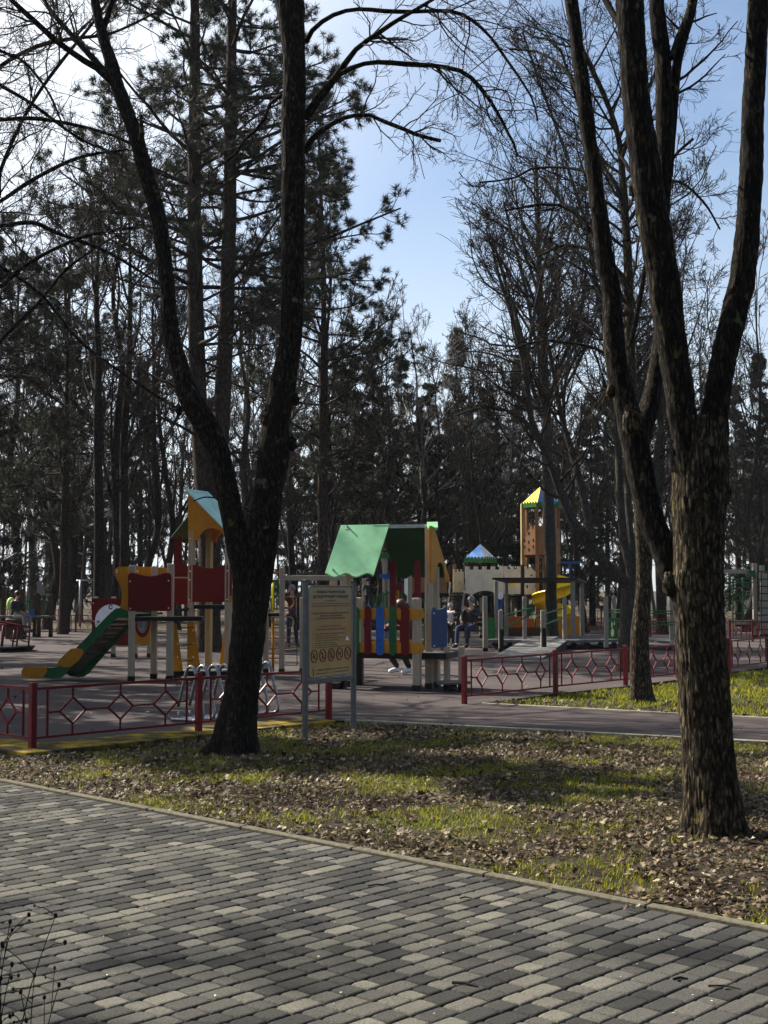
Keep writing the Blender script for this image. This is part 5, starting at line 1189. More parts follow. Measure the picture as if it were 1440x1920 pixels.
# ---------------------------------------------------------------- red fences: square posts, two rails, a row of diamonds
def fence_panel(mb, a, b, z0, h, nd, off=.0, t=.022):
    a, b = Vc(a), Vc(b); d = (b - a); L_ = d.length; d.normalize()
    P = lambda x, z: Vc((a.x, a.y, z0)) + d * x + Vc((0, 0, z))
    zt, zb = h - .04, .10; x0, x1 = .035, L_ - .035
    mb.bar(P(x0, zt), P(x1, zt), t * 1.2, t * 1.2); mb.bar(P(x0, zb), P(x1, zb), t, t)
    m0 = .16 if L_ > 1.2 else .1
    for x in (m0, L_ - m0): mb.bar(P(x, zb + t / 2), P(x, zt - t / 2), t * .9, t * .9)
    zm = (zt + zb) / 2; hz_ = (zt - zb) * .27; w = (L_ - 2 * m0) / nd; hw = w * .27
    xl = m0
    for k in range(nd):
        c = m0 + w * (k + .5)
        mb.bar(P(xl + (t * .45 if k == 0 else 0), zm), P(c - hw, zm), t * .8, t * .8)
        for q, r_ in (((c - hw, zm), (c, zm + hz_)), ((c, zm + hz_), (c + hw, zm)), ((c + hw, zm), (c, zm - hz_)), ((c, zm - hz_), (c - hw, zm))): mb.bar(P(*q), P(*r_), t * .8, t * .8)
        mb.bar(P(c, zm + hz_), P(c, zt - t / 2), t * .8, t * .8); mb.bar(P(c, zm - hz_), P(c, zb + t / 2), t * .8, t * .8)
        xl = c + hw
    mb.bar(P(xl, zm), P(L_ - m0 - t * .45, zm), t * .8, t * .8)
def fence(pts, z0, h, nd, label, group=None, skip=0, pw=.06):
    """a run of fence: one thing per run; every panel and post a part"""
    r = thing('metal_fence', label, 'fence', (pts[0][0], pts[0][1], z0), 0, group)
    for p in pts[skip:]:
        m = MB(); d = Vc(pts[1]) - Vc(pts[0]); m.box((p[0], p[1], z0 + h / 2 + .005), (pw, pw, h + .03), math.atan2(d.y, d.x), .004); m.build('post', M['fence_red'], r)
    for i, (a, b) in enumerate(zip(pts[:-1], pts[1:])):
        m = MB(); fence_panel(m, (*a, 0), (*b, 0), z0, h, nd[i] if isinstance(nd, (list, tuple)) else nd); m.build('panel', M['fence_red'], r)
    return r
P2 = lambda v: (v[0], v[1])
fA = [(-3.30, 12.27), (-1.95, 13.74), (-.64, 15.12)]
fence(fA, .06, .60, 3, 'red diamond fence running from the near left corner post past the bike rack')
fB = [(-3.30 - .737 * k * 1.95, 12.27 + .676 * k * 1.95) for k in range(5)]
fence(fB, .06, .60, 3, 'red diamond fence turning left out of the frame from the near corner post', skip=1)
fC = [(1.06, 17.2), (2.5, 19.0), (3.8, 20.5), (4.95, 21.9)]
fence(fC, .05, .61, [4, 3, 3], 'red diamond fence starting beside the path, in front of the ramp')
fC2 = [(6.25, 23.6), (7.5, 25.4), (8.8, 27.1), (10.1, 28.9)]
fence(fC2, .05, .61, [3, 3, 3], 'red diamond fence right of the thick tree, along the bright grass')
fence([(4.99, 21.95), (6.2, 21.8 + 1.6)], .05, .6, [3], 'short red fence panel half hidden behind the thick tree')
def back(px0, px1, Y, n, label, g_=None): 
    x0, x1 = gx(px0, Y), gx(px1, Y); pts = [(x0 + (x1 - x0) * k / n, Y + .0 * k) for k in range(n + 1)]; fence(pts, .05, .62, 3, label, g_)
back(-60, 245, 46.2, 3, 'red diamond fence behind the clock board, on the far side of the play surface')
back(-40, 262, 60.0, 4, 'farthest red fence seen through the trees on the left')
back(845, 1015, 49.0, 2, 'red fence low behind the bench and castle wall')
back(1065, 1140, 42.0, 1, 'red fence panel between the canopy platform and the low forking tree')
back(1218, 1268, 41.5, 1, 'red fence panel seen between the slim tree and the thick tree')
back(1367, 1452, 38.0, 2, 'red fence in front of the climbing net posts')
back(1060, 1460, 57.0, 6, 'farthest red fence on the right behind the playground')
back(240, 560, 57.0, 4, 'farthest red fence behind the play tower')
# ---------------------------------------------------------------- bicycle rack: one bent tube in leaning loops
b0, b1 = gp(342, 1366), gp(488, 1352)
b0 = Vc((gx(345, 14.85), 14.85, Z0)); b1 = Vc((gx(487, 15.75), 15.75, Z0))
R = thing('bicycle_rack', 'shiny steel bicycle rack of bent tube loops behind the red fence', 'bike rack', (b0.x, b0.y, Z0))
q = Vc((.93, -.36, 0)); n = 8; prof = [(-.205, .10), (-.20, .05), (-.16, .022), (-.08, .02), (0, .02), (.08, .02), (.16, .022), (.20, .05), (.20, .12), (.165, .26), (.115, .42), (.085, .53), (.05, .60), (0, .625), (-.05, .60), (-.085, .53), (-.12, .42), (-.17, .26), (-.205, .16)]
for k in range(n):
    m = MB(); pts = []
    for i, (a, z) in enumerate(prof):
        t = (k + i / len(prof)) / (n - 1) ; c = b0 + (b1 - b0) * min(t, 1.12); pts.append(c + q * a + Vc((0, 0, z)))
    m.tube(pts, .019, 10); m.build('loop', M['steel'], R, True)
m = MB()
for s in (-.13, .15): m.tube([b0 + q * s - (b1 - b0) * .02 + Vc((0, 0, .022)), b1 + q * s + (b1 - b0) * .08 + Vc((0, 0, .022))], .014, 8)
m.build('base_bar', M['steel'], R, True)
# ---------------------------------------------------------------- climbing frame left of the rules board
YC = gp(497, 1263).y
R = thing('jungle_gym', 'pale wooden climbing frame with orange ladder and black rope net', 'jungle gym', (gx(512, YC), YC, Z0))
for px, top, w, yy, mm in ((499, 1100, .095, YC, 'wood'), (529, 1064, .095, YC, 'wood'), (568, 1120, .11, YC + .1, 'wood'), (624, 1085, .10, YC + .3, 'wood'), (643, 1085, .10, YC + 1.2, 'wood')):
    p = Vc((gx(px, yy), yy, Z0)); vpost(R, p, hz(px, top, yy), w, 0, mm)
m = MB(); m.bar(at(534, 1083.5, YC), at(650, 1083.5, YC), .08, .095, .006); m.build('top_beam', M['wood'], R)
m = MB(); m.box((gx(513, YC), YC + .3, hz(513, 1153, YC)), (.30, .7, .06), 0, .004); m.build('platform', M['black'], R)
m = MB(); m.tube([at(512, 1157, YC + .05), at(512, 1259, YC + .05)], .024, 8); m.build('ladder_pole', M['orange'], R, True)
m = MB()
for k in range(5): m.tube([at(489, 1158 + 19 * k, YC + .06), at(523, 1158 + 19 * k, YC + .06)], .013, 6)
m.build('rung', M['orange'], R, True)
m = MB()
for k in range(5):
    x = 504 + k * 5; m.tube([at(x, 1086 + 3 * (4 - k), YC + .6), at(x, 1143, YC + .6)], .012, 6)
m.tube([at(503, 1088, YC + .6), at(525, 1089, YC + .6)], .016, 6); m.tube([at(503, 1142, YC + .6), at(525, 1142, YC + .6)], .016, 6); m.build('green_guard', M['green'], R, True)
m = MB(); m.tube([at(511, 1092, YC + .55), at(511, 1146, YC + .55)], .018, 6); m.tube([at(507, 1120, YC + .55), at(511, 1120, YC + .55)], .018, 6); m.build('yellow_pole', M['yellow'], R, True)
m = MB(); m.bar(at(511, 1073, YC + .5), at(523, 1073, YC + .5), .03, .04); m.build('orange_cap', M['orange_deep'], R)
for k, y0 in enumerate((1119, 1157, 1195)):
    m = MB(); pts = [at(532, y0, YC - .02), at(543, y0, YC - .02)] + [at(543 + 8 * math.sin(t), y0 + 10 - 10 * math.cos(t), YC - .02) for t in np.linspace(.4, 2.74, 6)] + [at(543, y0 + 20, YC - .02), at(532, y0 + 20, YC - .02)]
    m.tube(pts, .012, 6); m.build('hand_loop', M['orange'], R, True)
m = MB()
for yy in (1115, 1141, 1168, 1195, 1220, 1247): m.tube([at(532, yy, YC + .02), at(557, yy + .5, YC + .05)], .008, 5)
m.tube([at(556, 1115, YC + .05), at(557, 1247, YC + .05)], .008, 5); m.build('rope_net', M['rope'], R, True)
# ---------------------------------------------------------------- compass board and maze board behind the slide
def compass():
    YK = gp(214, 1233).y; R = thing('play_board', 'red play board with a white compass dial, behind the slide', 'play board', (gx(214, YK), YK, Z0))
    for px in (180, 214): vpost(R, Vc((gx(px, YK + .05), YK + .05, Z0)), hz(px, 1119, YK), .09, 0)
    O = Vc((0, YK - .04, 0)); b = board(R, 'board', rrect(172, 1122, 242, 1209, 3), O, 0, .03, 'red', [(175, 1131), (175, 1165)])
    m = MB(); face(m, arc(209, 1166, 31, 33, 0, 350, 34), O - Vc((0, .008, 0)), 0, .006); d = m.build('dial', M['white'], b)
    for s, px, py in (('С', 207.5, 1142), ('З', 184, 1172)):
        cu = bpy.data.curves.new('letter', 'FONT'); cu.body = s; cu.size = .13; cu.offset = .006; cu.align_x = 'CENTER'; o = bpy.data.objects.new('letter', cu); SC.collection.objects.link(o); C.view_layer.update()
        me = bpy.data.meshes.new_from_object(o.evaluated_get(C.evaluated_depsgraph_get())); bpy.data.objects.remove(o); p = hit(px, py, O, 0) - Vc(R.location)
        for v in me.vertices: v.co = Vc((v.co.x + p.x, p.y - .012, v.co.y + p.z))
        me.materials.clear(); me.materials.append(M['ink']); link('letter', me, d)
compass()
YK = gp(282, 1234).y + .3; R = thing('play_board', 'orange play board with a swirling maze disc, behind the play tower', 'play board', (gx(270, YK), YK, Z0))
vpost(R, Vc((gx(281, YK), YK, Z0)), hz(281, 1140, YK), .09); vpost(R, Vc((gx(255, YK), YK, Z0)), hz(255, 1140, YK), .09)
O = Vc((0, YK - .06, 0)); b = board(R, 'board', rrect(250, 1142, 284, 1208, 3), O, 0, .03, 'orange')
m = MB(); face(m, arc(267, 1163, 15, 32, 180, 360, 14) + arc(267, 1163, 11, 24, 360, 180, 14), O - Vc((0, .01, 0)), 0, .01); m.build('rim', M['red'], b)
m = MB(); face(m, arc(267, 1163, 11, 24, 0, 350, 24), O - Vc((0, .006, 0)), 0, .005); d = m.build('maze_disc', M['grey'], b); m = MB()
for r in (.3, .5, .7, .88): m.tube([hit(267 + 11 * r * math.cos(t) * (1 + .1 * math.sin(5 * t + r * 9)), 1163 + 24 * r * math.sin(t), O - Vc((0, .014, 0)), 0) for t in np.linspace(r * 3, r * 3 + 5.2, 18)], .007, 5)
m.build('maze_lines', M['post_grey'], d)
# ---------------------------------------------------------------- ramp and canopy platform
R = thing('ramp_platform', 'low wheelchair ramp with green handrails and a platform under a thin dark canopy', 'ramp platform', (gx(1000, 31), 31, Z0))
def pp(px, base, top, w=.10, m='wood_grey', dark=0, yaw=0.0):
    p = gp(px, base); vpost(R, p, hz(px, top, p.y), w, yaw, m)
    if dark:
        b = MB(); b.box((p.x + .02, p.y - w * .62, Z0 + dark / 2), (w * .9, .02, dark), 0, .003); b.build('bracket', M['black'], R)
    return p
p1 = pp(910, 1221.5, 1118, .11); p2 = pp(939, 1223, 1144, .10, dark=.55); p5 = pp(1018.6, 1225, 1144, .11, dark=.6)
p4 = pp(984, 1216, 1119); p6 = pp(1059, 1216, 1119); p9 = pp(1137, 1220.5, 1118); p10 = pp(1152, 1213, 1118)
cs = [pp(930.5, 1212, 1090, .10), pp(950, 1206, 1092, .10), pp(1075, 1211, 1090, .11), pp(1092, 1206, 1092, .11)]
zc = hz(930, 1083, cs[0].y); m = MB()
m.prism([at(923, 1083, cs[0].y - .25), at(1080, 1083, cs[2].y - .25), at(1083, 1083.6, cs[2].y - .2), at(1100, 1090, cs[3].y + .1), at(949, 1090, cs[1].y + .1)], (0, 0, -.05)); m.build('canopy', M['black'], R)
dz = .24; m = MB()
m.prism([Vc((gx(915, 32.9), 32.9, Z0 + dz)), Vc((gx(1063, 32.6), 32.6, Z0 + dz)), Vc((gx(1160, 33.2), 33.2, Z0 + dz)), Vc((gx(1158, 35.6), 35.6, Z0 + dz)), Vc((gx(915, 35.4), 35.4, Z0 + dz))], (0, 0, -.07)); dk = m.build('deck', M['deck'], R)
m = MB(); m.prism([Vc((gx(1162, 34.5), 34.5, Z0 + dz)), Vc((gx(1262, 31.5), 31.5, Z0 + dz)), Vc((gx(1262, 33.5), 33.5, Z0 + dz)), Vc((gx(1162, 36), 36, Z0 + dz))], (0, 0, -.06)); m.build('deck', M['deck'], R)
m = MB()
for px in (955, 975, 1075, 1100, 1125, 1150): m.box((gx(px, 33.2), 33.2, Z0 + (dz - .08) / 2), (.12, .12, dz - .08), 0)
m.build('deck_support', M['black'], R)
ra, rb = gp(917, 1236), gp(1017, 1236); rc, rd = Vc((gx(1061, 32.4), 32.4, Z0 + dz)), Vc((gx(981, 33.0), 33.0, Z0 + dz))
m = MB(); m.prism([ra + Vc((0, 0, .012)), rb + Vc((0, 0, .012)), rc, rd], (0, 0, -.03)); m.build('ramp', M['deck'], R); m = MB(); m.prism([rb, rc - Vc((0, 0, .03)), Vc((rc.x, rc.y, Z0 + .01))], Vc((-.03, -.03, 0))); m.build('ramp_side', M['black'], R)
for tr, ya, yb_ in (([(945, 1178), (941, 1174), (940, 1160), (943, 1155), (948, 1153), (996, 1140), (999, 1143), (999, 1152), (945, 1176)], p2.y, p4.y), ([(1008, 1177), (1004, 1173), (1003, 1160), (1006, 1156), (1012, 1154), (1054, 1141)], p5.y, p6.y), ([(1008, 1176), (1014, 1174), (1054, 1159)], p5.y, p6.y)):
    m = MB(); x0 = min(t[0] for t in tr); x1 = max(t[0] for t in tr); m.tube([at(a, b, ya + (yb_ - ya) * (a - x0) / (x1 - x0)) for a, b in tr], .02, 8); m.build('handrail', M['green'], R, True)
m = MB()
for yy in (1146, 1151, 1163, 1168): m.tube([at(1140, yy - 3, 33.5), at(1262, yy + (0 if yy < 1155 else 4), 31.5)], .018, 6)
m.build('handrail', M['green'], R, True)
board(R, 'green_panel', [(914, 1158), (928, 1158), (928, 1197), (914, 1198)], Vc((0, 33.6, 0)), 0, .03, 'cgreen')
rab = board(R, 'green_panel', [(1141, 1159), (1159, 1159), (1159, 1199), (1141, 1199)], Vc((0, 33.6, 0)), 0, .03, 'cgreen')
m = MB(); O = Vc((0, 33.58, 0)); face(m, arc(1148.5, 1186, 3, 8, 0, 340, 12), O, 0, .012); face(m, arc(1147.5, 1171, 1.4, 7, 0, 340, 10), O, 0, .012); face(m, arc(1152, 1168, 1.3, 4.5, 0, 340, 10), O, 0, .012); m.build('rabbit_shape', M['beige'], rab)
vpost(R, Vc((gx(1258, 32.5), 32.5, Z0)), hz(1258, 1118, 32.5), .10, 0, 'wood_grey')
# ---------------------------------------------------------------- castle
def cren(x0, y0, x1, y1, n, d=5.0, slope=0, bottom=None):
    w = (x1 - x0) / (2 * n - 1); top = []
    for k in range(n):
        a = x0 + 2 * k * w; yy = y0 + slope * (a - x0) / (x1 - x0)
        top += [(a, yy), (a + w, yy)]
        if k < n - 1: top += [(a + w, yy + d), (a + 2 * w, yy + d)]
    return top + (bottom or [(x1, y1), (x0, y1)])
YQ = 40.5; R = thing('toy_castle', 'grey and beige toy castle wall with battlements and a brown tower', 'play castle', (gx(950, YQ), YQ, Z0))
def cb(nm, pts, dy, m, wins=(), th=.04, wm='dbrown'):
    b = board(R, nm, pts, Vc((0, YQ + dy, 0)), 0, th, m)
    if wins:
        w = MB()
        for (a, c, rx, ry) in wins: face(w, arc(a, c, rx, ry, 0, 330, 11), Vc((0, YQ + dy - .008, 0)), 0, .006)
        w.build('window', M[wm], b)
    return b
arch_b = [(944.5, 1114), (941, 1112)] + arc(910, 1126, 29, 18.5, 30, 150, 10) + [(876, 1112), (872.5, 1113)]
cb('wall_panel', cren(872.5, 1062, 944.5, 1114, 5, 6, 0, arch_b), 0, 'castle', [(884, 1079, 2.3, 3.2), (900.5, 1079, 2.3, 3.2), (917, 1078.5, 2.3, 3.2), (933, 1078.5, 2.3, 3.2)], wm='beige')
cb('wall_panel', cren(850, 1067, 873, 1113, 4, 5), .5, 'beige')
cb('wall_panel', cren(945.5, 1062, 976, 1114, 3, 5), .02, 'castle')
m = MB(); face(m, arc(961, 1093, 6, 6.5, 0, 340, 16), Vc((0, YQ - .0, 0)), 0, .015); m.build('round_window', M['yellow'], R)
cb('wall_panel', [(983.5, 1062), (988, 1062), (988, 1066), (991, 1066), (991, 1062), (995, 1062.5), (999, 1068), (1004, 1072), (1009.5, 1072.5), (1009.5, 1114.3), (983.5, 1114.3)], 0, 'castle', [(988.5, 1100, 1.6, 3.6), (1005, 1099.5, 1.6, 3.6), (996.5, 1079, 1.6, 1.5)])
m = MB(); m.prism([Vc((gx(850, YQ + .1), YQ + .1, 1.32)), Vc((gx(1010, YQ + .1), YQ + .1, 1.32)), Vc((gx(1010, YQ + 1.5), YQ + 1.5, 1.32)), Vc((gx(850, YQ + 1.5), YQ + 1.5, 1.32))], (0, 0, .06)); m.build('floor', M['black'], R)
for px, top, dy, mt_ in ((845, 1060, .2, 'dbrown'), (852, 1058, .9, 'brown'), (873, 1062, .12, 'dbrown'), (945, 1060, .12, 'dbrown'), (980, 1059, .02, 'dbrown'), (902, 1119, .1, 'wood_grey'), (878, 1110, .1, 'dbrown'), (961, 1112, 1.3, 'wood'), (1009, 1062, .15, 'dbrown'), (925, 1112, 1.4, 'dbrown')):
    p = Vc((gx(px, YQ + dy + .1), YQ + dy + .1, Z0)); vpost(R, p, hz(px, top, p.y), .11, 0, mt_)
# little pyramid roof
def pyramid(cx, apex, base_y, half, Y, bands, cols, hexa=4, rot=45, band_h=10, green='cgreen', fl=.0):
    a = at(cx, apex, Y); r = half * Y / F; zb = hz(cx, base_y, Y); n = hexa; ring = [Vc((a.x + r * math.cos(math.radians(rot + 360 * k / n)), a.y + r * math.sin(math.radians(rot + 360 * k / n)), zb)) for k in range(n)]
    for k in range(n):
        m = MB(); p, q = ring[k], ring[(k + 1) % n]; m.prism([p, q, a], (0, 0, -.02)); m.build('roof_panel', M[cols[k % len(cols)]], R)
        m = MB(); d = (q - p); L_ = d.length; d.normalize(); o = Vc((d.y, -d.x, 0)) * .05; h = band_h * Y / F; nn = 6; pts = [p + o, q + o]; pts = [p + o - Vc((0, 0, h)), q + o - Vc((0, 0, h))]
        w = L_ / (2 * nn - 1)
        for j in range(nn - 1, -1, -1):
            b0_ = p + o + d * (2 * j * w); b1_ = b0_ + d * w; pts += [b1_ + Vc((0, 0, .03)), b0_ + Vc((0, 0, .03))] if j == 0 else [b1_ + Vc((0, 0, .03)), b0_ + Vc((0, 0, .03)), b0_ - Vc((0, 0, .04)), b0_ - d * w - Vc((0, 0, .04))]
        m.prism(pts, o * -.4); m.build('crenel_band', M[green], R)
pyramid(900.5, 1020, 1046, 29, YQ + .8, 0, ['white', 'white', 'skyblue', 'white'], 4, 8, 9)
for px in (892, 925): vpost(R, Vc((gx(px, YQ + .9), YQ + .9, 1.38)), hz(px, 1050, YQ + .9), .10, 0, 'dbrown', foot=False)
# hexagonal tower
cx, YT = 1014.5, YQ + .3; rt = 35 * YT / F; ctr = Vc((gx(cx, YT), YT, 0)); hexp = [ctr + Vc((rt * math.cos(math.radians(60 * k + 12)), rt * math.sin(math.radians(60 * k + 12)), 0)) for k in range(6)]
for k, p in enumerate(hexp): vpost(R, Vc((p.x, p.y, Z0)), hz(cx, 945, YT), .12 if k == 3 else .09, math.radians(60 * k + 12), 'wood_side' if k == 3 else 'brown', 'tower_post')
def tower_panel(k, ya, yb_, wins, notch):
    p, q = hexp[k], hexp[(k + 1) % 6]; yaw = math.atan2(q.y - p.y, q.x - p.x); d = (q - p).normalized(); nrm_ = Vc((d.y, -d.x, 0)) * .06
    z1, z0_ = hz(cx, ya, YT), hz(cx, yb_, YT); L_ = (q - p).length; P = lambda x, z: p + d * (x * L_) + nrm_ + Vc((0, 0, z - p.z)); pts = [P(.04, z0_), P(.96, z0_)]
    if notch: pts += [P(.96, z1), P(.86, z1), P(.86, z1 - .1), P(.74, z1 - .1), P(.74, z1), P(.60, z1), P(.52, z1 - .16), P(.44, z1 - .12), P(.36, z1 - .3), P(.2, z1 - .42), P(.04, z1 - .4)]
    else: pts += [P(.96, z1), P(.04, z1)]
    m = MB(); m.prism(pts, nrm_ * -.5); o = m.build('tower_panel', M['brown'], R); m = MB()
    for fx, fz in wins:
        zz = z0_ + (z1 - z0_) * fz; m.prism([P(fx - .045, zz - .045) + nrm_ * .1, P(fx + .045, zz - .045) + nrm_ * .1, P(fx + .045, zz + .03) + nrm_ * .1, P(fx, zz + .06) + nrm_ * .1, P(fx - .045, zz + .03) + nrm_ * .1], nrm_ * -.08)
    m.build('window', M['black'], o)
w7 = [(.5, .74), (.2, .50), (.82, .50), (.5, .44), (.2, .28), (.82, .28), (.5, .18)]
tower_panel(3, 987, 1041, w7, True); tower_panel(4, 990, 1041, [(.5, .8), (.5, .55), (.5, .3)], False); tower_panel(5, 992, 1058, [(.5, .8), (.5, .55), (.5, .3)], False)
tower_panel(4, 948, 962, [], False) if False else None
m = MB(); zz = hz(cx, 1041, YT); m.prism([Vc((p.x, p.y, zz)) for p in hexp], (0, 0, -.06)); m.build('tower_floor', M['dbrown'], R)
m = MB(); zz = 1.38; m.prism([Vc((p.x, p.y, zz)) for p in hexp], (0, 0, -.06)); m.build('tower_floor', M['dbrown'], R)
pyramid(cx, 911, 944, 37, YT, 0, ['skyblue', 'blue', 'yellow', 'yellow', 'blue', 'skyblue'], 6, 12, 9)
m = MB(); m.bar(at(1050, 1055, YT), at(1088, 1055, YT), .06, .07); m.build('blue_bar', M['blue'], R)
m = MB(); m.tube([at(1068, 1057, YT), at(1068, 1110, YT)], .025, 6); m.build('blue_pole', M['blue'], R)
# yellow spiral slide
m = MB(); cxs = gx(1037, YQ - .6); cy = YQ - .6; za, zb = hz(1037, 1095, cy), hz(1037, 1172, cy); pts = []; nS = 44; secs = []
for i in range(nS + 1):
    t = i / nS; an = math.radians(70 - 520 * t); z = za + (zb - za) * t ** .95; secs.append((an, z))
W_in, W_out = .16, .66
prof = [(W_in, .24), (W_in + .03, .05), (W_in + .16, -.03), (W_out - .14, -.03), (W_out - .03, .06), (W_out, .30)]
vs = []; 
for an, z in secs:
    for r_, dz_ in prof: vs.append((cxs + r_ * math.cos(an), cy + r_ * math.sin(an), z + dz_))
for an, z in secs:
    for r_, dz_ in prof: vs.append((cxs + (r_ - .0) * math.cos(an), cy + (r_) * math.sin(an), z + dz_ - .03))
n6 = 6; fs = []; off = (nS + 1) * n6
for i in range(nS):
    for j in range(n6 - 1):
        a = i * n6 + j; fs.append((a, a + 1, a + n6 + 1, a + n6)); fs.append((off + a, off + a + n6, off + a + n6 + 1, off + a + 1))
    for j in (0, n6 - 1): a = i * n6 + j; fs.append((a, a + n6, off + a + n6, off + a))
m.add(vs, fs); m.build('spiral_slide', M['yellow'], R, True)
m = MB(); m.tube([(cxs, cy, Z0), (cxs, cy, za + .3)], .07, 10); m.build('slide_pole', M['brown'], R, True)
m = MB(); face(m, [(978, 1137), (998, 1132), (1003, 1135), (1003, 1146), (990, 1155), (978, 1152)], Vc((0, YQ - .9, 0)), 0, .03); m.build('slide_guard', M['dgreen'], R)
# orange box walls; a dark board painted in for the shade below them
m = MB(); Oo = Vc((0, YQ - 2.4, 0)); face(m, [(953, 1156), (981, 1156), (981, 1176), (953, 1175)], Oo, 0, .04); face(m, [(982, 1160), (1024, 1160), (1024, 1176), (982, 1176)], Oo, 0, .04); m.build('orange_wall', M['orange_deep'], R)
m = MB(); face(m, [(1024.5, 1156), (1089, 1155), (1089, 1196), (1024.5, 1197)], Oo, 0, .04); m.build('orange_wall', M['orange'], R)
m = MB(); face(m, [(946, 1176.5), (1024, 1176.5), (1024, 1198), (946, 1198)], Oo + Vc((0, .1, 0)), 0, .04); m.build('painted_shade', M['dbrown'], R)
m = MB(); m.prism([at(946, 1176, YQ - 2.3), at(1024, 1176, YQ - 2.3), at(1024, 1170, YQ - .3), at(946, 1170, YQ - .3)], (0, 0, -.05)); m.build('floor', M['black'], R)
# rope ladder with slanted poles
m = MB(); m.bar(at(839, 1145, YQ - .4), at(844, 1092, YQ + .1), .05); m.bar(at(866, 1145, YQ - .4), at(873, 1094, YQ + .1), .05); m.build('slanted_pole', M['wood_grey'], R); m = MB()
for k in range(8): yy = 1112 + 6 * k; m.tube([at(845, yy, YQ - .1 - .04 * k), at(870, yy, YQ - .1 - .04 * k)], .022, 5)
for k in range(5): x = 847 + 5.5 * k; m.tube([at(x, 1110, YQ), at(x - 1, 1158, YQ - .4)], .02, 5)
m.build('rope_ladder', M['rope'], R)
m = MB(); face(m, arc(938, 1117, 6, 7, 0, 340, 16), Vc((0, YQ - .1, 0)), 0, .02); m.build('dial', M['white'], R)
m = MB(); face(m, [(932, 1126), (942, 1126), (942, 1142), (935, 1142)], Vc((0, YQ - .1, 0)), 0, .03); m.build('blue_seat', M['blue'], R)
m = MB(); face(m, arc(881, 1113, 0.01, .01, 0, 0, 1) + [(862, 1110), (868, 1107), (873, 1111)], Vc((0, YQ + .3, 0)), 0, .03) if False else None
# the playset seen through the playhouse: green pickets, brown wall, posts
YZ = 33.5; R = thing('play_bridge', 'sloping green picket bridge and pale posts seen through the playhouse', 'play bridge', (gx(720, YZ), YZ, Z0))
for px, top, w in ((683, 1085, .12), (722, 1045, .12), (726, 1082, .12), (768, 1060, .12), (628, 1070, .12)): vpost(R, Vc((gx(px, YZ), YZ, Z0)), hz(px, top, YZ), w, 0, 'wood')
for k in range(9):
    m = MB(); x = 682 + 6.2 * k; y0 = 1128 - 3.0 * k; m.tube([at(x, y0, YZ - .2), at(x, y0 + 46, YZ - .2)], .022, 6); m.build('picket', M['green'], R)
m = MB(); m.tube([at(680, 1135, YZ - .2), at(734, 1109, YZ - .2)], .02, 6); m.tube([at(680, 1168, YZ - .2), at(734, 1142, YZ - .2)], .02, 6); m.build('rail', M['green'], R)
for k in range(4): m = MB(); x = 735 + 6 * k; m.tube([at(x, 1102, YZ), at(x, 1150, YZ)], .024, 6); m.build('picket', M['olive' if k % 2 else 'orange'], R)
m = MB(); face(m, [(772, 1083), (838, 1083), (838, 1115), (772, 1113)], Vc((0, YZ + 3, 0)), 0, .04); m.build('brown_wall', M['brown'], R)
m = MB(); face(m, [(758, 1085), (771, 1085), (771, 1125), (758, 1112)], Vc((0, YZ + 2.9, 0)), 0, .04); m.build('pale_wall', M['white'], R)
m = MB(); face(m, [(711, 1076), (742, 1077), (742, 1083), (730, 1086), (711, 1083)], Vc((0, YZ - .1, 0)), 0, .03); m.build('blue_board', M['blue'], R)
m = MB(); face(m, [(712, 1037), (735, 1037), (737, 1047), (710, 1048)], Vc((0, YZ - .1, 0)), 0, .03); m.build('green_board', M['cgreen'], R)
m = MB(); m.bar(at(775, 1114, YZ), at(842, 1116, YZ), .06, .10); m.bar(at(660, 1172, YZ), at(760, 1172, YZ), .5, .06); m.build('platform', M['black'], R)
# ---------------------------------------------------------------- climbing net at the right edge
YN = 41.0; R = thing('climbing_net_frame', 'green barred climbing frame and rope net between pale posts at the right edge', 'climbing frame', (gx(1414, YN), YN, Z0))
for px, top, yy in ((1415, 1056, YN), (1429, 1060, YN + .8), (1434, 1075, YN + 1.2), (1262, 1060, YN)): vpost(R, Vc((gx(px, yy), yy, Z0)), hz(px, top, yy), .14, 0, 'wood_grey')
m = MB(); m.bar(at(1266, 1071.5, YN), at(1404, 1071.5, YN), .12, .13); m.bar(at(1266, 1167, YN), at(1408, 1167, YN), .12, .13); m.build('beam', M['wood_grey'], R)
m = MB()
for x in (1355, 1374, 1393): m.tube([at(x, 1088, YN - .1), at(x, 1164, YN - .1)], .024, 6)
for x0, x1, yy in ((1355, 1412, 1086), (1355, 1412, 1092), (1374, 1393, 1102), (1355, 1374, 1116), (1393, 1412, 1116), (1374, 1393, 1126), (1355, 1374, 1140), (1393, 1412, 1141), (1374, 1393, 1150)): m.tube([at(x0, yy, YN - .1), at(x1, yy, YN - .1)], .022, 6)
m.build('green_bars', M['green'], R)
for pts in ([(1401, 1070), (1416, 1069), (1418, 1085), (1410, 1081)], [(1403, 1165), (1420, 1166), (1419, 1174), (1409, 1173)]): board(R, 'corner_bracket', pts, Vc((0, YN - .12, 0)), 0, .04, 'green')
m = MB()
for k in range(10): m.tube([at(1419, 1086 + 13.5 * k, YN - .2), at(1470, 1086 + 13.5 * k, YN - .2)], .02, 5)
for x in (1420, 1427, 1441, 1455): m.tube([at(x, 1072, YN - .2), at(x + 1, 1188, YN - .2)], .02, 5)
m.build('rope_net', M['rope'], R)
m = MB(); m.tube([at(1416, 1071, YN), at(1470, 1074, YN)], .03, 6); m.build('top_rail', M['green'], R)
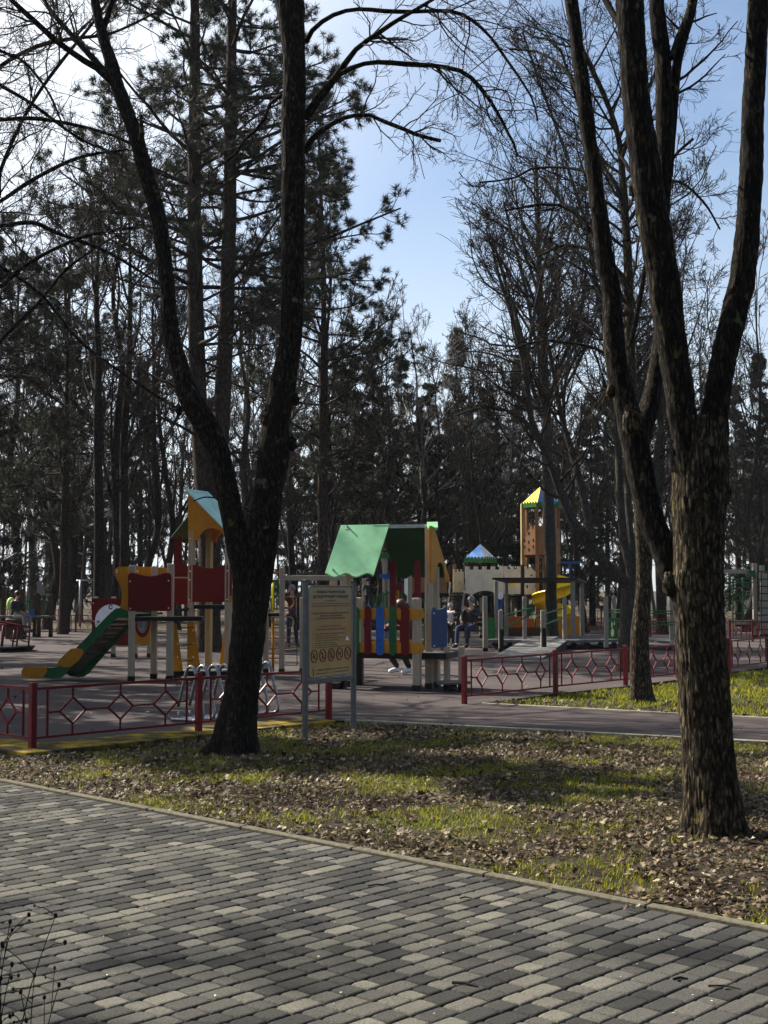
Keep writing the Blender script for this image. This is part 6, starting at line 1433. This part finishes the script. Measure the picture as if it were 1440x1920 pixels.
# ---------------------------------------------------------------- carousel on the left edge
YR = gp(40, 1222).y; R = thing('roundabout', 'red tubular roundabout with curved handles at the left edge', 'roundabout', (gx(-10, YR), YR, Z0))
m = MB(); m.lathe((gx(-20, YR), YR + .4, Z0), [(.03, .95), (.10, 1.0), (.13, .99)], 28); m.build('platform', M['black'], R)
for tr in ([(53, 1219), (56, 1175)], [(31, 1214), (35, 1173)], [(3, 1215), (7, 1173)], [(23, 1214), (27, 1182)]):
    m = MB(); m.tube([at(a, b, YR) for a, b in tr], .035 if tr[0][0] == 3 else .022, 8); m.build('upright', M['fence_red'], R, True)
m = MB(); m.tube([at(-60, 1160, YR), at(0, 1166, YR), at(36, 1173, YR), at(57, 1176, YR)], .026, 8); m.tube([at(-60, 1168, YR + .3), at(0, 1171, YR + .3), at(45, 1174, YR + .1)], .026, 8); m.build('top_rail', M['fence_red'], R, True)
for cx_ in (24, 44):
    m = MB(); m.tube([at(cx_ + 9, 1193, YR + .1)] + [at(cx_ - 5 * math.sin(t), 1197 - 5 * math.cos(t), YR + .1) for t in np.linspace(.2, 2.9, 6)] + [at(cx_ + 9, 1204, YR + .1)], .016, 6); m.build('handle', M['post_grey'], R, True)
# ---------------------------------------------------------------- wooden playset far left
YW = 41.8; R = thing('wooden_playset', 'far brown wooden playset with green railings and a white cloud cut-out', 'playset', (gx(70, YW), YW, Z0))
for px, top, w in ((96.5, 1114, .11), (74, 1110, .11), (42, 1104, .11), (66, 1114, .10), (8, 1100, .11)): vpost(R, Vc((gx(px, YW), YW, Z0)), hz(px, top, YW), w, 0, 'dbrown')
m = MB(); m.bar(at(0, 1156, YW), at(98, 1156, YW), .8, .06); m.build('platform', M['deck'], R)
m = MB()
for x in range(2, 96, 4): m.tube([at(x, 1128, YW + .4), at(x, 1154, YW + .4)], .012, 5)
m.tube([at(0, 1127, YW + .4), at(97, 1127, YW + .4)], .025, 6); m.build('railing', M['green'], R)
board(R, 'cloud_cutout', arc(74, 1094, 5, 6, 0, 180, 6) + [(69, 1100)] + arc(73, 1106, 4, 5, 180, 250, 3) + arc(79, 1111, 4.5, 5.5, 230, 400, 8) + [(79, 1098)], Vc((0, YW - .1, 0)), 0, .03, 'grey')
m = MB(); face(m, [(52, 1150), (57, 1143), (64, 1143), (64, 1154), (53, 1154)], Vc((0, YW - .1, 0)), 0, .2); m.build('blue_seat', M['blue'], R)
# pull-up bars
YU = 55.0; R = thing('pull_up_bars', 'plain grey pull-up bars standing among the far left trees', 'exercise bars', (gx(155, YU), YU, 0))
for px in (131, 151, 178): m = MB(); p = at(px, 1088, YU); m.tube([Vc((p.x, p.y, 0)), p], .06, 8); m.build('post', M['steel'], R, True)
m = MB(); m.tube([at(130, 1089, YU), at(179, 1088, YU)], .035, 8); m.build('bar', M['steel'], R, True)
# street lamps
for px, top, yy, s, lb, dx in ((1399, 1063, 60, 1, 'pale street lamp with an angled head beyond the climbing net', -10), (6, 1052, 50, .8, 'dark street lamp with an angled head at the left edge', 22), (1152, 1085, 75, 1, 'thin pale lamp post beyond the low forking tree', -6)):
    r = thing('street_lamp', lb, 'street lamp', (gx(px, yy), yy, 0)); p = at(px, top, yy); mm = 'white' if px > 1000 else 'post_grey'
    m = MB(); m.tube([Vc((p.x, p.y, 0)), p], [.09, .06], 8); m.build('pole', M[mm], r, True); m = MB(); q = at(px + dx, top - (9 if px != 6 else 12), yy); m.tube([p, q], .05, 6); m.build('arm', M[mm], r, True); m = MB(); m.bar(p + (q - p) * .7, q + (q - p) * .25, .22, .08, .02); m.build('lamp_head', M[mm], r)
# bench
YM = gp(880, 1213).y; R = thing('park_bench', 'dark park bench with curved armrests, with the man sitting on it', 'bench', (gx(905, YM), YM, Z0)); bxc = gx(904, YM)
for k in range(4): m = MB(); m.bar((bxc - .75, YM - .18 + .13 * k, Z0 + .43), (bxc + .35, YM - .18 + .13 * k, Z0 + .43), .10, .035, .006); m.build('seat_slat', M['dbrown'], R)
for k in range(3): m = MB(); m.bar((bxc - .75, YM + .30 + .03 * k, Z0 + .58 + .13 * k), (bxc + .35, YM + .30 + .03 * k, Z0 + .58 + .13 * k), .03, .09, .006); m.build('back_slat', M['dbrown'], R)
for xx in (bxc - .7, bxc + .30):
    m = MB(); m.tube([(xx, YM - .25, Z0), (xx, YM - .25, Z0 + .6), (xx, YM - .15, Z0 + .66), (xx, YM + .22, Z0 + .64)], .022, 6); m.tube([(xx, YM + .28, Z0), (xx, YM + .26, Z0 + .45), (xx, YM + .42, Z0 + .95)], .022, 6); m.tube([(xx, YM - .25, Z0 + .40), (xx, YM + .26, Z0 + .40)], .02, 6); m.build('leg_frame', M['black'], R, True)
import bmesh
# ================================================================ PEOPLE (skinned skeletons, baked to one surface each)
def skin(name, root, verts, edges, mat, rootv=0, sub=2):
    """verts: name -> (x, y, z, r); grown with a Skin modifier and baked"""
    keys = list(verts); me = bpy.data.meshes.new(name); me.from_pydata([verts[k][:3] for k in keys], [(keys.index(a), keys.index(b)) for a, b in edges], [])
    o = bpy.data.objects.new(name, me); SC.collection.objects.link(o); bm = bmesh.new(); bm.from_mesh(me); bm.verts.layers.skin.verify(); bm.to_mesh(me); bm.free()
    md = o.modifiers.new('s', 'SKIN'); md.branch_smoothing = .4
    sv = me.skin_vertices[0].data
    for i, k in enumerate(keys): sv[i].radius = (verts[k][3], verts[k][3] * (verts[k][4] if len(verts[k]) > 4 else 1)); sv[i].use_root = (i == rootv)
    s2 = o.modifiers.new('u', 'SUBSURF'); s2.levels = sub; s2.render_levels = sub
    C.view_layer.update(); nm = bpy.data.meshes.new_from_object(o.evaluated_get(C.evaluated_depsgraph_get())); bpy.data.objects.remove(o)
    nm.name = name; nm.materials.clear(); nm.materials.append(M[mat]); nm.polygons.foreach_set('use_smooth', [True] * len(nm.polygons))
    return link(name, nm, root)
def hand(V, E, w, d, up, pre, s=1.0):
    """palm, four fingers of unequal length with a bend, and a thumb"""
    w, d, up = Vc(w), Vc(d).normalized(), Vc(up).normalized(); sd = d.cross(up).normalized()
    p = w + d * .045 * s; V[pre + 'palm'] = (*p, .026 * s); E.append((pre + 'wrist', pre + 'palm'))
    for k, (o, l) in enumerate(((-.026, .07), (-.009, .082), (.009, .077), (.026, .060))):
        a = p + sd * o * s + d * .045 * s; b = a + d * l * .5 * s - up * .008 * s; c = b + d * l * .35 * s - up * .024 * s
        for j, q in enumerate((a, b, c)): V[f'{pre}f{k}{j}'] = (*q, (.0095 - .001 * j) * s)
        E += [(pre + 'palm', f'{pre}f{k}0'), (f'{pre}f{k}0', f'{pre}f{k}1'), (f'{pre}f{k}1', f'{pre}f{k}2')]
    a = p - sd * .036 * s - d * .008 * s; b = a - sd * .018 * s + d * .035 * s
    V[pre + 't0'] = (*a, .011 * s); V[pre + 't1'] = (*b, .009 * s); E += [(pre + 'palm', pre + 't0'), (pre + 't0', pre + 't1')]
def person(label, loc, rz, J, s=1.0, coat='coat_black', legs='jeans', shoes='shoe', hair='hair', hat=None, hairlen=0, extra=None, hooded=False):
    """J: joints in metres for a 1.75 m body, facing -y; scaled by s"""
    R = thing('person', label, 'person', (loc[0], loc[1], loc[2]), rz); S = lambda v: Vc(v) * s
    j = {k: S(v) for k, v in J.items()}
    V = {'pelvis': (*j['pelvis'], .115 * s, .8), 'waist': (*(j['pelvis'] * .55 + j['chest'] * .45), .105 * s, .75), 'chest': (*j['chest'], .125 * s, .72), 'neck0': (*(j['neck'] * .8 + j['chest'] * .2), .055 * s), 'neck': (*j['neck'], .05 * s)}
    hd = (j['head'] - j['neck']).normalized(); fc = S(J['face']).normalized()
    h0 = j['neck'] + hd * .06 * s; V['jaw'] = (*(h0 + fc * .022 * s), .058 * s); V['skull'] = (*(j['neck'] + hd * .155 * s - fc * .006 * s), .086 * s, .92); V['crown'] = (*(j['neck'] + hd * .225 * s - fc * .01 * s), .058 * s)
    V['nose'] = (*(j['neck'] + hd * .115 * s + fc * .100 * s), .014 * s); V['ear_l'] = (*(j['neck'] + hd * .12 * s + hd.cross(fc) * .086 * s), .014 * s); V['ear_r'] = (*(j['neck'] + hd * .12 * s - hd.cross(fc) * .086 * s), .014 * s)
    E = [('pelvis', 'waist'), ('waist', 'chest'), ('chest', 'neck0'), ('neck0', 'neck'), ('neck', 'jaw'), ('jaw', 'skull'), ('skull', 'crown'), ('jaw', 'nose'), ('skull', 'ear_l'), ('skull', 'ear_r')]
    for a in 'lr':
        sh, el, wr, hip, kn, an, to = (j[x + a] for x in ('sh', 'el', 'wr', 'hip', 'kn', 'an', 'to'))
        V['sh' + a] = (*sh, .056 * s); V['el' + a] = (*el, .040 * s); V[a + 'wrist'] = (*wr, .026 * s); E += [('chest', 'sh' + a), ('sh' + a, 'el' + a), ('el' + a, a + 'wrist')]
        V['hip' + a] = (*hip, .085 * s); V['kn' + a] = (*kn, .056 * s); V['an' + a] = (*an, .038 * s); V['to' + a] = (*to, .032 * s); E += [('pelvis', 'hip' + a), ('hip' + a, 'kn' + a), ('kn' + a, 'an' + a), ('an' + a, 'to' + a)]
        hand(V, E, wr, wr - el, Vc(J.get('up' + a, (0, 0, 1))), a, s)
    b = skin('body', R, V, E, 'skin', 0, 2)
    g_ = .024 * s
    CV = {k: (*V[k][:3], V[k][3] + g_, *V[k][4:]) for k in ('pelvis', 'waist', 'chest', 'shl', 'shr', 'ell', 'elr')}; CV['neck0'] = (*V['neck0'][:3], V['neck0'][3] + .018 * s)
    for a in 'lr': w_ = Vc(V['el' + a][:3]).lerp(Vc(V[a + 'wrist'][:3]), .93); CV['cuff' + a] = (*w_, .036 * s)
    hem = Vc(V['pelvis'][:3]) + (Vc(V['pelvis'][:3]) - Vc(V['waist'][:3])).normalized() * .07 * s if not J.get('sit') else Vc(V['pelvis'][:3]); CV['hem'] = (*(hem + Vc((0, .001, -.002))), .135 * s, .8)
    skin('coat', b, CV, [('chest', 'waist'), ('waist', 'pelvis'), ('pelvis', 'hem'), ('chest', 'neck0'), ('chest', 'shl'), ('shl', 'ell'), ('ell', 'cuffl'), ('chest', 'shr'), ('shr', 'elr'), ('elr', 'cuffr')], coat, 2, 2)
    LV = {k: (*V[k][:3], V[k][3] + .014 * s, *V[k][4:]) for k in ('pelvis', 'hipl', 'hipr', 'knl', 'knr')}
    for a in 'lr': LV['an' + a] = (*V['an' + a][:3], .052 * s)
    skin('trousers', b, LV, [('pelvis', 'hipl'), ('hipl', 'knl'), ('knl', 'anl'), ('pelvis', 'hipr'), ('hipr', 'knr'), ('knr', 'anr')], legs, 0, 2)
    for a in 'lr':
        an, to = Vc(V['an' + a][:3]), Vc(V['to' + a][:3]); dr = (to - an); dr.z = 0; dr.normalize()
        skin('shoe', b, {'a': (*(an - dr * .02 * s - Vc((0, 0, .03 * s))), .05 * s), 'b': (*(to * .6 + an * .4), .048 * s), 'c': (*(to + dr * .04 * s), .040 * s)}, [('a', 'b'), ('b', 'c')], shoes, 0, 2)
    mb = MB(); c = Vc(V['skull'][:3]) + hd * .022 * s - fc * .012 * s
    if hat: mb.ball(tuple(c + hd * .015 * s), .108 * s, 14, 10, (1, 1, .92)); mb.build('hat', M[hat], b, True, world=False)
    else:
        mb.ball(tuple(c), .101 * s, 14, 10, (1, 1, .98))
        if hairlen: 
            for k in range(5): q = c - fc * .03 * s + hd.cross(fc) * (.05 * (k - 2) * s); mb.tube([q, q - hd * .12 * s - fc * .02 * s, q - hd * hairlen * s], [.05 * s, .045 * s, .02 * s], 8)
        mb.build('hair', M[hair], b, True, world=False)
    # dark eyes and a mouth line, set into the face
    mb = MB()
    for q in (-1, 1): mb.ball(tuple(j['neck'] + hd * .135 * s + fc * .077 * s + hd.cross(fc) * .032 * q * s), .010 * s, 6, 4)
    mb.build('eyes', M['ink'], b, world=False)
    mb = MB(); q = j['neck'] + hd * .072 * s + fc * .080 * s; mb.bar(q - hd.cross(fc) * .022 * s, q + hd.cross(fc) * .022 * s, .008 * s, .008 * s); mb.build('mouth', M['ink_red'], b, world=False)
    return R, b
ST = dict(pelvis=(0, 0, .95), chest=(0, .01, 1.30), neck=(0, .01, 1.49), head=(0, -.01, 1.66), face=(0, -1, -.05),
          shl=(.19, .01, 1.40), ell=(.24, .03, 1.12), wrl=(.23, -.06, .88), shr=(-.19, .01, 1.40), elr=(-.24, .03, 1.12), wrr=(-.23, -.06, .88),
          hipl=(.09, 0, .88), knl=(.10, -.02, .50), anl=(.10, .02, .09), tol=(.12, -.13, .04), hipr=(-.09, 0, .88), knr=(-.10, -.02, .50), anr=(-.10, .02, .09), tor=(-.12, -.13, .04))
SIT = dict(sit=(1, 0, 0), pelvis=(0, 0, .56), chest=(0, .03, .90), neck=(0, 0, 1.10), head=(.01, -.04, 1.27), face=(.1, -1, -.1),
           shl=(.20, .02, 1.01), ell=(.25, -.06, .76), wrl=(.13, -.30, .70), shr=(-.20, .02, 1.01), elr=(-.26, -.08, .76), wrr=(-.12, -.32, .68),
           hipl=(.10, -.06, .54), knl=(.14, -.46, .54), anl=(.13, -.44, .10), tol=(.14, -.60, .04), hipr=(-.10, -.06, .54), knr=(-.16, -.45, .54), anr=(-.14, -.52, .10), tor=(-.15, -.68, .04))
def mk(base, **k): d = dict(base); d.update(k); return d
# grey-haired man on the bench, one elbow raised to the chin
person('grey haired man in a dark jacket and jeans sitting on the bench', (gx(884, YM - .02), YM - .02, Z0 - .02), math.radians(-35),
       mk(SIT, ell=(.24, -.12, .80), wrl=(.06, -.24, .98), upl=(0, 1, 0)), 1.0, 'coat_black', 'jeans', 'shoe', 'hair_grey')
# child in a white jacket standing beside him
YG = gp(844, 1211).y
person('child in a white jacket and pale hat standing beside the bench', (gx(845, YG), YG, Z0), math.radians(150),
       mk(ST, wrl=(.12, -.20, 1.02), wrr=(-.12, -.20, 1.02)), .655, 'coat_white', 'coat_black', 'shoe_white', 'hair', 'fur')
# adult behind the jungle gym, arms up on the rope net
YP = gp(552, 1214).y
person('person in a maroon coat and jeans standing behind the rope net, arms raised', (gx(548, YP), YP, Z0), math.radians(20),
       mk(ST, ell=(.30, -.16, 1.40), wrl=(.24, -.34, 1.60), elr=(-.28, -.2, 1.36), wrr=(-.22, -.36, 1.56), anl=(.16, .05, .09), tol=(.2, -.1, .04)), .93, 'coat_maroon', 'jeans', 'shoe', 'hair_grey')
# toddler in navy on the bridge, seen over the railing
YB = 31.5
person('small child in a dark snowsuit and navy hat on the green bridge', (gx(690, YB), YB, hz(690, 1152, YB)), math.radians(15),
       mk(ST, ell=(.30, -.10, 1.25), wrl=(.36, -.25, 1.32), elr=(-.28, -.12, 1.18), wrr=(-.34, -.28, 1.2)), .50, 'coat_black', 'coat_black', 'shoe_white', 'hair', 'hat_navy')
# woman crouching behind the playhouse
YV = gp(775, 1263).y
person('woman with long brown hair crouching behind the playhouse railing', (gx(768, YV), YV, Z0), math.radians(-52),
       mk(SIT, pelvis=(0, .10, .42), chest=(0, -.06, .86), neck=(0, -.14, 1.08), head=(0, -.22, 1.24), face=(0, -1, -.35), shl=(.19, -.08, .98), ell=(.26, -.32, .82), wrl=(.10, -.52, .86), shr=(-.19, -.08, .98), elr=(-.24, -.34, .80), wrr=(-.08, -.54, .82),
          hipl=(.11, .04, .42), knl=(.15, -.36, .50), anl=(.13, -.10, .10), tol=(.14, -.26, .04), hipr=(-.11, .04, .42), knr=(-.16, -.40, .44), anr=(-.14, -.16, .10), tor=(-.15, -.32, .04)), 1.0, 'coat_maroon', 'coat_black', 'shoe_white', 'hair', hairlen=.30)
# person far left with a lime rucksack
YL = 40.0
LR, LB = person('person in dark clothes with a lime rucksack sitting at the far left', (gx(32, YL), YL, Z0 + .18), math.radians(62), SIT, .95, 'coat_black', 'hair_grey', 'shoe', 'hair')
mb = MB(); mb.ball((0, .23, .88), .17, 14, 10, (.9, .75, 1.25)); tag(mb.build('rucksack', M['lime'], LB, True, world=False))
m = MB(); m.box((gx(32, YL), YL, Z0 + .30), (.6, .5, .6), .2, .02); m.cm = 0; o = m.build('storage_box', M['dbrown']); tag(o, 'low brown box seat under the person with the lime rucksack', 'box')
# ================================================================ small things near the camera
rng = np.random.default_rng(9)
def dry_plant(px, label, Y, h, n, spread, seed):
    b = Vc((gx(px, Y), Y, 0)); r = thing('dry_plant', label, 'plant', b); rg = np.random.default_rng(seed); a = MB(); f = MB()
    for k in range(n):
        an = rg.uniform(0, 6.28); ln = h * rg.uniform(.65, 1.0); tilt = rg.uniform(.0, spread); p = Vc((b.x + rg.normal(0, .015), b.y + rg.normal(0, .02), 0)); pts = [p]; d = Vc((math.cos(an) * tilt, math.sin(an) * tilt, 1)).normalized()
        for i in range(8): p = p + d * ln / 8; d = (d + Vc(tuple(rg.normal(0, .05, 3)))).normalized(); pts.append(p)
        a.tube(pts, [.0028 - .00022 * i for i in range(9)], 5)
        for i in range(3, 9):
            if n > 1 and rg.random() < .75:
                e = Vc(tuple(rg.normal(0, 1, 3))); e.z = abs(e.z) * .6; e.normalize(); q = pts[i]; w = q + e * rg.uniform(.04, .13); a.tube([q, (q + w) / 2 + Vc((0, 0, .006)), w], [.0013, .0011, .0009], 4); f.ball(tuple(w), rg.uniform(.0028, .0055), 6, 4, (1, 1, 1.3))
            if n == 1: f.ball(tuple(pts[i]), .005, 6, 4, (1, 1, 1.4))
        f.ball(tuple(pts[-1]), .005, 6, 4, (1, 1, 1.5))
    a.build('stem', M['twig'], r); f.build('seed_cluster', M['twig'], r)
dry_plant(5, 'leaning dry plant with round seed heads at the lower left corner', 3.35, .80, 9, .26, 5)
dry_plant(-40, 'dry branching plant cut off by the lower left edge', 3.3, .74, 8, .3, 6)
dry_plant(105, 'single straight dry stalk rising from the bottom edge', 3.25, .60, 1, .0, 7)
def litter_twig(px, py, ln, an, label, r=.004):
    p = g(px, py, .04); d = Vc((math.cos(an), math.sin(an), 0)); m = MB(); m.tube([p, p + d * ln * .5 + Vc((0, .008, .004)), p + d * ln], [r, r * .9, r * .5], 6); tag(m.build('fallen_twig', M['twig']), label, 'twig')
litter_twig(848, 1842, .11, -.5, 'curved fallen twig near the bottom centre of the paving', .006); litter_twig(1262, 1836, .06, .1, 'short dark stick on the paving at lower right', .006); litter_twig(1328, 1848, .12, -.35, 'thin pale twig on the paving near the lower right corner'); litter_twig(690, 1661, .09, .3, 'thin twig lying mid way across the paving'); litter_twig(224, 1592, .07, -.6, 'small dark twig on the left part of the paving'); litter_twig(862, 1684, .06, 0, 'short twig below the kerb at mid paving'); litter_twig(1385, 1575, .35, -.9, 'pale stick lying by the foot of the thick tree', .009)
# pale petals and leaf scraps on the paving and the play surface
def scraps(name, pts, z, seed, size):
    rg = np.random.default_rng(seed); m = MB()
    for px, py in pts:
        p = g(px, py, z); s = size * rg.uniform(.6, 1.3); a0 = rg.uniform(0, 6.28); k = 6; t = Vc((rg.normal(0, .2), rg.normal(0, .2), 1)).normalized()
        m.add([p + Vc((s * math.cos(a0 + i * 6.283 / k) * rg.uniform(.6, 1), s * .7 * math.sin(a0 + i * 6.283 / k) * rg.uniform(.6, 1), abs(rg.normal(0, s * .25)))) for i in range(k)], [tuple(range(k))])
    return tag(m.build(name, M['scrap']), kind='stuff')
M['scrap'] = mixed('pale_leaf_scraps', (.45, .40, .33), (.75, .72, .66), scale=30, rough=.6)
rg = np.random.default_rng(3)
scraps('leaf_scraps', [(rg.uniform(0, 1440), 1500 + 420 * rg.random() ** 1.0) for _ in range(90)] and [(a, b) for a, b in [(rg.uniform(0, 1440), rg.uniform(1490, 1915)) for _ in range(60)] if b > 1490 + a * .22], .042, 4, .005)
scraps('leaf_scraps', [(rg.uniform(0, 1430), rg.uniform(1215, 1345)) for _ in range(60)], .056, 5, .022)
# ================================================================ thin air that pales the far trees
hm = bpy.data.materials.new('thin_haze'); hm.use_nodes = True; ht = hm.node_tree; ht.nodes.remove(ht.nodes['Principled BSDF'])
hv = ht.nodes.new('ShaderNodeVolumePrincipled'); hv.inputs['Density'].default_value = .0002; hv.inputs['Color'].default_value = (.9, .93, .96, 1); ht.links.new(hv.outputs[0], ht.nodes['Material Output'].inputs['Volume'])
mb = MB(); mb.box((0, 90, 14.5), (420, 300, 33)); tag(mb.build('haze', hm), kind='stuff')
